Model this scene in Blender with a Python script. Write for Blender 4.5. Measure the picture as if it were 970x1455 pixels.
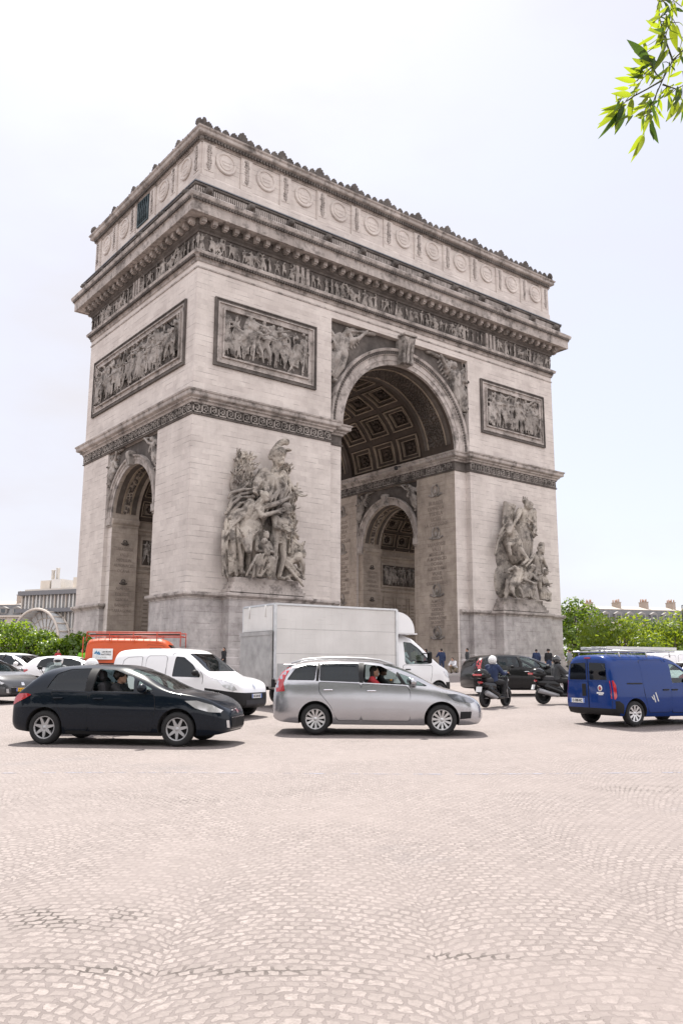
import bpy, bmesh, math, random
import numpy as np
from mathutils import Vector, Matrix, noise as mnoise

for o in list(bpy.data.objects):
    bpy.data.objects.remove(o)
SC = bpy.context.scene
COL = SC.collection
R = math.radians
PI = math.pi
random.seed(7)

# ------------------------------------------------------------------ camera
YAW, PITCH, ROLL = R(38.054), R(10.587), R(0.213)
CAM = Vector((-52.105, -67.976, 1.5))
fw = Vector((math.sin(YAW) * math.cos(PITCH), math.cos(YAW) * math.cos(PITCH), math.sin(PITCH)))
rt = Vector((math.cos(YAW), -math.sin(YAW), 0))
up = rt.cross(fw)
rt2 = rt * math.cos(ROLL) + up * math.sin(ROLL)
up2 = up * math.cos(ROLL) - rt * math.sin(ROLL)
cam_d = bpy.data.cameras.new('camera')
cam = bpy.data.objects.new('camera', cam_d)
COL.objects.link(cam)
M4 = Matrix((rt2, up2, -fw)).transposed().to_4x4()
M4.translation = CAM
cam.matrix_world = M4
cam_d.sensor_fit = 'VERTICAL'
cam_d.sensor_height = 36
cam_d.lens = 29.53
cam_d.clip_end = 6000
cam_d.clip_start = 0.1
SC.camera = cam
HR = Vector((math.cos(YAW), -math.sin(YAW), 0))     # across the street, to the east
HF = Vector((math.sin(YAW), math.cos(YAW), 0))      # towards the arch


def site(lat, dep, z=None):
    """A point LAT metres across and DEP metres along the line of sight from where the photographer stands."""
    p = Vector((CAM.x, CAM.y, 0)) + HR * lat + HF * dep
    p.z = ground_z(p.x, p.y) if z is None else z
    return p


def ground_z(x, y):
    r = math.hypot(x, y)
    return min(max((67 - r) * 0.027, 0), 1.0) + 0.08


# ------------------------------------------------------------------ light
SUN_EL = R(60)
SUN_AZ = R(24)                      # from +Y towards +X
S = Vector((math.sin(SUN_AZ) * math.cos(SUN_EL), math.cos(SUN_AZ) * math.cos(SUN_EL), math.sin(SUN_EL)))
sun_d = bpy.data.lights.new('sun', 'SUN')
sun_d.energy = 2.9
sun_d.angle = R(0.53)
sun_d.color = (1.0, 0.95, 0.88)
sun = bpy.data.objects.new('sun', sun_d)
COL.objects.link(sun)
sun.rotation_euler = S.to_track_quat('Z', 'Y').to_euler()
sun.location = (0, 0, 120)
W = bpy.data.worlds.new('World')
SC.world = W
W.use_nodes = True
nt = W.node_tree
nt.nodes.clear()
n_out = nt.nodes.new('ShaderNodeOutputWorld')
n_bg = nt.nodes.new('ShaderNodeBackground')
n_bg.inputs['Strength'].default_value = 0.11
n_sky = nt.nodes.new('ShaderNodeTexSky')
n_sky.sky_type = 'NISHITA'
n_sky.sun_disc = False
n_sky.sun_elevation = SUN_EL
n_sky.sun_rotation = SUN_AZ
n_sky.dust_density = 1.6
n_sky.air_density = 0.9
n_sky.ozone_density = 2.0
n_tc = nt.nodes.new('ShaderNodeTexCoord')
n_map = nt.nodes.new('ShaderNodeMapping')
n_map.inputs['Scale'].default_value = (1.0, 1.0, 2.6)
n_noise = nt.nodes.new('ShaderNodeTexNoise')
n_noise.inputs['Scale'].default_value = 1.5
n_noise.inputs['Detail'].default_value = 7
n_noise.inputs['Roughness'].default_value = 0.52
n_ramp = nt.nodes.new('ShaderNodeValToRGB')
n_ramp.color_ramp.elements[0].position = 0.44
n_ramp.color_ramp.elements[0].color = (0.80, 0.80, 0.80, 1)
n_ramp.color_ramp.elements[1].position = 0.66
n_ramp.color_ramp.elements[1].color = (1, 1, 1, 1)
n_mix = nt.nodes.new('ShaderNodeMix')
n_mix.data_type = 'RGBA'
L = nt.links.new
# unseen sky opposite the sun is brightened to add fill on the shaded fronts
n_dot = nt.nodes.new('ShaderNodeVectorMath')
n_dot.operation = 'DOT_PRODUCT'
n_dot.inputs[1].default_value = (math.sin(SUN_AZ), math.cos(SUN_AZ), 0)
n_mr = nt.nodes.new('ShaderNodeMapRange')
n_mr.inputs[1].default_value = 0.35
n_mr.inputs[2].default_value = -0.45
n_cc = nt.nodes.new('ShaderNodeMix')
n_cc.data_type = 'RGBA'
n_cc.inputs['A'].default_value = (2.88, 2.84, 3.05, 1)
n_cc.inputs['B'].default_value = (6.6, 6.35, 6.4, 1)
L(n_tc.outputs['Generated'], n_dot.inputs[0])
L(n_dot.outputs['Value'], n_mr.inputs[0])
L(n_mr.outputs[0], n_cc.inputs['Factor'])
L(n_cc.outputs['Result'], n_mix.inputs['B'])
L(n_tc.outputs['Generated'], n_map.inputs['Vector'])
L(n_map.outputs[0], n_noise.inputs['Vector'])
L(n_noise.outputs['Fac'], n_ramp.inputs[0])
L(n_ramp.outputs[0], n_mix.inputs['Factor'])
L(n_sky.outputs[0], n_mix.inputs['A'])
L(n_mix.outputs['Result'], n_bg.inputs['Color'])
L(n_bg.outputs[0], n_out.inputs[0])
SC.view_settings.view_transform = 'Standard'
SC.view_settings.look = 'None'
SC.view_settings.exposure = 1.45
SC.view_settings.gamma = 1.0
SC.view_settings.use_curve_mapping = False
SC.cycles.max_bounces = 8
SC.cycles.diffuse_bounces = 5
SC.cycles.transparent_max_bounces = 24
SC.cycles.use_denoising = True
SC.cycles.caustics_reflective = False
SC.cycles.caustics_refractive = False


# ------------------------------------------------------------------ materials
class N:
    """A small node-tree writer."""

    def __init__(self, name):
        self.m = bpy.data.materials.new(name)
        self.m.use_nodes = True
        self.t = self.m.node_tree
        self.b = self.t.nodes['Principled BSDF']
        self.out = self.t.nodes['Material Output']

    def n(self, kind, **kw):
        x = self.t.nodes.new('ShaderNode' + kind)
        for k, v in kw.items():
            if hasattr(x, k) and k not in x.inputs:
                setattr(x, k, v)
            else:
                x.inputs[k].default_value = v
        return x

    def l(self, a, b):
        self.t.links.new(a, b)

    def math(self, op, a, b=None, clamp=False):
        x = self.t.nodes.new('ShaderNodeMath')
        x.operation = op
        x.use_clamp = clamp
        for i, v in enumerate((a, b)):
            if v is None:
                continue
            if isinstance(v, (int, float)):
                x.inputs[i].default_value = v
            else:
                self.l(v, x.inputs[i])
        return x.outputs[0]

    def mix(self, f, a, b, blend='MIX'):
        x = self.t.nodes.new('ShaderNodeMix')
        x.data_type = 'RGBA'
        x.blend_type = blend
        for k, v in (('Factor', f), ('A', a), ('B', b)):
            if isinstance(v, (int, float)):
                x.inputs[k].default_value = v
            elif isinstance(v, tuple):
                x.inputs[k].default_value = v + (1,) if len(v) == 3 else v
            else:
                self.l(v, x.inputs[k])
        return x.outputs['Result']

    def ramp(self, f, lo, hi, a=0.0, b=1.0):
        x = self.n('MapRange')
        x.inputs[1].default_value = lo
        x.inputs[2].default_value = hi
        x.inputs[3].default_value = a
        x.inputs[4].default_value = b
        self.l(f, x.inputs[0])
        return x.outputs[0]

    def pos(self, scale=(1, 1, 1), rot=(0, 0, 0), obj=False):
        g = self.n('TexCoord').outputs['Object'] if obj else self.n('NewGeometry').outputs['Position']
        mp = self.n('Mapping')
        mp.inputs['Scale'].default_value = scale
        mp.inputs['Rotation'].default_value = rot
        self.l(g, mp.inputs['Vector'])
        return mp.outputs[0]

    def noise(self, vec, scale, detail=4, rough=0.55, dist=0.0):
        x = self.n('TexNoise')
        x.inputs['Scale'].default_value = scale
        x.inputs['Detail'].default_value = detail
        x.inputs['Roughness'].default_value = rough
        x.inputs['Distortion'].default_value = dist
        self.l(vec, x.inputs['Vector'])
        return x.outputs['Fac']

    def bump(self, h, strength, dist=0.02):
        x = self.n('Bump')
        x.inputs['Strength'].default_value = strength
        x.inputs['Distance'].default_value = dist
        self.l(h, x.inputs['Height'])
        self.l(x.outputs[0], self.b.inputs['Normal'])

    def set(self, **kw):
        for k, v in kw.items():
            self.b.inputs[k.replace('_', ' ')].default_value = v
        return self


def plain(name, col, rough=0.6, metal=0.0, var=0.12, scale=6.0, coat=0.0, bump=0.0, spec=None):
    m = N(name)
    v = m.noise(m.pos(obj=True), scale, 4)
    c = m.mix(m.ramp(v, 0.3, 0.7), tuple(x * (1 - var) for x in col), tuple(min(1, x * (1 + var)) for x in col))
    m.l(c, m.b.inputs['Base Color'])
    m.l(m.ramp(v, 0.3, 0.7, rough * 0.85, min(1, rough * 1.15)), m.b.inputs['Roughness'])
    m.b.inputs['Metallic'].default_value = metal
    if coat:
        m.b.inputs['Coat Weight'].default_value = coat
        m.b.inputs['Coat Roughness'].default_value = 0.03
    if spec is not None:
        m.b.inputs['Specular IOR Level'].default_value = spec
    if bump:
        m.bump(v, bump)
    return m.m


def stone(name, light, dark, dirt_shade, courses=True, streak=0.5, rough_bump=0.25, lo=0.45, hi=0.72):
    """Weathered limestone: courses, block-to-block tone, rain streaks, dark crust in random patches, some of it painted shade."""
    m = N(name)
    p = m.pos()
    sep = m.n('SeparateXYZ')
    m.l(p, sep.inputs[0])
    u = m.math('ADD', sep.outputs[0], sep.outputs[1])
    cmb = m.n('CombineXYZ')
    m.l(u, cmb.inputs[0])
    m.l(sep.outputs[2], cmb.inputs[1])
    big = m.noise(p, 0.35, 6, 0.6)
    fine = m.noise(p, 5.0, 6, 0.65)
    col = m.mix(m.ramp(big, 0.36, 0.66), dark, light)
    col = m.mix(m.ramp(fine, 0.3, 0.75, 0, 0.28), col, tuple(x * 0.72 for x in dark))
    if courses:
        br = m.n('TexBrick')
        br.inputs['Scale'].default_value = 1.0
        br.inputs['Mortar Size'].default_value = 0.008
        br.inputs['Mortar Smooth'].default_value = 0.3
        br.inputs['Brick Width'].default_value = 1.25
        br.inputs['Row Height'].default_value = 0.44
        br.inputs['Bias'].default_value = -0.35
        br.inputs['Color1'].default_value = (1.0, 1.0, 1.0, 1)
        br.inputs['Color2'].default_value = (0.76, 0.745, 0.75, 1)
        br.inputs['Mortar'].default_value = (0.74, 0.70, 0.68, 1)
        m.l(cmb.outputs[0], br.inputs['Vector'])
        col = m.mix(m.ramp(m.noise(p, 0.8, 3), .38, .62, .35, .85), col, br.outputs['Color'], 'MULTIPLY')
        # thin dark bedding lines that show only here and there
        fr = m.math('FRACT', m.math('MULTIPLY', sep.outputs[2], 1 / 0.44))
        line = m.math('LESS_THAN', fr, 0.10)
        brk = m.ramp(m.noise(m.pos(scale=(0.6, 0.6, 3.3)), 1.3, 3), 0.50, 0.62)
        col = m.mix(m.math('MULTIPLY', m.math('MULTIPLY', line, brk), 0.50), col, (0.12, 0.10, 0.095))
    st = m.noise(m.pos(scale=(1.1, 1.1, 0.12)), 1.0, 5, 0.6)
    col = m.mix(m.ramp(st, 0.50, 0.72, 0, streak), col, tuple(x * 0.45 for x in dark))
    crust = m.math('MULTIPLY', m.ramp(m.noise(p, 1.15, 7, 0.7), lo, hi), dirt_shade)
    col = m.mix(crust, col, (0.055, 0.048, 0.044))
    m.l(col, m.b.inputs['Base Color'])
    m.set(Roughness=0.88)
    m.b.inputs['Specular IOR Level'].default_value = 0.25
    h = m.noise(p, 9.0 if courses else 5.0, 6, 0.7)
    m.bump(h, rough_bump if courses else .6, 0.03 if courses else .06)
    return m.m


MAT = {}
MAT['wall'] = stone('limestone_wall', (0.69, 0.63, 0.585), (0.56, 0.505, 0.468), 0.14, streak=0.12, lo=.52, hi=.75)
MAT['base_wall'] = stone('limestone_base', (0.58, 0.54, 0.52), (0.41, 0.378, 0.365), 0.42, streak=0.40)
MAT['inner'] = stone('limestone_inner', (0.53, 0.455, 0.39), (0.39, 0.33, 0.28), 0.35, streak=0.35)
MAT['trim'] = stone('limestone_moulding', (0.55, 0.495, 0.46), (0.35, 0.31, 0.285), 0.75, courses=False, streak=0.55, lo=.48, hi=.66)  # crust strengthened to paint in shadow contrast on the mouldings
MAT['dark'] = stone('limestone_crust_shade', (0.20, 0.175, 0.158), (0.10, 0.087, 0.08), 0.70, courses=False, streak=0.4, lo=0.38, hi=0.66)  # black crust plus painted shade, for recessed grounds and bands
MAT['figure'] = stone('limestone_carving', (0.49, 0.445, 0.41), (0.26, 0.233, 0.212), 0.80, courses=False, streak=0.45, lo=0.47, hi=0.62)  # dirt patches also stand for shadows between the carved figures
MAT['group'] = stone('limestone_sculpture', (0.56, 0.50, 0.43), (0.28, 0.25, 0.226), 0.72, courses=False, streak=0.4, lo=0.485, hi=0.60)  # dirt patches also paint in the crevice shade of the groups
MAT['coffer'] = stone('dark_coffer_stone', (0.105, 0.08, 0.064), (0.062, 0.047, 0.038), 0.5, courses=False, streak=0.2)  # dark brown base for the vault fields, deeper than the frames
MAT['coffer_rib'] = stone('lit_edge_stone', (0.40, 0.325, 0.25), (0.25, 0.20, 0.155), 0.50, courses=False, streak=0.2)  # light catching the frame edges is put into this paler, warmer colour
MAT['letter'] = plain('engraved_letter', (0.25, 0.208, 0.178), 0.9)
MAT['zinc'] = plain('zinc_sheet', (0.17, 0.18, 0.20), 0.55, 0.3)


# ------------------------------------------------------------------ mesh builder
class MB:
    """Collects shapes; build() links them as ONE mesh object."""

    def __init__(self, T=None):
        self.v, self.f, self.mi, self.sm = [], [], [], []
        self.T = T
        self.cur = 0
        self.smooth = False

    def add(self, vs, fs, smooth=None, mi=None):
        k = len(self.v)
        if self.T is not None:
            T = self.T
            vs = [T(Vector(p)) if callable(T) else T @ Vector(p) for p in vs]
        self.v += [tuple(p) for p in vs]
        self.f += [tuple(i + k for i in f) for f in fs]
        self.mi += [self.cur if mi is None else mi] * len(fs)
        self.sm += [self.smooth if smooth is None else smooth] * len(fs)
        return self

    def box(self, x0, x1, y0, y1, z0, z1, bev=0.0):
        if bev:
            b = bev
            vs, fs = [], []
            # chamfered box: three shells
            for (sx, sy, sz) in ((b, b, 0), (b, 0, b), (0, b, b)):
                vs += [(x, y, z) for z in (z0 + sz, z1 - sz) for y in (y0 + sy, y1 - sy) for x in (x0 + sx, x1 - sx)]
            bm = bmesh.new()
            vv = [bm.verts.new(p) for p in vs]
            r = bmesh.ops.convex_hull(bm, input=vv)
            bm.verts.index_update()
            idx = {v: i for i, v in enumerate(bm.verts)}
            vs = [v.co[:] for v in bm.verts]
            fs = [[idx[v] for v in f.verts] for f in bm.faces]
            bm.free()
            return self.add(vs, fs)
        vs = [(x, y, z) for z in (z0, z1) for y in (y0, y1) for x in (x0, x1)]
        return self.add(vs, [(0, 2, 3, 1), (4, 5, 7, 6), (0, 1, 5, 4), (2, 6, 7, 3), (0, 4, 6, 2), (1, 3, 7, 5)])

    def prism(self, poly, axis, a, b, smooth=None):
        """POLY in the plane across AXIS, extruded from A to B. axis x: (y,z); y: (x,z); z: (x,y)."""
        def P(p, t):
            return {'x': (t, p[0], p[1]), 'y': (p[0], t, p[1]), 'z': (p[0], p[1], t)}[axis]
        n = len(poly)
        vs = [P(p, a) for p in poly] + [P(p, b) for p in poly]
        fs = [tuple(range(n)), tuple(range(2 * n - 1, n - 1, -1))]
        fs += [(i, (i + 1) % n, (i + 1) % n + n, i + n) for i in range(n)]
        return self.add(vs, fs, smooth)

    def lathe(self, prof, n=16, M=None, cap=True):
        """PROF of (r, h) turned about local z."""
        vs, fs = [], []
        m = len(prof)
        for i in range(n):
            a = 2 * PI * i / n
            for r, h in prof:
                p = Vector((r * math.cos(a), r * math.sin(a), h))
                vs.append(M @ p if M is not None else p)
        for i in range(n):
            for j in range(m - 1):
                a, b = i * m + j, ((i + 1) % n) * m + j
                fs.append((a, b, b + 1, a + 1))
        if cap:
            fs.append(tuple(i * m for i in range(n))[::-1])
            fs.append(tuple(i * m + m - 1 for i in range(n)))
        return self.add(vs, fs, True)

    def tube(self, pts, rad, n=8, closed=False):
        pts = [Vector(p) for p in pts]
        k = len(pts)
        rads = [rad] * k if isinstance(rad, (int, float)) else rad
        vs, fs = [], []
        prev = None
        for i, p in enumerate(pts):
            a = pts[(i - 1) % k] if (closed or i) else p
            b = pts[(i + 1) % k] if (closed or i < k - 1) else p
            d = (b - a).normalized()
            if prev is None:
                q = d.orthogonal().normalized()
            else:
                q = (prev - d * prev.dot(d))
                q = q.normalized() if q.length > 1e-6 else d.orthogonal().normalized()
            prev = q
            w = d.cross(q)
            for j in range(n):
                t = 2 * PI * j / n
                vs.append(p + (q * math.cos(t) + w * math.sin(t)) * rads[i])
        for i in range(k if closed else k - 1):
            for j in range(n):
                a, b = i * n + j, i * n + (j + 1) % n
                c, e = ((i + 1) % k) * n + (j + 1) % n, ((i + 1) % k) * n + j
                fs.append((a, b, c, e))
        if not closed:
            fs.append(tuple(range(n))[::-1])
            fs.append(tuple(range((k - 1) * n, k * n)))
        return self.add(vs, fs, True)

    def ball(self, c, r, nu=12, nv=8, M=None):
        r = (r, r, r) if isinstance(r, (int, float)) else r
        c = Vector(c)
        vs, fs = [], []
        def q(p):
            return c + ((M @ Vector(p)) if M is not None else Vector(p))
        vs.append(q((0, 0, -r[2])))
        for j in range(1, nv):
            t = -PI / 2 + PI * j / nv
            for i in range(nu):
                a = 2 * PI * i / nu
                vs.append(q((r[0] * math.cos(t) * math.cos(a), r[1] * math.cos(t) * math.sin(a), r[2] * math.sin(t))))
        vs.append(q((0, 0, r[2])))
        last = len(vs) - 1
        for i in range(nu):
            fs.append((0, 1 + (i + 1) % nu, 1 + i))
            fs.append((last, last - nu + i, last - nu + (i + 1) % nu))
        for j in range(nv - 2):
            for i in range(nu):
                a = 1 + j * nu + i
                b = 1 + j * nu + (i + 1) % nu
                fs.append((a, b, b + nu, a + nu))
        return self.add(vs, fs, True)

    def cap(self, a, b, ra, rb, n=8):
        """A tapered capsule, closed, for later voxel union."""
        a, b = Vector(a), Vector(b)
        d = b - a
        L_ = d.length
        if L_ < 1e-6:
            return self.ball(a, max(ra, rb), n, max(4, n // 2))
        M = d.to_track_quat('Z', 'Y').to_matrix().to_4x4()
        M.translation = a
        h = n // 2
        prof = [(max(1e-4, ra * math.cos(t)), ra * math.sin(t)) for t in [-PI / 2 * (1 - k / h) for k in range(h + 1)]]
        prof += [(max(1e-4, rb * math.cos(t)), L_ + rb * math.sin(t)) for t in [PI / 2 * k / h for k in range(h + 1)]]
        return self.lathe(prof, n, M)

    def sweep(self, path, prof, closed=False, smooth=False):
        """PROF of (offset, z) swept along a plan PATH (x, y); positive offset is to the right of travel."""
        n = len(path)
        P = [Vector((p[0], p[1])) for p in path]
        off = []
        for i in range(n):
            a = P[i] - P[i - 1] if (closed or i) else None
            b = P[(i + 1) % n] - P[i] if (closed or i < n - 1) else None
            na = Vector((a.y, -a.x)).normalized() if a is not None else None
            nb = Vector((b.y, -b.x)).normalized() if b is not None else None
            if na is None:
                off.append(nb)
            elif nb is None:
                off.append(na)
            else:
                s = na + nb
                off.append(s / max(0.15, s.dot(nb)) if s.length > 1e-6 else nb)
        m = len(prof)
        vs = [(P[i].x + off[i].x * o, P[i].y + off[i].y * o, z) for i in range(n) for o, z in prof]
        fs = []
        for i in range(n if closed else n - 1):
            for j in range(m - 1):
                a, b = i * m + j, ((i + 1) % n) * m + j
                fs.append((a, b, b + 1, a + 1))
        if not closed:
            fs.append(tuple(range(m)))
            fs.append(tuple(range((n - 1) * m, n * m))[::-1])
        return self.add(vs, fs, smooth)

    def arc(self, cx, cz, r, prof, n=40, a0=0.0, a1=PI):
        """PROF of (dr, d) swept round an arc in the (u, w) plane: local coordinates (u, d, w)."""
        m = len(prof)
        vs, fs = [], []
        for i in range(n + 1):
            a = a0 + (a1 - a0) * i / n
            for dr, d in prof:
                vs.append((cx + (r + dr) * math.cos(a), d, cz + (r + dr) * math.sin(a)))
        for i in range(n):
            for j in range(m - 1):
                q = i * m + j
                fs.append((q, q + m, q + m + 1, q + 1))
        fs.append(tuple(range(m)))
        fs.append(tuple(range(n * m, n * m + m))[::-1])
        return self.add(vs, fs, False)

    def mesh(self, name, mats):
        me = bpy.data.meshes.new(name)
        me.from_pydata(self.v, [], self.f)
        for m in (mats if isinstance(mats, (list, tuple)) else [mats]):
            me.materials.append(m)
        me.polygons.foreach_set('material_index', self.mi)
        me.polygons.foreach_set('use_smooth', self.sm)
        bm = bmesh.new()
        bm.from_mesh(me)
        bmesh.ops.recalc_face_normals(bm, faces=bm.faces)
        bm.to_mesh(me)
        bm.free()
        return me

    def build(self, name, mats, parent=None, sharp=None, **props):
        me = self.mesh(name, mats)
        if sharp:
            me.polygons.foreach_set('use_smooth', [True] * len(me.polygons))
            me.set_sharp_from_angle(angle=R(sharp))
        return link(name, me, parent, **props)


def link(name, me, parent=None, **props):
    o = bpy.data.objects.new(name, me)
    COL.objects.link(o)
    if parent is not None:
        o.parent = parent
    for k, v in props.items():
        o[k] = v
    return o


def thing(name, label, cat, loc=(0, 0, 0), rz=0.0, group=None, kind=None):
    o = bpy.data.objects.new(name, None)
    o.empty_display_size = 0.3
    COL.objects.link(o)
    o.location = loc
    o.rotation_euler = (0, 0, rz)
    tag(o, label, cat, group, kind)
    return o


def tag(o, label, cat, group=None, kind=None):
    o['label'] = label
    o['category'] = cat
    if group:
        o['group'] = group
    if kind:
        o['kind'] = kind
    return o


def copy_tree(root, loc, rz, label, group=None):
    c = root.copy()
    COL.objects.link(c)
    c.location, c.rotation_euler = loc, (0, 0, rz)
    c['label'] = label
    if group:
        c['group'] = group
    for ch in root.children:
        d = ch.copy()
        COL.objects.link(d)
        d.parent = c
        for g in ch.children:
            e = g.copy()
            COL.objects.link(e)
            e.parent = d
    return c


def baked(me, mods):
    """The mesh ME with modifiers applied: mods is a list of (type, {settings})."""
    o = bpy.data.objects.new('tmp', me)
    COL.objects.link(o)
    for kind, kw in mods:
        m = o.modifiers.new('m', kind)
        for k, v in kw.items():
            setattr(m, k, v)
    dg = bpy.context.evaluated_depsgraph_get()
    dg.update()
    r = bpy.data.meshes.new_from_object(o.evaluated_get(dg), depsgraph=dg)
    bpy.data.objects.remove(o)
    return r


def carve(mb, name, mat, voxel, smooth=2, T=None, rough=0.0):
    """Voxel union of everything in MB: one continuous carved surface."""
    me = mb.mesh(name, mat)
    r = baked(me, [('REMESH', dict(mode='VOXEL', voxel_size=voxel, use_smooth_shade=True)),
                   ('SMOOTH', dict(factor=0.5, iterations=smooth))])
    r.materials.clear()
    r.materials.append(mat)
    if rough:
        for v in r.vertices:
            v.co += mnoise.noise_vector(v.co * (2.2 / rough / 10)) * rough
    if T is not None:
        for v in r.vertices:
            v.co = T(v.co)
    r.name = name
    return r


def boolean(me, cutters, op='DIFFERENCE'):
    cs = []
    for c in cutters:
        o = bpy.data.objects.new('cutter', c)
        COL.objects.link(o)
        cs.append(o)
    r = baked(me, [('BOOLEAN', dict(operation=op, object=c, solver='EXACT')) for c in cs])
    for o in cs:
        bpy.data.objects.remove(o)
    return r


def pchip(pts):
    xs = [p[0] for p in pts]
    ys = [p[1] for p in pts]
    n = len(xs)
    h = [xs[i + 1] - xs[i] for i in range(n - 1)]
    d = [(ys[i + 1] - ys[i]) / h[i] for i in range(n - 1)]
    m = [d[0]] + [0 if d[i - 1] * d[i] <= 0 else 3 * (h[i - 1] + h[i]) / ((2 * h[i] + h[i - 1]) / d[i - 1] + (h[i] + 2 * h[i - 1]) / d[i]) for i in range(1, n - 1)] + [d[-1]]

    def f(x):
        if x <= xs[0]:
            return ys[0]
        if x >= xs[-1]:
            return ys[-1]
        i = max(k for k in range(n - 1) if xs[k] <= x)
        t = (x - xs[i]) / h[i]
        return ((2 * t ** 3 - 3 * t * t + 1) * ys[i] + (t ** 3 - 2 * t * t + t) * h[i] * m[i]
                + (-2 * t ** 3 + 3 * t * t) * ys[i + 1] + (t ** 3 - t * t) * h[i] * m[i + 1])
    return f


def text_mesh(body, size, mat, T, depth=0.01, align='CENTER', bold=0.0, sx=1.0):
    c = bpy.data.curves.new('t', 'FONT')
    c.body = body
    c.size = size
    c.align_x = align
    c.extrude = depth
    c.offset = bold
    c.resolution_u = 2
    o = bpy.data.objects.new('t', c)
    COL.objects.link(o)
    dg = bpy.context.evaluated_depsgraph_get()
    dg.update()
    me = bpy.data.meshes.new_from_object(o.evaluated_get(dg), depsgraph=dg)
    bpy.data.objects.remove(o)
    for v in me.vertices:
        v.co.x *= sx
        v.co = T(v.co)
    me.materials.clear()
    me.materials.append(mat)
    return me


def append_mesh(mb, me, mi=None):
    T, mb.T = mb.T, None
    mb.add([v.co[:] for v in me.vertices], [tuple(p.vertices) for p in me.polygons], mi=mi)
    mb.T = T
# ------------------------------------------------------------------ ground
def cobble_material():
    m = N('worn_fan_cobbles')
    p = m.pos(rot=(0, 0, R(38.05)))            # courses run across the street
    warp = m.noise(p, 1.6, 3)
    sep = m.n('SeparateXYZ')
    m.l(p, sep.inputs[0])
    wv = m.math('MULTIPLY', m.math('SUBTRACT', warp, 0.5), 0.14)
    u = m.math('ADD', sep.outputs[0], wv)
    v = m.math('ADD', sep.outputs[1], wv)
    WD = 1.35
    ul = m.math('MULTIPLY', m.math('SUBTRACT', m.math('FRACT', m.math('DIVIDE', u, WD)), 0.5), WD)
    RR = WD * 0.72
    ang = m.math('ARCSINE', m.math('DIVIDE', ul, RR))
    drop = m.math('MULTIPLY', m.math('SUBTRACT', 1.0, m.math('COSINE', ang)), RR)
    strip = m.math('FLOOR', m.math('DIVIDE', u, WD))
    vv = m.math('ADD', v, drop)
    uu = m.math('ADD', m.math('MULTIPLY', ang, RR), m.math('MULTIPLY', strip, 3.37))
    jit = m.noise(p, 9.0, 2)
    jv = m.math('ADD', m.math('MULTIPLY', m.math('SUBTRACT', jit, 0.5), 0.075), m.math('MULTIPLY', m.math('SUBTRACT', m.noise(p, 38.0, 2), 0.5), 0.030))
    cmb = m.n('CombineXYZ')
    m.l(m.math('ADD', uu, jv), cmb.inputs[0])
    m.l(m.math('ADD', vv, jv), cmb.inputs[1])
    br = m.n('TexBrick')
    br.offset = 0.5
    for k, x in (('Scale', 1.0), ('Mortar Size', 0.0115), ('Mortar Smooth', 0.3), ('Bias', 0.0), ('Brick Width', 0.088), ('Row Height', 0.080)):
        br.inputs[k].default_value = x
    br.inputs['Color1'].default_value = (0, 0, 0, 1)
    br.inputs['Color2'].default_value = (1, 1, 1, 1)
    br.inputs['Mortar'].default_value = (0.5, 0.5, 0.5, 1)
    m.l(cmb.outputs[0], br.inputs['Vector'])
    tone = m.n('SeparateColor')
    m.l(br.outputs['Color'], tone.inputs[0])
    stone_c = m.mix(tone.outputs[0], (0.217, 0.185, 0.173), (0.354, 0.307, 0.288))
    chip = m.noise(p, 42.0, 5, 0.7)
    stone_c = m.mix(m.ramp(chip, 0.42, 0.60, 0.0, 0.75), stone_c, (0.175, 0.150, 0.140))
    grain = m.noise(p, 160.0, 3, 0.7)
    stone_c = m.mix(m.ramp(grain, 0.3, 0.7, 0.0, 0.32), stone_c, (0.210, 0.184, 0.174))
    fill = m.mix(m.ramp(m.noise(p, 7.0, 5), 0.3, 0.7), (0.139, 0.116, 0.109), (0.199, 0.169, 0.161))
    mort = br.outputs['Fac']
    # where mortar has silted over the stones, and where it has washed out
    silt = m.ramp(m.noise(p, 0.55, 5, 0.6), 0.43, 0.62)
    col = m.mix(mort, stone_c, fill)
    col = m.mix(m.math('MULTIPLY', silt, m.ramp(m.noise(p, 14.0, 4, 0.7), 0.30, 0.62, 0.85, 0.30)), col, m.mix(m.ramp(m.noise(p, 3.0, 6, 0.7), .3, .7), (0.195, 0.166, 0.155), (0.253, 0.217, 0.205)))
    washed = m.math('MULTIPLY', m.ramp(m.noise(m.pos(rot=(0, 0, R(38.05)), scale=(0.35, 1.0, 1.0)), 0.75, 4, 0.55, 0.6), 0.60, 0.70, 0, .6), m.math('SUBTRACT', 1.0, silt))
    # the worst places, where the joints stand open
    for (u0, v0, du, dv) in ((.0, -81.30, 1.15, .075), (1.5, -81.08, .32, .06), (-.75, -80.45, .6, .28), (4.6, -75.0, .8, .35)):
        e1 = m.math('POWER', m.math('DIVIDE', m.math('SUBTRACT', sep.outputs[0], u0), du), 2)
        e2 = m.math('POWER', m.math('DIVIDE', m.math('SUBTRACT', sep.outputs[1], v0), dv), 2)
        washed = m.math('MAXIMUM', washed, m.ramp(m.math('ADD', e1, e2), 1.3, 0.1))
    gap = m.math('MULTIPLY', m.math('MULTIPLY', washed, m.math('GREATER_THAN', mort, 0.90)), m.ramp(m.noise(p, 5.0, 4, .6), .40, .54))
    col = m.mix(m.math('MULTIPLY', gap, 0.95), col, (0.045, 0.035, 0.03))
    # broad tone: pink dusty lanes, grey oily patches, specks
    lane = m.noise(m.pos(rot=(0, 0, R(38.05)), scale=(0.12, 0.5, 1)), 0.9, 5, 0.6)
    col = m.mix(m.ramp(lane, 0.35, 0.68, 0.0, 0.30), col, (0.269, 0.231, 0.216))
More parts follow.
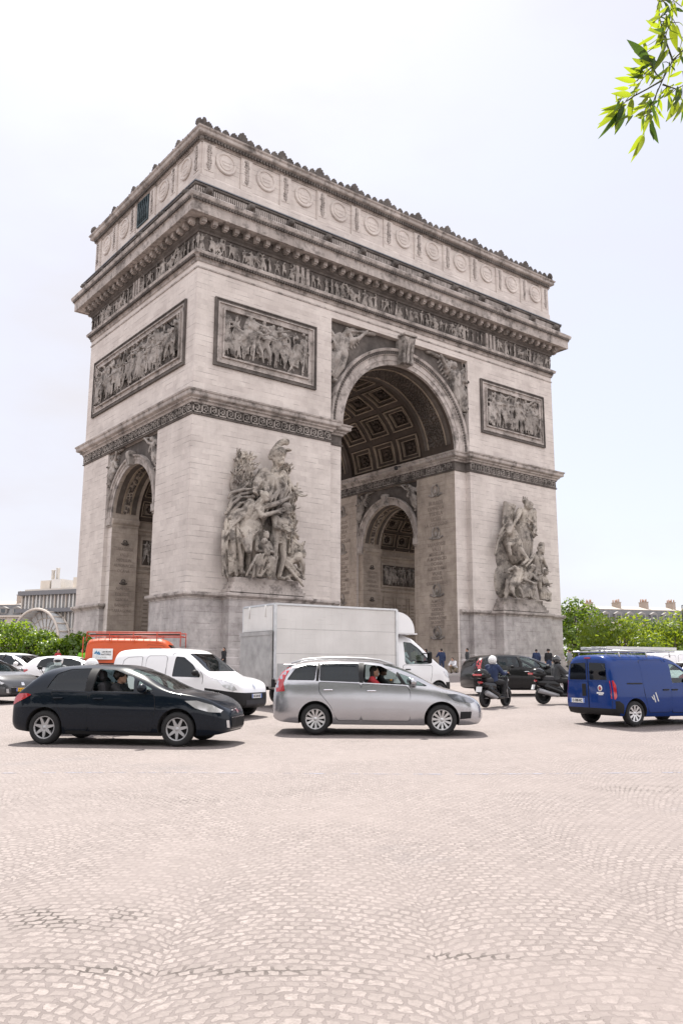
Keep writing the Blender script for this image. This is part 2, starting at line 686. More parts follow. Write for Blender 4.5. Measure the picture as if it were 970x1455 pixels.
    oil = m.ramp(m.noise(m.pos(rot=(0, 0, R(38.05)), scale=(0.5, 0.9, 1)), 0.55, 6, 0.6), 0.62, 0.74, 0, 0.35)
    col = m.mix(oil, col, (0.151, 0.146, 0.153))
    speck = m.math('GREATER_THAN', m.noise(p, 11.0, 2, 0.5), 0.775)
    col = m.mix(m.math('MULTIPLY', speck, 0.7), col, (0.09, 0.07, 0.055))
    m.l(col, m.b.inputs['Base Color'])
    m.set(Roughness=0.78)
    m.b.inputs['Specular IOR Level'].default_value = 0.35
    hgt = m.math('SUBTRACT', 1.0, mort)
    hgt = m.math('MULTIPLY', hgt, m.ramp(silt, 0, 1, 1.0, 0.25))
    hgt = m.math('ADD', hgt, m.math('MULTIPLY', m.ramp(chip, 0.3, 0.7), 0.22))
    hgt = m.math('SUBTRACT', hgt, m.math('MULTIPLY', gap, 1.5))
    m.bump(hgt, 0.6, 0.012)
    return m.m


MAT['cobble'] = cobble_material()
MAT['paving'] = stone('pale_island_paving', (0.42, 0.39, 0.37), (0.33, 0.30, 0.29), 0.25, courses=False, streak=0.1)
mb = MB()
rings = [0.5, 15, 26, 32.5, 33.5, 36, 40, 45, 50, 55, 60, 64, 67, 70, 76, 85, 100, 130, 200, 400, 900, 2000, 4000]
na = 160
vs = [(r * math.cos(2 * PI * i / na), r * math.sin(2 * PI * i / na), min(max((67 - r) * .027, 0), 1.0) + .08) for r in rings for i in range(na)]
fs = [(j * na + i, j * na + (i + 1) % na, (j + 1) * na + (i + 1) % na, (j + 1) * na + i) for j in range(len(rings) - 1) for i in range(na)]
fs.append(tuple(range(na))[::-1])
mb.add(vs, fs, True)
mb.build('ground', MAT['cobble'], kind='structure')
mb = MB()
n_ = 160
ring = lambda r, z: [(r * math.cos(2 * PI * i / n_), r * math.sin(2 * PI * i / n_), z) for i in range(n_)]
prof = [(30.0, .9), (30.0, 1.18), (29.94, 1.21), (29.65, 1.215), (29.64, 1.19), (.01, 1.19)]
vs = [p for r, z in prof for p in ring(r, z)]
fs = [(j * n_ + i, j * n_ + (i + 1) % n_, (j + 1) * n_ + (i + 1) % n_, (j + 1) * n_ + i) for j in range(len(prof) - 1) for i in range(n_)]
mb.add(vs, fs)
mb.build('pavement_island', MAT['paving'], kind='structure')
# worn painted line across the cobbles
mb = MB()
pts = [site(-5.2 + .35 * i, 11.9 + .012 * i + .10 * math.sin(i * .25)) for i in range(36)]
for a, b in zip(pts, pts[1:]):
    d = HF * .035
    mb.add([a - d + Vector((0, 0, .004)), b - d + Vector((0, 0, .004)), b + d + Vector((0, 0, .004)), a + d + Vector((0, 0, .004))], [(0, 1, 2, 3)])
lm = N('worn_grey_line')
nz = lm.noise(lm.pos(), 6.0, 5)
al = lm.ramp(nz, .45, .6, 0, .8)
lm.l(al, lm.b.inputs['Alpha'])
lm.set(Roughness=.8)
lm.b.inputs['Base Color'].default_value = (.30, .31, .38, 1)
mb.build('road_line', lm.m, kind='structure')
# ------------------------------------------------------------------ figures
STAND = dict(head=(0, 0, 1.63), neck=(0, 0.01, 1.47), chest=(0, 0, 1.32), waist=(0, 0.005, 1.10), pelvis=(0, 0, 0.95),
             sl=(-.19, 0, 1.42), sr=(.19, 0, 1.42), el=(-.25, .02, 1.13), er=(.25, .02, 1.13), hl=(-.25, -.06, .88), hr=(.25, -.06, .88),
             kl=(-.11, -.02, .50), kr=(.11, -.02, .50), fl=(-.11, .03, .07), fr=(.11, .03, .07))


def pose(**kw):
    p = dict(STAND)
    p.update(kw)
    return {k: Vector(v) for k, v in p.items()}


def figure_caps(mb, J, s=1.0, T=None, girth=1.0, head=True, skirt=0, rnd=None, detail=False):
    """Limbs, trunk and head of one body as overlapping closed shells (front is local -y), fused later into one surface."""
    keep = mb.T
    if T is not None:
        mb.T = T
    g = girth
    V = {k: v * s for k, v in J.items()}
    def c(a, b, ra, rb):
        mb.cap(V[a], V[b], ra * s * g, rb * s * g, 8)
    mid = (V['pelvis'] + V['chest']) / 2
    ax = (V['sr'] - V['sl'])
    ax = ax.normalized() if ax.length > 1e-5 else Vector((1, 0, 0))
    for k in (-1, 1):
        mb.cap(V['pelvis'] + ax * k * .075 * s, V['waist'] + ax * k * .06 * s, .105 * s * g, .095 * s * g, 8)
        mb.cap(V['waist'] + ax * k * .06 * s, V['chest'] + ax * k * .085 * s, .098 * s * g, .108 * s * g, 8)
        mb.cap(V['chest'] + ax * k * .085 * s, (V['sr'] if k > 0 else V['sl']) * .8 + V['neck'] * .2, .10 * s * g, .07 * s * g, 8)
    c('chest', 'neck', .09, .06)
    c('neck', 'head', .055, .055)
    if head:
        h = V['head']
        mb.ball(h, (.078 * s, .095 * s, .118 * s), 12, 8)
        mb.ball(h + Vector((0, -.088 * s, -.012 * s)), (.014 * s, .026 * s, .024 * s), 6, 4)
        mb.ball(h + Vector((0, -.055 * s, -.075 * s)), (.045 * s, .042 * s, .036 * s), 8, 5)
        if detail:
            for k in (-1, 1):
                mb.ball(h + Vector((k * .078 * s, .005 * s, -.01 * s)), (.014 * s, .022 * s, .034 * s), 6, 4)
                mb.ball(h + Vector((k * .032 * s, -.078 * s, .022 * s)), (.024 * s, .016 * s, .010 * s), 6, 4)
            mb.ball(h + Vector((0, -.088 * s, -.062 * s)), (.026 * s, .012 * s, .010 * s), 6, 4)
    for q in 'lr':
        c('s' + q, 'e' + q, .060, .046)
        c('e' + q, 'h' + q, .046, .030)
        if not detail:
            d = (V['h' + q] - V['e' + q]).normalized()
            mb.cap(V['h' + q], V['h' + q] + d * .11 * s, .042 * s * g, .03 * s * g, 6)
        hip = V['pelvis'] + ax * (.095 * s if q == 'r' else -.095 * s)
        mb.cap(hip, V['k' + q], .098 * s * g, .062 * s * g, 8)
        mb.cap(V['k' + q], V['f' + q], .062 * s * g, .040 * s * g, 8)
        mb.cap(V['f' + q], V['f' + q] + Vector((0, -.15 * s, -.03 * s)), .042 * s * g, .032 * s * g, 6)
    if skirt:
        rn = rnd or random
        for i in range(skirt):
            t = i / (skirt - 1) - .5
            top = V['waist'] * .6 + V['pelvis'] * .4 + ax * t * .26 * s + Vector((0, -.05 * s * (1 - 4 * t * t), 0))
            base = (V['fl'] + V['fr']) / 2 + ax * t * .60 * s + Vector((rn.uniform(-.03, .03) * s, -.10 * s * (1 - 4 * t * t) - .02 * s, .02 * s))
            m = (top + base) / 2 + Vector((rn.uniform(-.05, .05) * s, -.05 * s, 0))
            mb.cap(top, m, .045 * s, .055 * s, 6)
            mb.cap(m, base, .055 * s, .045 * s, 6)
    mb.T = keep


def hand_caps(mb, wrist, d, palm_n, s=1.0, grip=0.5, side=1):
    """A palm, four unequal bent fingers and a thumb that leaves the side of the palm."""
    d = d.normalized()
    w = d.cross(palm_n).normalized() * side
    n = w.cross(d).normalized() * side
    kn = wrist + d * .09 * s
    for k in (-.03, -.01, .01, .03):
        mb.cap(wrist + w * k * .7 * s, kn + w * k * s, .016 * s, .014 * s, 6)
    for k, ln in zip((-.033, -.011, .011, .033), (.062, .078, .084, .074)):
        p = kn + w * k * s
        a = grip
        for part in (.45, .32, .23):
            dd = d * math.cos(a) + n * math.sin(a)
            q = p + dd * ln * part * 1.15 * s
            mb.cap(p, q, .0105 * s, .0095 * s, 6)
            p = q
            a += grip
    th = wrist + d * .03 * s + w * .03 * s
    t1 = th + (d * .6 + w * .7 + n * .3).normalized() * .035 * s
    t2 = t1 + (d * .8 + w * .1 + n * (.3 + grip * .5)).normalized() * .032 * s
    mb.cap(th, t1, .013 * s, .0115 * s, 6)
    mb.cap(t1, t2, .0115 * s, .0095 * s, 6)


def wing_caps(mb, root, tip, spread, n=9, r=.05):
    root, tip, spread = Vector(root), Vector(tip), Vector(spread)
    mb.cap(root, tip, r * 1.8, r * 1.3, 6)
    for i in range(n):
        t = i / (n - 1)
        a = root.lerp(tip, t)
        b = a + spread * (0.55 + 0.45 * math.sin(PI * (.25 + .6 * t))) + Vector((0, -.03 * (i % 2), 0))
        mb.cap(a, b, r * 1.25, r * .6, 6)


def beast_caps(mb, o, s=1.0, flip=1, rear=0.0, horns=False, T=None, rnd=random):
    """A horse or ox in profile, head towards +x * flip; REAR tips it up on its hind legs."""
    o = Vector(o)
    ca, sa = math.cos(rear), math.sin(rear)
    def P(x, z, y=0.0):
        x, z = x * s, (z - .75) * s
        x, z = x * ca - z * sa, x * sa + z * ca
        return o + Vector((x * flip, y * s, z + .75 * s))
    keep = mb.T
    if T is not None:
        mb.T = T
    mb.cap(P(-.62, 1.12), P(0, 1.10), .27 * s, .25 * s)
    mb.cap(P(0, 1.10), P(.52, 1.16), .25 * s, .26 * s)
    mb.cap(P(.58, 1.25), P(.98, 1.72), .20 * s, .125 * s)
    mb.cap(P(.98, 1.76), P(1.34, 1.50), .12 * s, .075 * s)
    for k in (-.05, .05):
        if horns:
            mb.cap(P(1.0, 1.84, k * 2), P(1.12, 2.05, k * 4), .035 * s, .015 * s, 6)
        else:
            mb.cap(P(.93, 1.84, k), P(.96, 1.99, k), .04 * s, .015 * s, 6)
    if not horns:
        for i in range(5):
            t = i / 4
            mb.cap(P(.55 + .36 * t, 1.48 + .36 * t), P(.42 + .34 * t, 1.36 + .34 * t), .06 * s, .035 * s, 6)
    lift = rnd.uniform(0, .2)
    for (x, y, dx, dk) in ((.48, -.13, .22 + lift, .3), (.48, .13, .02, 0), (-.62, -.13, .10, 0), (-.62, .13, -.14, 0)):
        fore = x > 0
        kn = P(x + (dx if fore else -.02), .62 + (.08 if fore and dk else 0), y) if fore else P(x + .14 + dx * .3, .74, y)
        mid = kn if fore else P(x - .16 + dx, .45, y)
        ft = P(x + dx * (.6 if fore else 1), .06 + (dk * .6 if fore else 0), y)
        if not fore:
            mb.cap(P(x, 1.05, y), kn, .17 * s, .10 * s, 6)
            mb.cap(kn, mid, .10 * s, .06 * s, 6)
        else:
            mb.cap(P(x, 1.0, y), kn, .12 * s, .065 * s, 6)
        mb.cap(mid, ft, .055 * s, .045 * s, 6)
        mb.cap(ft, ft + Vector((.04 * flip * s, 0, -.05 * s)), .06 * s, .065 * s, 6)
    mb.cap(P(-.86, 1.22), P(-1.0, .72), .06 * s, .09 * s, 6)
    mb.T = keep


def random_pose(rn, stride=True):
    J = pose()
    sway = rn.uniform(-.08, .08)
    for k in ('head', 'neck', 'chest', 'sl', 'sr'):
        J[k] = J[k] + Vector((sway * (J[k].z - .9) * 1.8, 0, 0))
    if stride:
        st = rn.uniform(.05, .28)
        J['fl'] = J['fl'] + Vector((-st, 0, 0))
        J['fr'] = J['fr'] + Vector((st, 0, 0))
        J['kl'] = J['kl'] + Vector((-st * .4, -.02, 0))
        J['kr'] = J['kr'] + Vector((st * .75, -.06, .02))
    for q, k in (('l', -1), ('r', 1)):
        a = rn.choice((rn.uniform(.1, .6), rn.uniform(.8, 2.3)))
        e = J['s' + q] + Vector((k * math.sin(a), -.25, -math.cos(a))).normalized() * .29
        b = a + rn.uniform(-1.2, 1.2)
        J['e' + q] = e
        J['h' + q] = e + Vector((k * math.sin(b), -.35, -math.cos(b))).normalized() * .26
    J['head'] = J['head'] + Vector((rn.uniform(-.06, .06), -.04, 0))
    return J


def relief(w, h, n, seed, voxel, mat, name, fh=0.78, beasts=2, back=True, thick=0.55, spears=4):
    """A crowded bas-relief W x H standing on z = 0 against y = 0, figures towards -y."""
    rn = random.Random(seed)
    mb = MB()
    s = h * fh / 1.75
    rows = ((-0.06, 1.0, 0.0),) if not back else ((0.02, 1.03, .13), (-.18, .93, 0.0))
    for (yy, sc, up_) in rows:
        for i in range(n):
            x = -w / 2 + w * (i + .5) / n + rn.uniform(-.18, .18) * w / n
            J = random_pose(rn)
            k = s * sc * rn.uniform(.9, 1.06)
            T = Matrix.Translation((x, yy, up_ * h)) @ Matrix.Rotation(rn.uniform(-.7, .7), 4, 'Z') @ Matrix.Rotation(rn.uniform(-.16, .16), 4, 'Y') @ Matrix.Diagonal((1, thick, 1, 1))
            figure_caps(mb, J, k, T, girth=1.15, skirt=rn.choice((0, 0, 5, 6)), rnd=rn)
            if rn.random() < .4:
                p = Vector((x, yy - .05, up_ * h + k * 1.72))
                mb.cap(p, p + Vector((0, 0, .10 * k)), .11 * k, .05 * k, 6)
    for i in range(beasts):
        x = -w / 2 + w * (i + rn.uniform(.3, .7)) / max(1, beasts)
        beast_caps(mb, (x, -.1, 0), s * .92, rn.choice((-1, 1)), rn.uniform(0, .5), T=Matrix.Diagonal((1, thick, 1, 1)), rnd=rn)
    for i in range(spears):
        x = rn.uniform(-w * .45, w * .45)
        mb.cap((x, .02, h * .25), (x + rn.uniform(-.3, .3) * h, .02, h * .97), .018 * h, .014 * h, 6)
    me = carve(mb, name, mat, voxel, 1)
    # stay inside the panel
    for v in me.vertices:
        v.co.x = max(-w / 2, min(w / 2, v.co.x))
        v.co.z = max(0.0, min(h, v.co.z))
        v.co.y = min(.1, v.co.y)
    return me
# ------------------------------------------------------------------ the monument
HX, HY = 22.41, 11.1
ZB, ZP, ZK, ZC, ZI = 1.08, 7.23, 21.08, 22.03, 23.0      # base, pedestal, key frieze, impost cornice, springing
ZU, ZF, ZM, ZQ = 34.0, 34.82, 36.5, 38.9                   # architrave, figure frieze, modillions, cornice top
ZA, ZT = 40.2, 45.65                                      # attic foot, attic cornice top
arch = thing('triumphal_arch', 'huge pale stone triumphal arch with carved reliefs standing in the middle of the square', 'monument')


def FRONT(p):
    return Vector((p.x, -HY - p.y, p.z))


def LEFT(p):
    return Vector((-HX - p.y, -p.x, p.z))


def BACK(p):
    return Vector((-p.x, HY + p.y, p.z))


def RIGHT(p):
    return Vector((HX + p.y, p.x, p.z))


def INNER_E(p):                 # east pier's face on the great passage, looking along +x
    return Vector((7.2 - p.y, -p.x, p.z))


def INNER_W(p):
    return Vector((-7.2 + p.y, p.x, p.z))


def foot(side, indent=True, grow=0.0):
    """The plan of one pier, anticlockwise."""
    g = grow
    p = [(7.2 - g, -10.5 - g), (8.8, -10.5 - g), (8.8, -HY - g), (HX + g, -HY - g)]
    if indent:
        p += [(HX + g, -5.1), (22.06, -5.1), (22.06, 5.1), (HX + g, 5.1)]
    p += [(HX + g, HY + g), (8.8, HY + g), (8.8, 10.5 + g), (7.2 - g, 10.5 + g)]
    if indent:
        p += [(7.2 - g, 5.0), (7.5, 5.0), (7.5, -5.0), (7.2 - g, -5.0)]
    if side < 0:
        p = [(-x, y) for x, y in p][::-1]
    return p


def arch_poly(hw, z0, zs, n=28):
    return [(-hw, z0), (hw, z0)] + [(hw * math.cos(PI * i / n), zs + hw * math.sin(PI * i / n)) for i in range(n + 1)]


def solid(poly, axis, a, b):
    mb = MB()
    mb.prism(poly, axis, a, b)
    return mb.mesh('solid', [])


for side in (-1, 1):
    me = solid(foot(side), 'z', ZB, ZI)
    lo, hi = (7.0, 23.0) if side > 0 else (-23.0, -7.0)
    c1 = solid(arch_poly(4.2, 0.5, 14.95), 'x', lo, hi)
    c2 = solid(arch_poly(4.8, 0.5, 14.95), 'x', *((10.1, 19.5) if side > 0 else (-19.5, -10.1)))
    me = boolean(me, [c1, c2])
    me.materials.clear()
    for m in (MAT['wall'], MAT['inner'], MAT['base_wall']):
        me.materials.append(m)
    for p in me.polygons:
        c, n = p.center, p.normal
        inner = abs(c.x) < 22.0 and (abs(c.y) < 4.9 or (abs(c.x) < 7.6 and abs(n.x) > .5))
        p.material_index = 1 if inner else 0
    link('pier', me, arch)
# bases in greyer, dirtier stone: a plinth course and two steps round each pier
for side in (-1, 1):
    mb = MB()
    s = side
    def seg(pts, off, z0, z1):
        pts = [(x * s, y) for x, y in pts]
        if s < 0:
            pts = pts[::-1]
        mb.sweep(pts, [(0.0, z0), (off, z0), (off, z1 - .06), (off - .06, z1), (0.0, z1)])
    # centre blocks that carry the sculpture
    P = [(7.5, -10.5), (8.8, -10.5), (8.8, -HY), (11.9, -HY), (11.9, -12.15), (19.2, -12.15), (19.2, -HY), (HX, -HY), (HX, -5.1), (22.06, -5.1)]
    Q = [(x, -y) for x, y in P][::-1]
    for path, yy in ((P, -1), (Q, 1)):
        mb = MB()
        seg(path, .55, ZB - .1, 1.75)
        seg(path, .34, 1.75, 2.35)
        seg(path, .16, 2.35, 2.95)
        seg(path, .05, 2.95, 6.82)
        a, b = sorted((11.9 * s, 19.2 * s))
        c, d = sorted((yy * (HY - .2), yy * 12.15))
        mb.box(a, b, c, d, ZB, ZP - .02)
        mb.build('pedestal', MAT['base_wall'], arch)
        mb = MB()
        pts = [(x * s, y) for x, y in path]
        if s < 0:
            pts = pts[::-1]
        mb.sweep(pts, [(0, 6.72), (.10, 6.72), (.12, 6.84), (.30, 6.95), (.36, 7.0), (.36, 7.14), (.30, 7.23), (0, 7.27)])
        mb.build('pedestal_moulding', MAT['trim'], arch)

# upper block with the great vault cut through
up_poly = [(-HX, -HY), (-8.8, -HY), (-8.8, -10.5), (8.8, -10.5), (8.8, -HY), (HX, -HY), (HX, HY), (8.8, HY), (8.8, 10.5), (-8.8, 10.5), (-8.8, HY), (-HX, HY)]
me = solid(up_poly, 'z', ZI, 32.75)
n = 56
circ = lambda r, z: [(r * math.cos(2 * PI * i / n), z + r * math.sin(2 * PI * i / n)) for i in range(n)]
me = boolean(me, [solid(circ(7.2, ZI), 'y', -12, 12), solid(circ(7.9, ZI), 'y', -5.9, 5.9)])
mb = MB()
append_mesh(mb, me)
mb.box(-HX, HX, -HY, HY, 32.75, ZU)
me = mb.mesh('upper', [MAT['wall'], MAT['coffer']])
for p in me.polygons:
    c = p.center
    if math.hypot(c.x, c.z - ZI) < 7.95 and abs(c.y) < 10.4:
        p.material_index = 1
link('upper_wall', me, arch)

rect = lambda x, y: [(-x, -y), (x, -y), (x, y), (-x, y)]
# impost: key frieze band and cornice round each pier
for side in (-1, 1):
    path = foot(side, indent=False)
    MB().sweep(path, [(.0, ZK - .02), (.10, ZK), (.12, ZK + .10), (.03, ZK + .16), (.03, ZC - .12), (.10, ZC - .08), (.12, ZC), (0, ZC)], closed=True).build('impost_frieze', MAT['dark'], arch)
    mb = MB()
    mb.sweep(path, [(0, ZC), (.14, ZC), (.2, ZC + .14), (.36, ZC + .22), (.36, ZC + .34), (.62, ZC + .44), (.66, ZC + .52), (.66, ZC + .74), (.74, ZC + .80), (.78, ZC + .92), (.66, ZI), (0, ZI + .06)], closed=True)
    c = mb.build('impost_cornice', MAT['trim'], arch)
    # egg-and-dart beading on the underside edge
    mb = MB()
    k = len(path)
    for i in range(k):
        a, b = Vector(path[i]), Vector(path[(i + 1) % k])
        d = (b - a)
        ln = d.length
        d.normalize()
        nrm = Vector((d.y, -d.x))
        m = max(1, int(ln / .30))
        for j in range(m):
            q = a + d * (ln * (j + .5) / m) + nrm * .22
            hw = d * .09
            w2 = nrm * .13
            vs = [(q - hw - w2), (q + hw - w2), (q + hw + w2), (q - hw + w2)]
            mb.prism([(v.x, v.y) for v in vs], 'z', ZC + .20, ZC + .40)
    mb.build('dentil_band', MAT['dark'], c)

# Greek key carved on the impost frieze
def key_unit(mb, x, z, s, T):
    q = .085
    def bar(x0, z0, x1, z1):
        mb.box(x + min(x0, x1) * s - q / 2, x + max(x0, x1) * s + q / 2, .03, .11, z + min(z0, z1) * s - q / 2, z + max(z0, z1) * s + q / 2)
    for b in ((0, 0, 0, 1), (0, 1, .8, 1), (.8, 1, .8, .28), (.8, .28, .34, .28), (.34, .28, .34, .66), (.34, .66, .56, .66), (0, 0, 1.05, 0)):
        bar(*b)

for T, a, b in ((FRONT, -HX, -8.8), (FRONT, 8.8, HX), (LEFT, -HY, HY), (INNER_E, -10.3, 10.3)):
    mb = MB(T)
    if True:
        m = int((b - a) / .74)
        st = (b - a) / m
        for i in range(m):
            key_unit(mb, a + st * i + .06, ZK + .23, .60, T)
    mb.build('greek_key', MAT['figure'], arch)

# great archivolt on front and back
for T in (FRONT, BACK):
    mb = MB(T)
    mb.arc(0, ZI, 7.2, [(0, -.62), (0, -.30), (.42, -.30), (.44, -.24), (.92, -.24), (.94, -.16), (1.02, -.10), (1.05, -.16), (1.30, -.16), (1.34, -.02), (1.56, .06), (1.60, -.02), (1.60, -.62)], 64)
    av = mb.build('archivolt', MAT['trim'], arch)
    mb = MB(T)
    for i in range(96):
        a = PI * (i + .5) / 96
        u, w = Vector((math.cos(a), 0, math.sin(a))), Vector((-math.sin(a), 0, math.cos(a)))
        o = Vector((0, 0, ZI))
        r0, r1, h = 8.26, 8.50, .085
        vs = [o + u * r + w * k * h + Vector((0, d, 0)) for d in (-.18, -.07) for r in (r0, r1) for k in (-1, 1)]
        mb.add(vs, [(0, 1, 3, 2), (4, 6, 7, 5), (0, 4, 5, 1), (2, 3, 7, 6), (0, 2, 6, 4), (1, 5, 7, 3)])
    mb.build('bead_moulding', MAT['dark'], av)
    mb = MB(T)
    # scrolled keystone
    prof = [(30.22, -.5), (30.22, .15), (30.4, .42), (30.7, .45), (31.2, .38), (31.9, .55), (32.3, .85), (32.75, .95), (32.95, .75), (32.95, -.5)]
    for k in (-1, 1):
        pass
    mb.prism([(d, z) for z, d in prof], 'x', -.66, .66)
    mb.box(-.8, .8, -.5, 1.02, 32.95, 33.12)
    for k in (-.5, 0, .5):
        mb.cap((k, .70, 32.55), (k, .52, 31.2), .2, .16)
        mb.cap((k, .52, 31.2), (k, .5, 30.4), .16, .22)
    mb.build('keystone', MAT['figure'], av, sharp=35)

# small archivolts at the ends and on the great passage
for T, d0 in ((LEFT, -.35), (RIGHT, -.35), (INNER_E, -.3), (INNER_W, -.3)):
    mb = MB(T)
    mb.arc(0, 14.95, 4.2, [(0, d0), (0, d0 + .14), (.34, d0 + .14), (.36, d0 + .2), (.62, d0 + .2), (.66, d0 + .32), (.80, d0 + .36), (.84, d0)], 40)
    av = mb.build('side_archivolt', MAT['trim'], arch)
    mb = MB(T)
    mb.prism([(-.3, 19.05), (.25, 19.05), (.42, 20.1), (.3, 20.3), (-.3, 20.3)], 'x', -.3, .3)
    mb.build('side_keystone', MAT['figure'], av)
    for u0, u1 in ((-5.05, -4.2), (4.2, 5.05)):
        mb = MB(T)
        mb.box(u0, u1, d0, d0 + .12, 14.15, 14.3)
        mb.box(u0 - .0, u1 + .0, d0, d0 + .26, 14.3, 14.95)
        mb.build('side_impost', MAT['trim'], av)
# imposts inside the small passages
for s in (-1, 1):
    for yy in (-1, 1):
        mb = MB()
        for (xa, xb) in ((7.5, 10.1), (19.5, 22.06)):
            pts = [(xa, 4.2), (xb, 4.2)]
            pts = [(x * s, y * yy) for x, y in pts]
            if s * yy < 0:
                pts = pts[::-1]
            mb.sweep(pts, [(0, 14.2), (.05, 14.2), (.07, 14.38), (.2, 14.5), (.24, 14.8), (.2, 14.93), (0, 14.95)])
        pts = [(10.1 * s, 4.8 * yy), (19.5 * s, 4.8 * yy)]
        if s * yy < 0:
            pts = pts[::-1]
        mb.sweep(pts, [(0, 13.75), (.06, 13.78), (.1, 14.0), (.26, 14.12), (.3, 14.3), (0, 14.32)])
        mb.sweep(pts, [(0, 14.9), (.08, 14.92), (.22, 15.1), (.22, 15.26), (0, 15.3)])
        mb.sweep(pts, [(0, 10.15), (.08, 10.2), (.16, 10.35), (.16, 10.46), (0, 10.5)])
        mb.build('passage_moulding', MAT['inner'], arch)


# coffered vaults
def coffers(y0, y1, cols, rad, rows, name, rib_w, depth, T, a_lo=.0, a_hi=PI):
    """Stone ribs, stepped frames and rosettes under a barrel vault of radius RAD + DEPTH; local u across, d along, w up."""
    rib, ros = MB(T), MB(T)
    def cell(r0, r1, a0, a1, d0, d1, mb, m=4):
        vs, fs = [], []
        for i in range(m + 1):
            a = a0 + (a1 - a0) * i / m
            for r, d in ((r0, d0), (r0, d1), (r1, d1), (r1, d0)):
                vs.append((r * math.cos(a), d, r * math.sin(a)))
        for i in range(m):
            for j in range(4):
                q = i * 4 + j
                fs.append((q, i * 4 + (j + 1) % 4, (i + 1) * 4 + (j + 1) % 4, (i + 1) * 4 + j))
        fs += [(0, 3, 2, 1), (m * 4, m * 4 + 1, m * 4 + 2, m * 4 + 3)]
        mb.add(vs, fs)
    da = (a_hi - a_lo) / rows
    dy = (y1 - y0) / cols
    R1 = rad + depth - .02
    for i in range(rows):
        for j in range(cols):
            a0, a1 = a_lo + da * i, a_lo + da * (i + 1)
            d0, d1 = y0 + dy * j, y0 + dy * (j + 1)
            for (gap, w, r0, r1, tgt) in ((rib_w, rib_w * .34, rad + depth * .12, R1, rib), (rib_w * 1.34, rib_w * .9, rad + depth * .52, R1, ros), (rib_w * 2.24, rib_w * .2, rad + depth * .46, R1, rib)):
                ga, wa = gap / rad, w / rad
                cell(r0, r1, a0 + ga, a0 + ga + wa, d0 + gap, d1 - gap, tgt, 1)
                cell(r0, r1, a1 - ga - wa, a1 - ga, d0 + gap, d1 - gap, tgt, 1)
                cell(r0, r1, a0 + ga + wa, a1 - ga - wa, d0 + gap, d0 + gap + w, tgt, 3)
                cell(r0, r1, a0 + ga + wa, a1 - ga - wa, d1 - gap - w, d1 - gap, tgt, 3)
            am, dm = (a0 + a1) / 2, (d0 + d1) / 2
            o = Vector(((R1 - .05) * math.cos(am), dm, (R1 - .05) * math.sin(am)))
            e1, e2 = Vector((0, 1, 0)), Vector((-math.sin(am), 0, math.cos(am)))
            e3 = Vector((-math.cos(am), 0, -math.sin(am)))
            M3 = Matrix((e1, e2, e3)).transposed()
            k = dy * .17
            ros.ball(o + e3 * depth * .25, (k * .38, k * .38, depth * .4), 8, 5, M3)
            for q in range(8):
                b = 2 * PI * q / 8
                ros.ball(o + (e1 * math.cos(b) + e2 * math.sin(b)) * k * .75, (k * .34, k * .34, depth * .22), 6, 4, M3)
    # broad plain ribs between the coffers
    for j in range(cols + 1):
        d = y0 + dy * j
        cell(rad + depth * .3, R1, a_lo, a_hi, d - rib_w * .8, d + rib_w * .8, ros, 40)
    for i in range(rows + 1):
        a = a_lo + da * i
        for j in range(cols):
            cell(rad + depth * .32, R1, a - rib_w * .8 / rad, a + rib_w * .8 / rad, y0 + dy * j + rib_w * .8, y0 + dy * (j + 1) - rib_w * .8, ros, 1)
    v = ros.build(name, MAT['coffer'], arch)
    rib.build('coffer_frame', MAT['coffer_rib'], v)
    return v


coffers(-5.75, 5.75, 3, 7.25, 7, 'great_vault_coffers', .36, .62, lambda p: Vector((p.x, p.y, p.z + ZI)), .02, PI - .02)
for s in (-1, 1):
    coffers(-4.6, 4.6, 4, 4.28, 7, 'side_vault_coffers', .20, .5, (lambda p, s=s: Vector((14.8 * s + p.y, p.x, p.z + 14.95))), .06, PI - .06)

MAT['soffit'] = stone('dark_soffit_stone', (0.17, 0.145, 0.125), (0.085, 0.07, 0.06), 0.5, courses=False, streak=0.2)  # dark grey-brown base for the ornamented bands
# ornamented soffit bands of the great arch and the small ones
def soffit_band(T, r, d0, d1, seed, name, dens):
    rn = random.Random(seed)
    rim, orn = MB(T), MB(T)
    n_ = 48
    for (a, b, hgt, tgt) in ((d0, d0 + .5, .05, orn), (d1 - .5, d1, .05, orn), (d0 + .5, d0 + .64, .12, rim), (d1 - .64, d1 - .5, .12, rim)):
        vs, fs = [], []
        for i in range(n_ + 1):
            t = .12 + (PI - .24) * i / n_
            for rr, d in ((r, a), (r - hgt, a), (r - hgt, b), (r, b)):
                vs.append((rr * math.cos(t), d, rr * math.sin(t)))
        for i in range(n_):
            for j in range(3):
                q = i * 4 + j
                fs.append((q, q + 1, q + 5, q + 4))
        tgt.add(vs, fs)
    m = int(PI * r / dens)
    for i in range(m):
        t = .16 + (PI - .32) * i / (m - 1)
        for d in np.arange(d0 + .8, d1 - .7, dens):
            d = float(d) + rn.uniform(-.06, .06)
            e = Vector((math.cos(t), 0, math.sin(t)))
            t2 = t + rn.uniform(-.4, .4) * dens / r
            e = Vector((math.cos(t2), 0, math.sin(t2)))
            orn.ball(e * r + Vector((0, d, 0)), (dens * rn.uniform(.3, .7), dens * rn.uniform(.2, .6), dens * rn.uniform(.3, .7)), 6, 4)
    o = orn.build(name, MAT['soffit'], arch)
    rim.build('soffit_fillet', MAT['coffer_rib'], o)


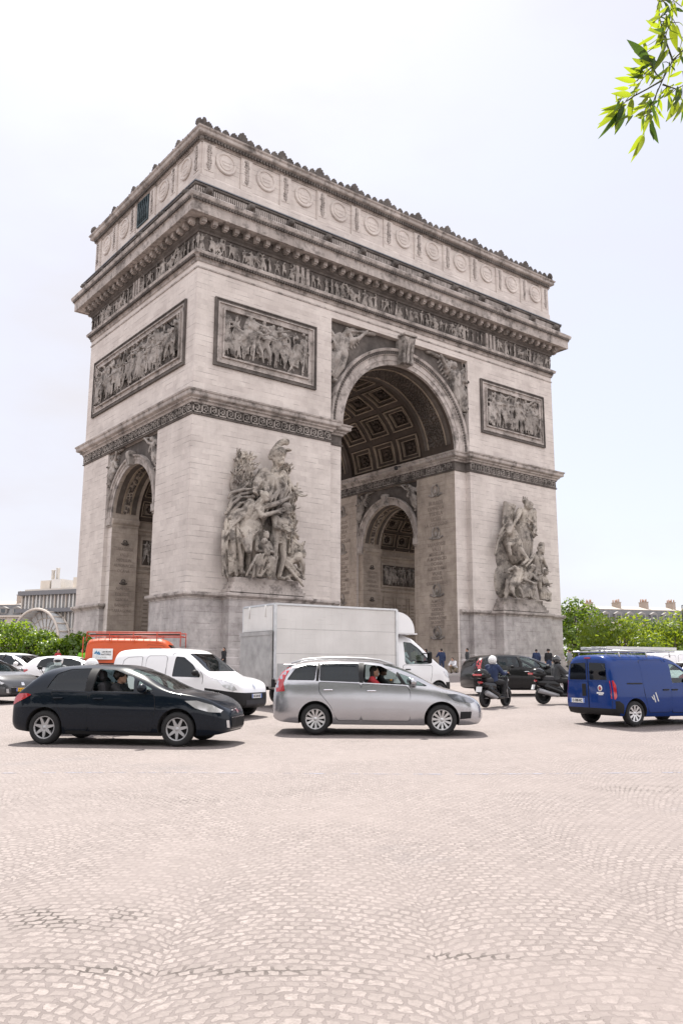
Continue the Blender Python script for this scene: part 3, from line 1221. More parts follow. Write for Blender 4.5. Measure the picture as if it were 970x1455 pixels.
for sgn in (-1, 1):
    a, b = (-10.1, -6.4) if sgn < 0 else (6.4, 10.1)
    soffit_band(lambda p: Vector((p.x, p.y, p.z + ZI)), 7.2, a, b, 3 + sgn, 'great_soffit_band', .27)
for s in (-1, 1):
    for (a, b) in ((19.85, 21.8), (7.75, 9.75)):
        soffit_band((lambda p, s=s: Vector((p.y * s, p.x, p.z + 14.95))), 4.2, a, b, 11, 'side_soffit_band', .26)

# entablature
R_ = rect(HX, HY)
MB().sweep(R_, [(0, ZU - .62), (.07, ZU - .60), (.07, ZU - .48), (.0, ZU - .46)], closed=True).build('string_course', MAT['trim'], arch)
MB().sweep(R_, [(0, ZU - .06), (.10, ZU), (.12, ZU + .22), (.2, ZU + .26), (.22, ZU + .42), (.40, ZU + .52), (.45, ZU + .74), (.36, ZF), (0, ZF)], closed=True).build('architrave', MAT['trim'], arch)
for T, half in ((FRONT, HX), (LEFT, HY), (BACK, HX), (RIGHT, HY)):
    mb = MB(T)
    m = int(half * 2 / .26)
    for i in range(m):
        u = -half + 2 * half * (i + .5) / m
        mb.box(u - .085, u + .085, .18, .42, ZU + .28, ZU + .47)
    mb.build('architrave_beading', MAT['dark'], arch)
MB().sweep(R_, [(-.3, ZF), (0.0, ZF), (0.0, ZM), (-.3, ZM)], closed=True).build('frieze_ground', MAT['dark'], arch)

# cornice: bed mould, modillion blocks, corona, cyma
MB().sweep(R_, [(0, ZM), (.12, ZM + .02), (.16, ZM + .18), (.34, ZM + .30), (.38, ZM + .44), (.44, ZM + .46), (.44, ZM + .92), (0, ZM + .92)], closed=True).build('bed_moulding', MAT['dark'], arch)
MB().sweep(R_, [(0, ZM + .92), (1.30, ZM + .94), (1.34, ZM + .86), (1.46, ZM + .86), (1.46, ZM + 1.66), (1.52, ZM + 1.72), (1.56, ZM + 1.86), (1.72, ZM + 2.02), (1.78, ZM + 2.28), (1.70, ZQ), (0, ZQ + .04)], closed=True).build('main_cornice', MAT['trim'], arch)
mb, eg, li = MB(), MB(), MB()
for T, half in ((FRONT, HX), (LEFT, HY), (BACK, HX), (RIGHT, HY)):
    mb.T = eg.T = T
    m = round(half * 2 / 1.02)
    for i in range(m + 1):
        u = -half + 2 * half * i / m
        q = MB(T) if T in (FRONT, LEFT) else mb
        q.box(u - .21, u + .21, .40, .92, ZM + .50, ZM + .90)
        q.box(u - .17, u + .17, .44, .78, ZM + .40, ZM + .50)
        if q is not mb:
            q.build('modillion', MAT['trim'], arch)
    m = int((half + 1.5) * 2 / .27)
    for i in range(m):
        u = -half - 1.5 + 2 * (half + 1.5) * (i + .5) / m
        eg.box(u - .09, u + .09, 1.48, 1.68, ZM + 1.74, ZM + 1.98)
mb.build('modillion', MAT['trim'], arch, kind='stuff')
eg.build('cornice_beading', MAT['dark'], arch)
# parapet band with lion heads
R2 = rect(HX + .9, HY + .9)
MB().sweep(R2, [(-.9, ZQ), (.12, ZQ), (.12, ZQ + .12), (0, ZQ + .16), (0, ZA - .22), (.10, ZA - .18), (.12, ZA - .04), (0, ZA), (-.95, ZA + .02)], closed=True).build('parapet', MAT['dark'], arch)
MB().sweep(R2, [(.02, ZA + .02), (.16, ZA + .03), (.16, ZA + .12), (-.9, ZA + .20)], closed=True).build('parapet_capping', MAT['zinc'], arch)
mb = MB()
rn = random.Random(5)
for T, half in ((FRONT, HX + .9), (LEFT, HY + .9)):
    mb.T = T
    m = int(half * 2 / .2)
    for i in range(m):
        u = -half + half * 2 * (i + .5) / m
        mb.box(u - .055, u + .055, .88, .96, ZQ + .26, ZA - .32)
mb.build('parapet_ribbing', MAT['trim'], arch)


def lion(u, T):
    b = MB()
    o = Vector((u, 1.02, ZQ + .72))
    b.ball(o, (.36, .30, .42), 10, 8)
    b.ball(o + Vector((0, .28, -.02)), (.24, .24, .27), 8, 6)
    b.ball(o + Vector((0, .44, -.12)), (.14, .16, .13), 8, 5)
    for k in (-1, 1):
        b.ball(o + Vector((k * .22, .12, .32)), (.09, .07, .10), 6, 4)
        b.ball(o + Vector((k * .34, .02, -.2)), (.14, .16, .25), 6, 5)
    b.T = None
    me = b.mesh('lion_head', MAT['dark'])
    for v in me.vertices:
        v.co = T(v.co)
    link('lion_head', me, arch)


for i in range(12):
    lion(-HX + .2 + (HX * 2 - .4) * i / 11, FRONT)
for i in range(6):
    lion(-HY + .2 + (HY * 2 - .4) * i / 5, LEFT)

# attic
mb = MB()
mb.prism(rect(HX, HY), 'z', ZQ, ZT - .5)
mb.prism(rect(HX - 1, HY - 1), 'z', ZT - .5, ZT)
mb.build('attic', MAT['wall'], arch)
Ra = rect(HX, HY)
MB().sweep(Ra, [(0, ZT - 1.06), (.08, ZT - 1.04), (.10, ZT - .92), (.24, ZT - .86), (.24, ZT - .62), (.55, ZT - .50), (.60, ZT - .42), (.60, ZT - .20), (.70, ZT - .12), (.74, ZT), (-1.2, ZT + .05)], closed=True).build('attic_cornice', MAT['trim'], arch)
for T, half in ((FRONT, HX), (LEFT, HY), (BACK, HX), (RIGHT, HY)):
    mb = MB(T)
    m = int(half * 2 / .30)
    for i in range(m):
        u = -half + 2 * half * (i + .5) / m
        mb.box(u - .10, u + .10, .20, .40, ZT - .88, ZT - .60)
    mb.build('attic_dentils', MAT['dark'], arch)
MB().sweep(Ra, [(0, ZA + .10), (.14, ZA + .12), (.14, 41.55), (.05, 41.68), (0, 41.7)], closed=True).build('attic_foot', MAT['wall'], arch)


def shield(u, z, T):
    b = MB(T)
    M = Matrix.Translation((u, 0, z)) @ Matrix.Rotation(-PI / 2, 4, 'X')
    b.lathe([(0, .0), (.98, .0), (1.0, .11), (.92, .18), (.80, .14), (.76, .06), (.62, .06), (.58, .12), (.48, .12), (.1, .15), (0, .15)], 28, M, cap=False)
    b.box(u - .40, u + .40, .12, .17, z + .05, z + .20)
    b.box(u - .34, u + .34, .12, .17, z - .22, z - .07)
    b.build('attic_shield', MAT['wall'], arch, sharp=30)


def pilaster(u, T, w=1.15):
    b = MB(T)
    b.box(u - w / 2, u + w / 2, 0, .13, 41.6, ZT - 1.04)
    b.box(u - w / 2 + .12, u + w / 2 - .12, .13, .17, 42.1, ZT - 1.2)
    p = b.build('attic_pilaster', MAT['wall'], arch)
    b = MB(T)
    rn = random.Random(int(u * 10))
    for k in range(9):
        z = 42.35 + k * .235
        b.box(u - rn.uniform(.12, .26), u + rn.uniform(.12, .26), .17, .24, z, z + .15)
    b.box(u - .06, u + .06, .17, .26, 42.2, 44.45)
    b.build('sword_trophy', MAT['trim'], p)


for i in range(11):
    shield(-20.15 + 4.03 * i, 43.45, FRONT)
for i in range(12):
    pilaster(-22.41 + .6 + (44.82 - 1.2) * i / 11 if i in (0, 11) else -22.165 + 4.03 * i, FRONT)
for i in range(5):
    if i != 2:
        shield(-8.4 + 4.2 * i, 43.45, LEFT)
for i in range(6):
    pilaster((-10.5 + 4.2 * i) * (1.0 if 0 < i < 5 else .998), LEFT)
mb = MB(LEFT)
mb.box(-1.05, 1.05, .01, .06, 42.2, 44.5)
wdw = mb.build('attic_window', plain('dark_glass', (.012, .018, .02), .2), arch)
mb = MB(LEFT)
for k in range(-2, 3):
    mb.tube([(k * .42 - .3, .10, 42.2), (k * .42 + .3, .10, 44.5)], .035, 5)
    mb.tube([(k * .42 + .3, .12, 42.2), (k * .42 - .3, .12, 44.5)], .035, 5)
for a in ((-1.15, -1.0, 42.1, 44.6), (1.0, 1.15, 42.1, 44.6), (-1.0, 1.0, 42.1, 42.2), (-1.0, 1.0, 44.5, 44.6)):
    mb.box(a[0], a[1], 0, .14, a[2], a[3])
mb.build('window_grille', plain('blue_green_iron', (.05, .075, .085), .6), wdw)

# palmette cresting along the attic edge
def palmette(b, u, h, T, wf=1.0):
    b.T = T
    n_ = 9
    for i in range(n_):
        a = -1.25 + 2.5 * i / (n_ - 1)
        ln = h * (.92 - .30 * abs(a) / 1.25)
        tip = Vector((u + math.sin(a) * ln * .80 * wf, .12, ZT + .05 + math.cos(a) * ln * .86 + .1 * h))
        base = Vector((u + math.sin(a) * .12 * h, .2, ZT + .05))
        b.cap(base, tip, .08 * h, .115 * h, 6)
    b.box(u - .42 * h * wf, u + .42 * h * wf, -.05, .32, ZT, ZT + .16 * h)
    b.ball((u, .28, ZT + .25 * h), (.2 * h, .12, .2 * h), 8, 5)


far = MB()
for T, half, m in ((FRONT, HX + .35, 11), (LEFT, HY + .35, 5), (BACK, HX + .35, 11), (RIGHT, HY + .35, 5)):
    near = T in (FRONT, LEFT)
    for i in range(m + 1):
        u = -half + 2 * half * i / m
        for k in range(5 if i < m else 1):
            b = MB() if near else far
            palmette(b, u + 2 * half / m * k / 5, (1.30 if 0 < i < m else .95, .92, .86, .86, .92)[k], T, .72 if k == 0 else .80)
            if near:
                b.build('palmette', MAT['dark'], arch)
far.build('palmette', MAT['dark'], arch, kind='stuff')
MB().sweep(rect(HX + .35, HY + .35), [(-.3, ZT + .02), (.02, ZT + .02), (.02, ZT + .16), (-.3, ZT + .16)], closed=True).build('cresting_rail', MAT['dark'], arch)
# framed bas-reliefs above the impost
def panel(T, u0, u1, z0, z1, seed, n_, nf, label=None):
    uc, zc = (u0 + u1) / 2, (z0 + z1) / 2
    hw, hh = (u1 - u0) / 2, (z1 - z0) / 2
    b = MB(T)
    def ring(a, c, d0, d1):           # a frame between inset a and inset c
        for x0, x1, y0, y1 in ((u0 + a, u1 - a, z1 - c, z1 - a), (u0 + a, u1 - a, z0 + a, z0 + c), (u0 + a, u0 + c, z0 + c, z1 - c), (u1 - c, u1 - a, z0 + c, z1 - c)):
            b.box(x0, x1, d0, d1, y0, y1)
    b.cur = 1
    ring(0, .10, 0, .20)
    ring(.10, .30, 0, .12)
    b.cur = 0
    ring(.30, .40, 0, .18)
    ring(.40, .78, 0, .05)
    ring(.78, .92, 0, .22)
    p = b.build('relief_panel', [MAT['trim'], MAT['dark']], arch)
    if label:
        p['label'] = label
    m = (MAT['dark'], MAT['figure'])
    b = MB(T)
    b.box(u0 + .92, u1 - .92, -.02, .02, z0 + .92, z1 - .92)
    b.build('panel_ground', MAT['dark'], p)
    me = relief(2 * hw - 1.9, 2 * hh - 1.9, nf, seed, .055, MAT['figure'], 'relief_figures', fh=.86, beasts=n_, spears=5)
    for v in me.vertices:
        v.co = T(Vector((v.co.x + uc, -v.co.y * 1.0 + .05, v.co.z + z0 + .95)))
    link('relief_figures', me, p)


panel(FRONT, -20.75, -10.55, 25.48, 31.3, 21, 2, 10, 'framed battle relief above the helmeted sculpture group')
panel(FRONT, 10.55, 20.75, 25.48, 31.3, 22, 2, 10, 'framed battle relief above the winged sculpture group')
panel(LEFT, -9.55, 9.55, 25.55, 31.2, 23, 5, 18, 'long framed relief of riders and soldiers on the narrow side')

# figure frieze round the top
fr_meshes = []
for q in range(3):
    me = relief(11.2, ZM - ZF - .04, 17, 40 + q, .052, MAT['figure'], 'frieze_figures', fh=.93, beasts=(3, 1, 2)[q], back=False, thick=.7, spears=3)
    fr_meshes.append(me)
for T, half, order in ((FRONT, HX, (0, 1, 2, 1)), (LEFT, HY, (2, 1))):
    for i, q in enumerate(order):
        u = -half + 11.2 * (i + .5)
        me = fr_meshes[q].copy()
        flip = -1 if (T is LEFT or i == 3) else 1
        for v in me.vertices:
            v.co = T(Vector((flip * v.co.x + u, -v.co.y * 1.1 + .02, v.co.z + ZF + .02)))
        if flip < 0:
            me.flip_normals()
        link('frieze_figures', me, arch)
mb = MB()
for T, us in ((FRONT, (-12.2, 12.2)), (LEFT, (-.2,))):
    for u in us:
        mb = MB(T)
        for k in (-.55, 0, .55):
            mb.box(u + k - .16, u + k + .16, 0, .26, ZF + .05, ZM - .05)
        mb.build('frieze_block', MAT['trim'], arch)

# winged figures in the spandrels
def spandrel(T, sgn, zs, r, u_out, z_top, d0, name, s):
    b = MB()
    cx = sgn * (r * .80)
    J = pose(head=(-.05, -.1, 1.62), el=(-.45, -.1, 1.55), hl=(-.62, -.15, 1.78), er=(.30, .0, 1.2), hr=(.5, -.1, 1.1), kr=(.22, -.1, .62), fr=(.5, .05, .22), kl=(-.05, -.05, .5), fl=(.12, .05, .06))
    if sgn < 0:
        for k in list(J):
            J[k] = Vector((-J[k].x, J[k].y, J[k].z))
        J['el'], J['er'], J['hl'], J['hr'], J['sl'], J['sr'], J['kl'], J['kr'], J['fl'], J['fr'] = [J[k] for k in ('er', 'el', 'hr', 'hl', 'sr', 'sl', 'kr', 'kl', 'fr', 'fl')]
    lean = -sgn * .42
    o = Vector((sgn * (u_out - .17 * s * 1.75), 0, z_top - 1.84 * s))
    Tm = Matrix.Translation(o) @ Matrix.Rotation(lean * .35, 4, 'Y')
    figure_caps(b, J, s, Tm, girth=1.5, skirt=9)
    k = s
    wing_caps(b, o + Vector((sgn * .15 * k, .1, 1.4 * k)), o + Vector((sgn * .42 * k, .1, 1.75 * k)), Vector((sgn * .12 * k, 0, -1.0 * k)), 6, .06 * k)
    wing_caps(b, o + Vector((-sgn * .15 * k, .1, 1.45 * k)), o + Vector((-sgn * .62 * k, .1, 1.84 * k)), Vector((-sgn * .35 * k, 0, -.35 * k)), 6, .05 * k)
    b.cap(o + Vector((-sgn * .5 * k, -.1, 1.70 * k)), o + Vector((-sgn * 1.35 * k, -.05, 1.84 * k)), .03 * k, .09 * k, 6)
    for i in range(8):
        t = i / 7
        a = .18 + .75 * t
        rr = r + .45 * k
        p = Vector((sgn * math.cos(a) * rr, 0, zs + math.sin(a) * rr))
        if abs(p.x) < u_out - .1:
            b.cap(p, p + Vector((sgn * .2 * k, -.1, .35 * k)), .11 * k, .06 * k, 6)
    for v_ in b.v:
        pass
    me = carve(b, name, MAT['figure'], .05 * max(.7, s / 2.4), 1)
    lim = r + .05
    for v in me.vertices:
        x, z = v.co.x, min(v.co.z, z_top - .05)
        x = max(-u_out + .03, min(u_out - .03, x))
        dd = math.hypot(x, z - zs)
        if dd < lim and z > zs:
            x, z = x * lim / dd, zs + (z - zs) * lim / dd
            x = max(-u_out + .03, min(u_out - .03, x))
        v.co = T(Vector((x, d0 - v.co.y * 1.25 + .12, z)))
    link(name, me, arch)


def spandrel_ground(T, sgn, zs, r, u_out, z_top, d):
    b = MB(T)
    n_ = 24
    vs = []
    for i in range(n_ + 1):
        a = PI / 2 * i / n_
        ca, sa = math.cos(a), math.sin(a)
        k = min(u_out / max(ca, 1e-6), (z_top - zs) / max(sa, 1e-6))
        vs += [(sgn * ca * r, d, zs + sa * r), (sgn * ca * max(k, r), d, zs + sa * max(k, r))]
    b.add(vs, [(2 * i, 2 * i + 1, 2 * i + 3, 2 * i + 2) for i in range(n_)])
    b.build('spandrel_ground', MAT['dark'], arch)  # thin dark sheet added behind the figures to deepen the recess's shade


for sgn in (-1, 1):
    spandrel_ground(FRONT, sgn, ZI, 8.6, 8.79, 32.74, -.585)
    spandrel_ground(LEFT, sgn, 14.95, 4.9, 5.09, 21.05, -.335)
    spandrel_ground(INNER_E, sgn, 14.95, 4.9, 4.99, 21.05, -.285)
    spandrel(FRONT, sgn, ZI, 8.78, 8.8, 32.7, -.6, 'winged_spandrel_figure', 3.2)
    spandrel(LEFT, sgn, 14.95, 5.02, 5.1, 21.0, -.35, 'side_spandrel_figure', 1.75)
    spandrel(INNER_E, sgn, 14.95, 5.02, 5.0, 21.0, -.3, 'side_spandrel_figure', 1.75)

# reliefs and name tables on the chamber walls, names and wreaths on the passage faces
for s in (-1, 1):
    T = lambda p, s=s: Vector((14.8 * s + p.x, 4.8 - p.y, p.z))
    b = MB(T)
    for (u0, u1) in ((-4.0, 4.0),):
        for x0, x1, y0, y1 in ((u0 - .2, u1 + .2, 13.3, 13.5), (u0 - .2, u1 + .2, 10.75, 10.95), (u0 - .2, u0, 10.95, 13.3), (u1, u1 + .2, 10.95, 13.3)):
            b.box(x0, x1, 0, .14, y0, y1)
        for k in (-3, -1, 1, 3):
            for x0, x1, y0, y1 in ((k - .85, k + .85, 9.55, 9.65), (k - .85, k + .85, 2.2, 2.3), (k - .85, k - .75, 2.3, 9.55), (k + .75, k + .85, 2.3, 9.55)):
                b.box(x0, x1, 0, .07, y0, y1)
            for z in np.arange(2.6, 8.7, .38):
                rn = random.Random(int(z * 100 + k))
                for side_ in (-.38, .38):
                    hw = rn.uniform(.18, .3)
                    b.cur = 1
                    b.box(k + side_ - hw, k + side_ + hw, 0, .025, z, z + .16)
                    b.cur = 0
    p = b.build('chamber_panel', [MAT['inner'], MAT['letter']], arch)
    b = MB(T)
    b.box(-4.0, 4.0, .0, .04, 10.95, 13.3)
    b.build('relief_ground', MAT['soffit'], p)
    me = relief(8.0, 2.3, 11, 61 + s, .05, MAT['figure'], 'chamber_relief', fh=.86, beasts=2, spears=3)
    for v in me.vertices:
        v.co = T(Vector((v.co.x, -v.co.y + .14, v.co.z + 10.98)))
    link('chamber_relief', me, p)

NAMES = [['BURGOS', 'ESPINOSA', 'TUDELA', 'UCLES', 'LA COROGNE'],
         ['SARAGOSSE', 'VALLS', 'MEDELLIN', 'ALMONACID', 'OCANA', 'ALBA DE TORMES', 'VIQUE', 'LERIDA', 'CIUDAD RODRIGO'],
         ['ALMEIDA', 'TORTOSE', 'GEBORA', 'BADAJOZ', 'TARRAGONE', 'SAGONTE', 'VALENCE']]


def wreath(b, u, z, k=1.0):
    for sgn in (-1, 1):
        pts = [(u + sgn * k * .52 * math.sin(t), .07, z + k * (.55 - .62 * math.cos(t))) for t in np.linspace(.15, 2.7, 12)]
        for i, p in enumerate(pts):
            b.ball(p, (.14 * k, .07, .12 * k), 6, 4)
        b.tube([(u, .06, z - .05 * k), (u + sgn * .5 * k, .07, z - .12 * k), (u + sgn * .95 * k, .06, z + .12 * k)], [.09 * k, .08 * k, .05 * k], 6)
        for q in (.5, .75, .95):
            b.ball((u + sgn * q * k, .06, z + .02 + .12 * (q - .5)), (.12 * k, .06, .14 * k), 6, 4)
    b.ball((u, .08, z + .42 * k), (.24 * k, .07, .3 * k), 8, 5)


for u in (7.75, -7.75):
    b = MB(INNER_E)
    for z in (18.95, 14.55, 8.75, 4.55):
        wreath(b, u, z, .95)
    for grp, z0, dz, sz in zip(NAMES, (18.0, 13.75, 8.05), (.56, .49, .42), (.52, .47, .42)):
        for i, wname in enumerate(grp):
            link('engraved_name', text_mesh(wname, sz, MAT['letter'], lambda p, z=z0 - dz * i, u=u: INNER_E(Vector((p.x + u, .012 + p.z, z + p.y))), depth=.01, bold=.008, sx=1.0 if len(wname) < 11 else .72), arch)
    b.build('laurel_wreaths', MAT['figure'], arch)
for s in (-1, 1):
    T = lambda p, s=s: Vector((20.75 * s + p.x if s < 0 else 8.75 + p.x, 4.2 - p.y, p.z))
    b, tx = MB(T), MB()
    z = 12.6
    for grp in NAMES[1:]:
        b = MB(T)
        wreath(b, 0, z, .36)
        b.build('small_wreath', MAT['dark'], arch)
        z -= .55
        for wname in grp[:5]:
            link('engraved_name', text_mesh(wname, .40, MAT['letter'], lambda p, z=z, T=T: T(Vector((p.x, .012 + p.z, z + p.y))), depth=.008, sx=.8), arch)
            z -= .5
        z -= .55
# lamp arm hanging in the vault
b = MB()
b.tube([(7.1, -3.2, 22.55), (6.5, -3.2, 22.75), (6.0, -3.2, 22.6)], .05, 6)
b.lathe([(.05, .1), (.22, .0), (.2, -.28), (.05, -.34)], 10, Matrix.Translation((5.9, -3.2, 22.6)))
b.build('vault_lamp', plain('black_iron', (.02, .02, .022), .5), arch)

# ------------------------------------------------------------------ the two great sculpture groups
def sculpt(uc, name, label, items, plinth_w):
    root_mb = MB(FRONT)
    hw = plinth_w / 2
    root_mb.box(uc - hw - .30, uc + hw + .30, .1, 1.42, ZP + .05, ZP + .30)
    root_mb.box(uc - hw - .10, uc + hw + .10, .1, 1.30, ZP + .30, ZP + .62)
    root_mb.box(uc - hw + .05, uc + hw - .05, .1, 1.22, ZP + .62, ZP + .80)
    root_mb.box(uc - hw + .22, uc + hw - .22, .1, 1.12, ZP + .80, ZP + 1.22)
    root = root_mb.build('sculpture_group', MAT['trim'], arch, label=label)
    for kind, mb_, vox in items:
        me = carve(mb_, kind, MAT['group'], vox, 1, rough=.02)
        for v in me.vertices:
            c = v.co
            v.co = FRONT(Vector((c.x + uc, max(-.05, .50 - c.y * 1.3), c.z + ZP + 1.2)))
        link(kind, me, root)
    return root


def jp(**kw):
    """Joints given in metres on the group, (u, w) or (u, depth, w)."""
    return {k: Vector((v[0], -.15, v[1]) if len(v) == 2 else v) for k, v in kw.items()}


def big_figure(J, s, skirt=0, seed=0, girth=1.15, hair=True, fold_to=None):
    b = MB()
    J = {k: v / s for k, v in J.items()}
    figure_caps(b, J, s, girth=girth * .92, skirt=skirt, rnd=random.Random(seed), detail=True)
    if hair:
        h = J['head'] * s
        rn = random.Random(seed)
        for i in range(16):
            a = rn.uniform(0, 2 * PI)
            b.ball(h + Vector((math.cos(a) * .07 * s, .02 * s + rn.uniform(-.02, .05) * s, (.05 + rn.uniform(0, .07)) * s)), .035 * s, 6, 4)
    for q in 'lr':
        d = (J['h' + q] - J['e' + q]).normalized()
        hand_caps(b, J['h' + q] * s, d, Vector((.3, -1, .2)), s * 1.05, .45, 1 if q == 'l' else -1)
    return b


def folds(b, pts, n_, spread, r, seed):
    """Loose drapery: N strands along a line of points."""
    rn = random.Random(seed)
    for i in range(n_):
        o = Vector(spread) * (i / max(1, n_ - 1) - .5)
        q = [Vector(p) + o * (1 + .35 * j) + Vector((rn.uniform(-.12, .12), rn.uniform(-.1, .1), rn.uniform(-.12, .12))) for j, p in enumerate(pts)]
        for a, c in zip(q, q[1:]):
            b.cap(a, c, r * rn.uniform(.7, 1.1), r * rn.uniform(.6, 1.0), 6)


def leaves(b, region, n_, ln, seed, y=-.0, lim=None):
    rn = random.Random(seed)
    for i in range(n_):
        u0, w0 = region(rn)
        if lim and not (lim[0] < u0 < lim[1] and lim[2] < w0 < lim[3]):
            continue
        a = rn.gauss(0, .55)
        p = Vector((u0, y + rn.uniform(-.25, .2), w0))
        d = Vector((math.sin(a), rn.uniform(-.7, .1), math.cos(a))).normalized() * ln * rn.uniform(.7, 1.2)
        b.cap(p, p + d, ln * .10, ln * .14, 6)
        b.cap(p + d, p + d * 1.35, ln * .14, ln * .05, 6)


def slab(b, pts, y0, y1, r):
    for p in pts:
        b.ball((p[0], (y0 + y1) / 2, p[1]), (p[2], abs(y1 - y0) / 2, p[3]), 12, 8)


items = []
# the goddess in a crested helmet, arms spread over the group
J = jp(head=(.60, -.75, 9.85), neck=(.50, -.45, 8.95), chest=(.45, -.35, 8.1), waist=(.42, -.25, 6.9), pelvis=(.4, -.1, 6.0), sl=(-.62, -.3, 8.65), sr=(1.55, -.3, 8.7), el=(-1.0, -.5, 7.85), er=(2.0, -.45, 7.9), hl=(-1.45, -.75, 7.15), hr=(2.35, -.7, 7.45), kl=(-.2, .2, 4.4), kr=(1.0, .2, 4.4), fl=(-.3, .5, 3.2), fr=(1.1, .5, 3.2))
b = big_figure(J, 5.6, 0, 1, 1.05, hair=False)
h = Vector((.60, -.75, 9.95))
b.ball(h + Vector((0, .1, .35)), (.62, .75, .62), 14, 9)
for i in range(9):
    t = i / 8
    p = h + Vector((.55 - 1.05 * t, -.25 + .55 * t, .85 + .55 * math.sin(PI * min(1, .35 + t * .5)) - 1.0 * t * t))
    b.ball(p, (.22, .24, .3), 8, 6)
b.ball(h + Vector((.42, -.55, .55)), (.34, .3, .12), 8, 5)
folds(b, [(.2, -.75, 8.0), (.35, -.95, 7.2), (-.3, -.9, 6.2), (-.5, -.6, 5.2)], 7, (1.6, 0, .5), .15, 3)
folds(b, [(1.35, -.6, 8.5), (1.3, -.75, 7.0), (1.05, -.7, 5.6)], 4, (.7, 0, 0), .16, 4)
folds(b, [(-.6, -.3, 8.5), (-1.2, -.6, 7.7), (-1.0, -.4, 6.6)], 4, (.5, 0, .2), .17, 5)
b.cap((2.5, -.8, 8.1), (2.0, -.8, 6.2), .08, .06, 6)
b.cap((2.15, -.8, 7.5), (2.8, -.8, 7.7), .06, .06, 6)
items.append(('helmeted_figure', b, .048))
# man leaning on the bull
J = jp(head=(-.85, -1.0, 6.45), neck=(-1.15, -.8, 5.95), chest=(-1.55, -.6, 5.45), waist=(-1.9, -.4, 4.75), pelvis=(-1.95, -.2, 4.1), sl=(-1.95, -.5, 5.95), sr=(-.95, -.7, 5.65), el=(-1.15, -1.1, 4.85), er=(.35, -1.0, 6.05), hl=(.15, -1.2, 5.35), hr=(1.35, -1.0, 6.65), kl=(-2.3, -.3, 2.4), kr=(-1.5, -.2, 2.4), fl=(-2.2, .1, .5), fr=(-1.4, .1, .5))
b = big_figure(J, 4.1, 0, 2, 1.28)
folds(b, [(-1.5, -.5, 6.3), (-2.6, -.4, 6.0), (-3.4, -.2, 5.3), (-3.6, -.1, 4.5)], 6, (.2, 0, 1.6), .15, 6)
folds(b, [(-2.3, -.6, 5.2), (-3.0, -.5, 4.6), (-3.5, -.2, 3.8)], 4, (.2, 0, .8), .15, 7)
items.append(('leaning_figure', b, .042))
b = MB()
b.ball((-1.6, -.25, 4.0), (1.05, .7, 1.15), 16, 10)
b.ball((-2.1, -.45, 3.3), (.75, .65, .8), 14, 9)
b.cap((-2.2, -.7, 3.2), (-2.4, -1.1, 2.5), .5, .36)
b.cap((-2.4, -1.1, 2.5), (-2.45, -1.3, 1.95), .34, .24)
for k in (-1, 1):
    b.cap((-2.35 + k * .4, -1.0, 3.2), (-2.35 + k * .95, -1.1, 3.75), .13, .05, 6)
folds(b, [(-3.1, -.3, 4.4), (-3.2, -.5, 3.0), (-2.9, -.4, 1.6), (-2.7, -.2, .4)], 3, (.4, 0, 0), .2, 8)
folds(b, [(-3.4, -.1, 3.6), (-3.5, -.2, 2.4), (-3.3, -.2, 1.2), (-3.0, -.2, .1)], 6, (.9, 0, 0), .14, 9)
b.cap((-1.2, -.5, 3.0), (-1.15, -.5, 1.4), .4, .22)
b.cap((-1.15, -.5, 1.4), (-1.3, -.5, .2), .22, .16)
items.append(('carved_bull', b, .06))
# standing soldier sheathing his sword
J = jp(head=(1.12, -1.2, 5.55), neck=(1.0, -.95, 4.95), chest=(.85, -.85, 4.55), waist=(.8, -.75, 3.9), pelvis=(.75, -.65, 3.35), sl=(.2, -.85, 4.9), sr=(1.55, -.85, 4.85), el=(.05, -1.15, 4.1), er=(1.6, -1.15, 4.05), hl=(.8, -1.45, 3.95), hr=(.75, -1.4, 4.2), kl=(.15, -.95, 1.75), kr=(1.25, -.75, 1.75), fl=(-.35, -.7, .25), fr=(.95, -.6, .2))
b = big_figure(J, 3.55, 0, 3, 1.22)
b.ball((1.12, -1.15, 5.85), (.36, .42, .36), 10, 7)
b.cap((1.35, -1.4, 4.4), (1.75, -1.1, 1.9), .09, .06, 6)
folds(b, [(1.5, -.4, 5.3), (1.75, -.4, 4.0), (1.7, -.3, 2.8)], 4, (.5, 0, 0), .14, 10)
folds(b, [(.3, -.8, 3.4), (.7, -1.0, 3.15), (1.2, -.8, 3.3)], 3, (0, 0, .35), .11, 11)
items.append(('standing_soldier', b, .038))
# seated mother with child
J = jp(head=(-.85, -1.25, 3.35), neck=(-.85, -1.0, 2.9), chest=(-.85, -.9, 2.5), waist=(-.85, -.8, 2.0), pelvis=(-.85, -.75, 1.5), sl=(-1.4, -.9, 2.75), sr=(-.3, -.9, 2.75), el=(-1.6, -1.1, 2.1), er=(-.15, -1.2, 2.05), hl=(-1.2, -1.5, 1.95), hr=(-.7, -1.5, 2.05), kl=(-1.65, -1.45, 1.45), kr=(-.35, -1.45, 1.45), fl=(-1.6, -1.2, .15), fr=(-.7, -1.2, .15))
b = big_figure(J, 2.75, 0, 4, 1.25)
folds(b, [(-1.5, -1.5, 1.6), (-1.75, -1.4, .9), (-1.8, -1.2, .05)], 4, (.7, 0, 0), .13, 12)
folds(b, [(-.4, -1.5, 1.6), (-.5, -1.45, .9), (-.6, -1.2, .05)], 4, (.7, 0, 0), .13, 13)
b.ball((-1.25, -1.55, 2.75), (.24, .26, .3), 10, 7)
b.cap((-1.2, -1.5, 2.4), (-1.0, -1.55, 1.8), .24, .26)
b.cap((-1.0, -1.55, 1.8), (-.9, -1.65, 1.2), .15, .1)
items.append(('seated_mother', b, .05))
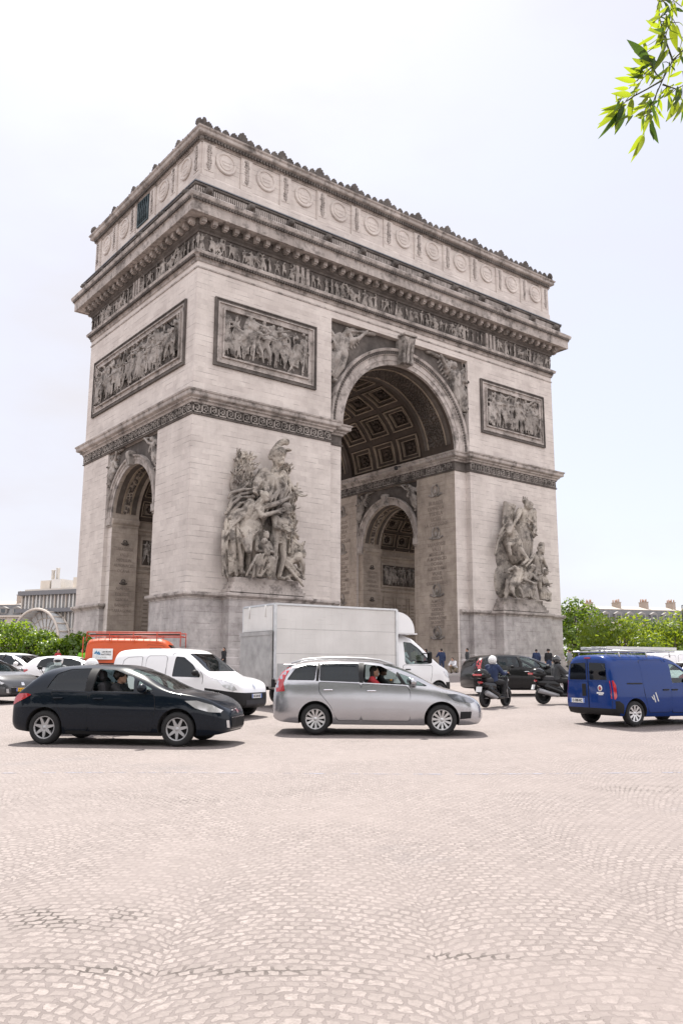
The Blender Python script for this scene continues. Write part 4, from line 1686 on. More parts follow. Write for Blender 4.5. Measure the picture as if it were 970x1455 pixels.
# crouching ploughman on the right
J = jp(head=(2.85, -1.05, 2.2), neck=(2.65, -.95, 2.0), chest=(2.5, -.85, 1.85), waist=(2.1, -.7, 1.7), pelvis=(1.75, -.55, 1.35), sl=(2.4, -1.1, 2.15), sr=(2.75, -.5, 2.05), el=(2.7, -1.3, 1.35), er=(2.85, -.7, 1.3), hl=(2.9, -1.1, .65), hr=(3.05, -.7, .6), kl=(2.3, -.9, .65), kr=(1.9, -.6, .5), fl=(1.5, -.7, .2), fr=(2.6, -.5, .15))
b = big_figure(J, 3.0, 0, 5, 1.2)
folds(b, [(1.5, -.8, 1.5), (2.0, -1.0, .8), (2.9, -.9, .25)], 5, (0, .2, .7), .14, 14)
folds(b, [(1.4, -.3, 3.8), (2.2, -.5, 3.9), (3.0, -.4, 3.4)], 4, (0, 0, .5), .14, 15)
for i in range(9):
    b.cap((2.0 + i * .16, -.4, 2.3), (2.0 + i * .19, -.55, 3.2 + .2 * math.sin(i)), .09, .06, 6)
items.append(('crouching_ploughman', b, .052))
b = MB()
leaves(b, lambda r: (r.gauss(-2.0, .5), r.uniform(7.0, 10.2)) if r.random() < .7 else (r.uniform(-3.2, -1.4), r.uniform(6.6, 8.6)), 300, .46, 5, lim=(-3.0, -1.15, 6.6, 9.9))
slab(b, [(-1.95, 8.7, .85, 1.7), (-2.4, 7.5, .75, 1.0)], -.1, .5, 0)
leaves(b, lambda r: (r.gauss(1.95, .35), r.uniform(8.9, 9.7)), 60, .38, 6, lim=(1.4, 2.4, 8.4, 9.5))
leaves(b, lambda r: (r.gauss(2.7, .35), r.uniform(4.0, 8.2)), 120, .38, 7, lim=(2.0, 3.05, 4.0, 8.0))
slab(b, [(1.8, 8.9, .6, .85), (2.4, 7.0, .75, 1.5), (2.6, 5.0, .7, 1.5)], -.1, .5, 0)
items.append(('laurel_branches', b, .045))
b = MB()
slab(b, [(0, 3.5, 2.4, 3.4), (-1.5, 5.2, 1.8, 2.0), (.6, 6.5, 1.4, 2.6), (-2.3, 2, 1.0, 2.0), (2.2, 2.2, 1.1, 2.2)], .05, .75, 0)
items.append(('rock_ground', b, .1))
sculpt(-15.85, 'sculpture', 'carved group of a helmeted goddess over soldier, mother and bull', items, 6.4)

items = []
# the winged spirit with a flame
J = jp(head=(.55, -.95, 9.75), neck=(.55, -.65, 9.25), chest=(.5, -.55, 8.85), waist=(.4, -.45, 8.1), pelvis=(.2, -.35, 7.4), sl=(-.35, -.6, 9.2), sr=(1.45, -.6, 9.2), el=(-1.05, -.85, 8.4), er=(1.45, -.9, 8.1), hl=(-1.6, -.9, 7.75), hr=(1.05, -1.1, 7.2), kl=(-.2, -.6, 5.8), kr=(.7, -.6, 5.7), fl=(-.1, -.1, 4.4), fr=(.9, -.1, 4.3))
b = big_figure(J, 4.35, 6, 11, 1.2)
for i in range(5):
    b.cap((.55 + .1 * i - .2, -.6, 10.2), (.75 + .16 * i - .3, -.5, 10.75 - .1 * (i % 2)), .16, .06, 6)
folds(b, [(.0, -.7, 8.3), (.4, -.9, 7.9), (1.2, -.7, 7.6), (2.1, -.4, 7.2)], 5, (0, 0, .7), .14, 20)
items.append(('winged_spirit', b, .044))
for rows in (((-.6, -.1, 9.7), (-1.75, -.1, 9.9), (-.75, 0, -3.0), (-.8, -.2, 9.4), (-1.7, -.2, 9.7), (-.45, 0, -1.5)), ((1.9, -.1, 9.6), (2.75, -.1, 9.7), (.3, 0, -2.9), (1.9, -.2, 9.3), (2.7, -.2, 9.5), (.2, 0, -1.4))):
    b = MB()
    wing_caps(b, *rows[:3], 6, .16)
    wing_caps(b, *rows[3:], 5, .15)
    items.append(('spread_wing', b, .06))
b = MB()
b.cap((-.5, -.2, 4.4), (-1.5, -.45, 5.9), .85, .80, 14)
b.cap((-1.6, -.6, 6.2), (-2.25, -.75, 7.25), .62, .40, 12)
b.cap((-2.25, -.85, 7.35), (-2.75, -1.0, 6.55), .36, .22, 12)
for k in (-.12, .12):
    b.cap((-2.1 + k, -.8, 7.6), (-2.05 + k, -.8, 8.0), .12, .04, 6)
for i in range(8):
    b.cap((-1.2 - .13 * i, -.5, 6.7 + .14 * i), (-.95 - .13 * i, -.45, 6.2 + .14 * i), .17, .09, 6)
b.cap((-1.9, -.7, 5.6), (-2.9, -1.0, 5.3), .34, .2, 10)
b.cap((-2.9, -1.0, 5.3), (-2.65, -1.05, 4.3), .19, .13, 8)
folds(b, [(-1.7, -.4, 7.3), (-2.6, -.3, 6.9), (-3.3, -.3, 6.0), (-3.4, -.2, 5.2)], 5, (.4, 0, .8), .13, 21)
b.cap((-1.2, -.9, 5.2), (-.5, -1.3, 4.0), .3, .18)
b.cap((-.5, -1.3, 4.0), (-1.4, -1.3, 3.4), .17, .12)
items.append(('rearing_horse', b, .045))
J = jp(head=(1.7, -1.3, 5.15), neck=(1.6, -1.05, 4.6), chest=(1.55, -.95, 4.25), waist=(1.5, -.85, 3.6), pelvis=(1.5, -.75, 3.0), sl=(.95, -.95, 4.55), sr=(2.25, -.95, 4.55), el=(.1, -1.2, 3.95), er=(2.7, -.95, 4.0), hl=(-.65, -1.3, 3.4), hr=(2.95, -1.05, 3.4), kl=(.75, -1.15, 1.7), kr=(1.95, -.85, 1.55), fl=(.2, -.9, .3), fr=(2.2, -.8, .2))
b = big_figure(J, 3.2, 0, 12, 1.22)
folds(b, [(2.2, -.5, 4.8), (2.9, -.5, 4.2), (3.2, -.4, 3.2)], 4, (.3, 0, .5), .13, 22)
folds(b, [(1.0, -.9, 3.1), (1.6, -1.1, 2.9), (2.2, -.9, 3.2)], 3, (0, 0, .3), .11, 23)
b.cap((2.8, -.7, 5.9), (2.6, -.8, 4.9), .3, .22)
items.append(('striding_youth', b, .05))
J = jp(head=(.1, -1.45, 3.2), neck=(-.1, -1.2, 2.75), chest=(-.25, -1.05, 2.4), waist=(-.5, -.9, 1.9), pelvis=(-.7, -.8, 1.4), sl=(-.75, -1.05, 2.65), sr=(.35, -1.1, 2.55), el=(-.9, -1.3, 1.9), er=(.75, -1.4, 2.0), hl=(-.3, -1.5, 1.7), hr=(1.05, -1.5, 2.4), kl=(-.9, -1.4, .85), kr=(.2, -1.4, 1.1), fl=(-1.3, -1.0, .2), fr=(.1, -1.1, .15))
b = big_figure(J, 2.8, 7, 13, 1.25)
folds(b, [(-.8, -1.1, 2.7), (-1.8, -1.0, 2.3), (-2.6, -.7, 1.5), (-2.9, -.5, .4)], 7, (.3, 0, 1.3), .15, 24)
items.append(('kneeling_elder', b, .05))
J = jp(head=(-2.6, -1.0, .85), neck=(-2.4, -1.0, 1.1), chest=(-2.2, -1.0, 1.45), waist=(-1.9, -1.0, 2.0), pelvis=(-1.6, -.95, 2.5), sl=(-2.6, -1.0, 1.45), sr=(-1.85, -1.1, 1.3), el=(-2.8, -1.1, .8), er=(-1.6, -1.25, .75), hl=(-2.5, -1.2, .3), hr=(-1.4, -1.3, .2), kl=(-2.2, -1.1, 3.1), kr=(-1.2, -1.1, 3.0), fl=(-3.1, -.7, 2.6), fr=(-1.0, -.8, 1.7))
b = big_figure(J, 2.9, 0, 14, 1.2)
items.append(('fallen_youth', b, .05))
J = jp(head=(3.0, -.9, 3.0), neck=(3.0, -.7, 2.6), chest=(3.0, -.65, 2.25), waist=(3.0, -.6, 1.7), pelvis=(2.95, -.6, 1.2), sl=(2.6, -.65, 2.45), sr=(3.4, -.6, 2.45), el=(2.5, -.95, 1.8), er=(3.5, -.8, 1.8), hl=(2.9, -1.1, 1.8), hr=(3.1, -1.1, 1.6), kl=(2.8, -1.1, .8), kr=(3.4, -1.0, .8), fl=(2.9, -.8, .15), fr=(3.3, -.7, .1))
b = big_figure(J, 2.4, 7, 15, 1.2)
items.append(('crouching_woman', b, .05))
b = MB()
slab(b, [(0, 3.2, 2.5, 3.0), (-1.5, 4.6, 1.4, 2.1), (.8, 6.2, 1.3, 2.4), (.3, 8.0, 1.0, 1.4), (-2.2, 1.8, 1.0, 1.7), (2.3, 2.2, 1.0, 2.0)], .05, .75, 0)
items.append(('rock_ground', b, .1))
sculpt(15.0, 'sculpture', 'carved group of a winged spirit above a rearing horse and figures', items, 6.4)
# ------------------------------------------------------------------ vehicles
def paint(name, col, metal=0.0, rough=0.32, flake=0.03, spec=.5, coat=.9):
    m = N(name)
    p = m.pos(obj=True)
    v = m.noise(p, 3.0, 4)
    m.l(m.mix(m.ramp(v, .3, .7), tuple(c * (1 - flake) for c in col), tuple(min(1, c * (1 + flake)) for c in col)), m.b.inputs['Base Color'])
    dust = m.noise(p, 40.0, 5, .7)
    m.l(m.ramp(dust, .35, .75, rough * .9, rough * 1.15), m.b.inputs['Roughness'])
    m.set(Metallic=metal)
    m.b.inputs['Specular IOR Level'].default_value = spec
    m.b.inputs['Coat Weight'].default_value = coat
    m.b.inputs['Coat Roughness'].default_value = 0.05
    w = m.noise(p, 1.4, 3)
    m.bump(w, 0.015, 0.05)
    return m.m


def glass(name, tint, gloss=(0.9, 0.95, 1.0)):
    m = N(name)
    t = m.t
    tr = m.n('BsdfTransparent')
    tr.inputs[0].default_value = tint + (1,)
    gl = m.n('BsdfGlossy')
    gl.inputs['Color'].default_value = gloss + (1,)
    gl.inputs['Roughness'].default_value = 0.015
    fr = m.n('Fresnel')
    bk = m.n('NewGeometry').outputs['Backfacing']
    m.l(m.ramp(bk, 0, 1, 1.5, 1 / 1.5), fr.inputs['IOR'])
    bm_ = m.n('Bump')
    bm_.inputs['Strength'].default_value = .04
    m.l(m.noise(m.pos(obj=True), 2.0, 2), bm_.inputs['Height'])
    m.l(bm_.outputs[0], gl.inputs['Normal'])
    mx = m.n('MixShader')
    m.l(fr.outputs[0], mx.inputs[0])
    m.l(tr.outputs[0], mx.inputs[1])
    m.l(gl.outputs[0], mx.inputs[2])
    m.l(mx.outputs[0], m.out.inputs[0])
    return m.m


G_ = dict(clear=glass('window_glass', (.55, .65, .63)), tint=glass('tinted_glass', (.07, .10, .11)), lamp=glass('lamp_lens', (.85, .88, .9)))
V_ = dict(
    rubber=plain('tyre_rubber', (.018, .018, .019), .85, bump=.2),
    black=plain('black_plastic', (.014, .014, .015), .6, spec=.25),
    inside=plain('dark_interior', (.025, .024, .026), .8),
    seat=plain('seat_fabric', (.035, .034, .038), .9),
    rim=plain('alloy_rim', (.55, .55, .56), .30, .85),
    cover=plain('silver_wheel_cover', (.42, .42, .43), .40, .55),
    chrome=plain('chrome', (.75, .75, .77), .12, 1.0, .03),
    red=plain('red_lamp', (.42, .012, .02), .15, coat=1.0),
    amber=plain('amber_lamp', (.7, .25, .02), .2, coat=1.0),
    lampwhite=plain('lamp_reflector', (.60, .60, .61), .18, .45, .10, 9.0, coat=1.0), lampdark=plain('smoked_lamp', (.20, .21, .24), .15, .5, .15, 9.0, coat=1.0),
    plate=plain('white_number_plate', (.75, .76, .76), .35),
    plate_y=plain('yellow_number_plate', (.80, .46, .03), .4),
    blue=plain('plate_blue', (.03, .12, .5), .4),
    ink=plain('black_ink', (.015, .015, .02), .6),
    alu=plain('aluminium', (.55, .56, .57), .35, .8),
    steel=plain('painted_steel', (.30, .30, .31), .5, .3),
)


class Shape:
    """A car body as functions of the length X: floor, waistline, roof and plan width; local x forward, y left."""

    def __init__(s, top, bot, belt, plan, tum=.30, n=3.6, tuck=.07):
        s.top, s.bot, s.belt_, s.plan = map(pchip, (top, bot, belt, plan))
        s.tum, s.n, s.tuck = tum, n, tuck
        s.x0, s.x1 = top[0][0], top[-1][0]

    def belt(s, x):
        return min(s.belt_(x), s.top(x) - .012)

    def W(s, x, z):
        zb, zt, b, w = s.bot(x), s.top(x), s.belt(x), s.plan(x)
        if z <= b:
            t = max(0.0, min(1.0, (z - zb) / max(1e-3, b - zb)))
            return w * (1 - s.tuck * max(0, (.34 - t) / .34) ** 2 - .035 * max(0, (t - .60) / .40) ** 2)
        q = min(1.0, (z - b) / max(1e-3, zt - b))
        return max(0.0, w * .965 - s.tum * (z - b)) * max(0.0, 1 - q ** s.n) ** (1 / s.n)

    def section(s, x, k1=10, k2=14):
        zb, zt, b, w = s.bot(x), s.top(x), s.belt(x), s.plan(x)
        pts = [(s.W(x, zb) * .55, zb), (s.W(x, zb) * .9, zb)]
        for i in range(k1 + 1):
            z = zb + (b - zb) * (i / k1)
            pts.append((s.W(x, z) * (1 if i else .985), z + (.01 if not i else 0)))
        for i in range(1, k2):
            f = PI / 2 * i / k2
            z = b + (zt - b) * math.sin(f) ** (2 / s.n)
            y = max(0, w * .965 - s.tum * (z - b)) * math.cos(f) ** (2 / s.n)
            pts.append((y, z))
        return pts, zb, zt

    def loft(s, xs, flat=None, m=0):
        vs, fs = [], []
        cnt = None
        for x in xs:
            pts, zb, zt = s.section(x)
            if flat is not None:
                pts = [(y, max(z, flat)) for y, z in pts]
                zb = flat
            ring = [(x, 0, zb)] + [(x, y, z) for y, z in pts] + [(x, 0, zt)] + [(x, -y, z) for y, z in reversed(pts)]
            cnt = len(ring)
            vs += ring
        for i in range(len(xs) - 1):
            for j in range(cnt):
                a, b = i * cnt + j, i * cnt + (j + 1) % cnt
                fs.append((a, b, b + cnt, a + cnt))
        fs.append(tuple(range(cnt))[::-1])
        fs.append(tuple(range((len(xs) - 1) * cnt, len(xs) * cnt)))
        return vs, fs


def gridded(poly, step):
    """A plane polygon cut along a grid: list of vertices (a, b) and faces."""
    bm = bmesh.new()
    vv = [bm.verts.new((p[0], p[1], 0)) for p in poly]
    bm.faces.new(vv)
    lo = [min(p[i] for p in poly) for i in (0, 1)]
    hi = [max(p[i] for p in poly) for i in (0, 1)]
    for ax in (0, 1):
        k = int((hi[ax] - lo[ax]) / step)
        for i in range(1, k + 1):
            co = [0, 0, 0]
            no = [0, 0, 0]
            co[ax] = lo[ax] + (hi[ax] - lo[ax]) * i / (k + 1)
            no[ax] = 1
            bmesh.ops.bisect_plane(bm, geom=bm.verts[:] + bm.edges[:] + bm.faces[:], plane_co=co, plane_no=no)
    bm.verts.index_update()
    r = [v.co[:2] for v in bm.verts], [tuple(v.index for v in f.verts) for f in bm.faces]
    bm.free()
    return r


def rounded(poly, r, k=4):
    out = []
    n = len(poly)
    for i in range(n):
        p, a, b = Vector(poly[i]), Vector(poly[i - 1]), Vector(poly[(i + 1) % n])
        da, db = (a - p), (b - p)
        q = min(r, da.length * .45, db.length * .45)
        s, e = p + da.normalized() * q, p + db.normalized() * q
        for j in range(k + 1):
            t = j / k
            out.append(tuple((1 - t) ** 2 * s + 2 * t * (1 - t) * p + t * t * e))
    return out


def side_patch(mb, sh, poly, sides=(-1, 1), off=.004, step=.09, thick=.012):
    vs, fs = gridded(poly, step)
    n = len(poly)
    for sg in sides:
        top = [(a, sg * (sh.W(a, b) + off), b) for a, b in vs]
        mb.add(top, fs, True)
        if thick:
            # a lip round the outline, turned in to the body
            k = [vs.index(min(vs, key=lambda q: (q[0] - p[0]) ** 2 + (q[1] - p[1]) ** 2)) for p in poly]
            edge = [top[i] for i in k]
            low = [(p[0], p[1] - sg * thick, p[2]) for p in edge]
            mb.add(edge + low, [(i, (i + 1) % n, (i + 1) % n + n, i + n) for i in range(n)], False)


def end_x(sh, y, z, front=True, lim=None):
    """Where the surface is at (y, z), searching along the length towards the end."""
    xa, xb = (lim if lim is not None else 0.0), (sh.x1 if front else sh.x0)
    y = abs(y)
    if sh.W(xb, z) > y and sh.bot(xb) <= z <= sh.top(xb):
        return xb
    for _ in range(40):
        m = (xa + xb) / 2
        inside = sh.bot(m) <= z <= sh.top(m) and sh.W(m, z) > y
        if inside:
            xa = m
        else:
            xb = m
    return xa


def end_patch(mb, sh, poly, front=True, off=.005, step=.08, lim=None, dz=0.0):
    vs, fs = gridded(poly, step)
    sg = 1 if front else -1
    mb.add([(end_x(sh, y, z, front, lim) + sg * off, y, z + dz) for y, z in vs], fs, True)


def wheel(parent, x, y, r, w, sg, style, tyre_mat=None):
    root = thing('wheel', '', '')
    for k in ('label', 'category'):
        del root[k]
    root.parent = parent
    root.location = (x, y, r)
    Mx = Matrix.Rotation(-sg * PI / 2, 4, 'X')          # local z of the lathe points outwards
    b = MB()
    ri = r * .66
    hw = w / 2
    b.lathe([(ri, -hw * .9), (r * .80, -hw), (r * .95, -hw * .88), (r * .995, -hw * .6), (r, 0), (r * .995, hw * .6), (r * .95, hw * .88), (r * .80, hw), (r * .70, hw * .93), (ri, hw * .82)], 36, Mx, cap=False)
    b.build('tyre', V_['rubber'], root)
    b = MB()
    b.cur = 1
    b.lathe([(0, hw * .20), (ri * .99, hw * .20)], 28, Mx, cap=False)
    b.lathe([(ri * .99, hw * .2), (ri * .99, -hw * .9)], 28, Mx, cap=False)
    b.cur = 0
    b.lathe([(ri * .90, hw * .45), (ri * .91, hw * .72), (ri, hw * .86), (ri * 1.02, hw * .82)], 32, Mx, cap=False)
    b.lathe([(0, hw * .74), (ri * .16, hw * .72), (ri * .24, hw * .55), (ri * .24, hw * .2)], 20, Mx, cap=False)
    k, wa, wb = style
    for i in range(k):
        a = 2 * PI * i / k + .2
        ca, sa = math.cos(a), math.sin(a)
        vs = []
        for (rr, ww, h0, h1) in ((ri * .18, wa, .30, .66), (ri * .93, wb, .40, .78)):
            for t in (-1, 1):
                for h in (h0, h1):
                    px, py = rr * ca - t * ww * ri * sa, rr * sa + t * ww * ri * ca
                    vs.append(Mx @ Vector((px, py, hw * h)))
        b.add(vs, [(0, 1, 3, 2), (4, 6, 7, 5), (0, 4, 5, 1), (2, 3, 7, 6), (1, 5, 7, 3), (0, 2, 6, 4)])
    b.build('rim', [V_['rim'] if k > 7 else V_['cover'], V_['black']], root)
    return root


def seat_mb(x, y, z, w=.50, bench=False):
    b = MB()
    b.box(x - .25, x + .28, y - w / 2, y + w / 2, z, z + .18, .05)
    q = MB(Matrix.Translation((x - .25, y, z + .12)) @ Matrix.Rotation(-.24, 4, 'Y'))
    q.box(-.08, .08, -w / 2, w / 2, 0, .62, .05)
    for t in ((-.45, .45) if bench else (0,)):
        q.box(-.06, .05, t - .13, t + .13, .66, .86, .04)
        q.box(-.02, .02, t - .05, t + .05, .60, .68)
    b.add(q.v, q.f)
    return b


def number_plate(parent, M, txt, mat, name='number_plate', w=.52, euro=True):
    b = MB(M)
    b.box(-w / 2, w / 2, -.055, .055, 0, .008)
    if euro:
        b.cur = 1
        b.box(-w / 2, -w / 2 + .045, -.054, .054, .009, .011)
        b.box(w / 2 - .045, w / 2, -.054, .054, .009, .011)
        b.cur = 0
    append_mesh(b, text_mesh(txt, .095, V_['ink'], lambda p: M @ Vector((p.x, p.y - .034, .012 + p.z)), .002, sx=.86), mi=2)
    return b.build(name, [mat, V_['blue'], V_['ink']], parent)


def car(name, label, group, loc, heading, spec):
    """One car: body with hollow cabin, cut windows, panes, doors, lamps, wheels and seats."""
    root = thing(name, label, spec.get('cat', 'car'), loc, heading, group)
    sh = spec['shape']
    x0, x1 = sh.x0, sh.x1
    P = spec['paint']
    ends = [0, .004, .02, .05, .09, .14, .2, .28]
    xs = sorted(set([round(x0 + e, 4) for e in ends] + [round(x1 - e, 4) for e in ends] + [round(float(v), 4) for v in np.arange(x0 + .36, x1 - .3, .085)]))
    mb = MB()
    mb.add(*sh.loft(xs), True)
    me = mb.mesh('body', [])
    cut = []
    ca, cb = spec['cabin']
    t_in = .055
    inner = Shape.__new__(Shape)
    inner.top = lambda x: sh.top(x) - t_in
    inner.bot = lambda x: max(.30, sh.bot(x) + .07, max((.36 + 2 * spec['wheel'][0] - .25) if abs(x - a) < spec['wheel'][0] + .12 else 0 for a in spec['axles']))
    inner.belt_ = lambda x: sh.belt_(x)
    inner.plan = lambda x: sh.plan(x) - t_in
    inner.tum, inner.n, inner.tuck = sh.tum, sh.n, .0
    inner.x0, inner.x1 = ca, cb
    c = MB()
    c.add(*inner.loft([float(v) for v in np.arange(ca, cb + .01, .1)]))
    cut.append(c.mesh('cavity', []))
    for poly in spec['side_windows']:
        cut.append(solid(rounded(poly, .045), 'y', -2, 2))
    if spec.get('windscreen'):
        cut.append(solid(rounded(spec['windscreen'], .07), 'x', spec.get('ws_from', (ca + cb) / 2), x1 + .2))
    if spec.get('rear_window'):
        cut.append(solid(rounded(spec['rear_window'], .06), 'x', x0 - .2, ca + .7))
    wr, ww = spec['wheel']
    for wx in spec['axles']:
        for sg in (-1, 1):
            m_ = MB(Matrix.Translation((wx, 0, wr + .01)) @ Matrix.Rotation(PI / 2, 4, 'X'))
            a, b_ = sorted((sg * (spec['track'] / 2 - ww * .5 - .11), sg * 1.4))
            m_.lathe([(wr + spec.get('arch', .055), a), (wr + spec.get('arch', .055), b_)], 36)
            # open the arch down to the road
            cut.append(m_.mesh('well', []))
    me = boolean(me, cut)
    bm = bmesh.new()
    bm.from_mesh(me)
    for co, no in spec.get('bisect', []):
        bmesh.ops.bisect_plane(bm, geom=bm.verts[:] + bm.edges[:] + bm.faces[:], plane_co=co, plane_no=no)
    bm.to_mesh(me)
    bm.free()
    me.materials.clear()
    for m in (P, V_['inside'], V_['black'], spec.get('inside_light', V_['inside'])):
        me.materials.append(m)
    fn = spec.get('zones')
    for p in me.polygons:
        p.use_smooth = True
        x, y, z = p.center
        d = sh.W(x, z) - abs(y)
        deep = d > .02 and (sh.top(x) - z) > .03 and (z - sh.bot(x)) > .012 and x0 + .02 < x < x1 - .02
        if deep:
            p.material_index = 1
        elif z - sh.bot(x) < .012 and abs(p.normal.z) > .8:
            p.material_index = 2
        elif fn and fn(x, y, z):
            p.material_index = 2
    me.set_sharp_from_angle(angle=R(32))
    body = link('body', me, root)
    # panes
    b = MB()
    for poly, kind in zip(spec['side_windows'], spec['side_glass']):
        if kind is None:
            continue
        for sg in (-1, 1):
            if kind.endswith('|') and sg == -1:       # the near-side pane is wound down
                continue
            q = MB()
            side_patch(q, sh, rounded(poly, .045), (sg,), -.014, .12, 0)
            q.build('window', G_[kind.strip('|')], root)
    for key, fr_ in (('windscreen', True), ('rear_window', False)):
        if spec.get(key):
            q = MB()
            end_patch(q, sh, rounded(spec[key], .07), fr_, -.012, .10, spec.get('ws_from' if fr_ else 'rw_from', (ca + cb) / 2))
            q.build(key, G_[spec.get(key + '_glass', 'clear')], root)
    # black window frames on the glasshouse
    if spec.get('frames'):
        for poly in spec['frames']:
            for sg in (-1, 1):
                q = MB()
                side_patch(q, sh, poly, (sg,), .011, .05, .012)
                q.build('pillar_trim', V_['black'], root)
    # door skins with handles; a dark joint round each
    for dd in spec.get('doors', []):
        poly, hx, hz = dd[:3]
        jp_ = dd[3] if len(dd) > 3 else poly
        for sg in (-1, 1):
            q = MB()
            side_patch(q, sh, rounded(poly, .06), (sg,), .0035, .10, .010)
            dr = q.build('door', P, root)
            q = MB()
            pp = rounded(jp_, .06)
            pts = [Vector((a, sg * (sh.W(a, z) + .001), z)) for a, z in pp]
            q.tube(pts, .006, 5, closed=True)
            q.build('door_joint', V_['black'], dr)
            if hx is not None:
                q = MB()
                y = sg * (sh.W(hx, hz) + .02)
                for i in range(2):
                    q.cap((hx - .09, y - sg * .02, hz), (hx - .06, y, hz), .014, .014, 6)
                q.cap((hx - .085, y, hz), (hx + .085, y, hz + .004), .017, .015, 8)
                q.build('handle', spec.get('handle_mat', P), dr)
    for key, mat, poly in spec.get('side_trim', []):
        for sg in (-1, 1):
            q = MB()
            side_patch(q, sh, poly, (sg,), .009, .09, .012)
            o_ = q.build(key, mat, root)
            if key == 'side_panel':
                q = MB()
                q.tube([Vector((a, sg * (sh.W(a, z) + .004), z)) for a, z in rounded(poly, .05)], .012, 5, closed=True)
                q.build('panel_joint', V_['steel'], o_)
    for key, mat, poly, front in spec.get('end_trim', []):
        for sg in ((-1, 1) if key.endswith('lamp') or key.endswith('light') else (1,)):
            q = MB()
            pp = [(y * sg, z) for y, z in poly]
            end_patch(q, sh, pp if sg > 0 else pp[::-1], front, .008, .06)
            q.build(key, mat, root)
    # mirrors
    mx, mz = spec['mirror']
    for sg in (-1, 1):
        q = MB()
        y = sg * (sh.W(mx, mz) + .12)
        q.ball((mx, y, mz + .06), (.085, .12, .085), 12, 8)
        o = q.build('mirror', spec.get('mirror_mat', P), root)
        q = MB()
        q.cap((mx + .03, sg * (sh.W(mx, mz) - .02), mz - .01), (mx, y, mz + .02), .03, .04, 6)
        q.ball((mx - .03, y, mz + .06), (.06, .105, .07), 10, 6)
        q.build('mirror_glass', V_['black'], o)
    # cabin
    for (sx, sy) in spec['seats']:
        seat_mb(sx, sy, spec.get('seat_z', .42)).build('seat', V_['seat'], root)
    if spec.get('bench') is not None:
        seat_mb(spec['bench'], 0, spec.get('seat_z', .42), 1.2, True).build('rear_seat', V_['seat'], root)
    dx, dz = spec['dash']
    q = MB()
    q.box(dx - .22, dx + .30, -sh.plan(dx) + .12, sh.plan(dx) - .12, .45, dz, .06)
    q.build('dashboard', V_['inside'], root)
    q = MB()
    Ms = Matrix.Translation((dx - .36, spec.get('driver_y', .36), dz - .06)) @ Matrix.Rotation(R(-62), 4, 'Y')
    q.tube([Ms @ Vector((.185 * math.cos(t), .185 * math.sin(t), 0)) for t in np.linspace(0, 2 * PI, 20, endpoint=False)], .016, 6, closed=True)
    q.tube([Ms @ Vector((-.18, 0, 0)), Ms @ Vector((0, 0, -.03)), Ms @ Vector((.18, 0, 0))], .018, 6)
    q.tube([Ms @ Vector((0, 0, -.03)), Ms @ Vector((0, 0, -.3))], .025, 6)
    q.build('steering_wheel', V_['black'], root)
    for wx in spec['axles']:
        for sg in (-1, 1):
            wheel(root, wx, sg * (spec['track'] / 2), wr, ww, sg, spec['style'])
    q = MB()
    for wx in spec['axles']:
        q.tube([(wx, -spec['track'] / 2 + .1, wr), (wx, spec['track'] / 2 - .1, wr)], .05, 6)
    q.build('axle', V_['black'], root, kind='stuff') if False else q.build('axle', V_['black'], root)
    return root, sh


# --- dark hatchback
Hx = lambda zx, zy, s=204.0, ox=70, g=692: ((zx - ox) / s - 2.14, (g - zy) / s)
hatch_shape = Shape(
    top=[(-2.14, .80), (-2.12, .87), (-2.05, .93), (-1.96, 1.04), (-1.76, 1.28), (-1.56, 1.44), (-1.2, 1.505), (-.55, 1.54), (-.05, 1.525), (.45, 1.375), (.95, 1.09), (1.12, 1.02), (1.5, .955), (1.80, .86), (1.98, .76), (2.08, .67), (2.13, .59), (2.14, .55)],
    bot=[(-2.14, .42), (-2.10, .32), (-1.9, .24), (-1.0, .19), (1.0, .18), (1.8, .20), (2.05, .24), (2.14, .32)],
    belt=[(-2.14, .78), (-1.9, .95), (-1.4, 1.0), (.6, .97), (1.1, .945), (1.6, .865), (1.9, .74), (2.05, .62), (2.14, .50)],
    plan=[(-2.14, .66), (-2.10, .76), (-2.0, .83), (-1.7, .89), (-.8, .905), (.8, .905), (1.4, .89), (1.8, .82), (2.0, .70), (2.10, .56), (2.14, .44)], tum=.42, n=3.4)
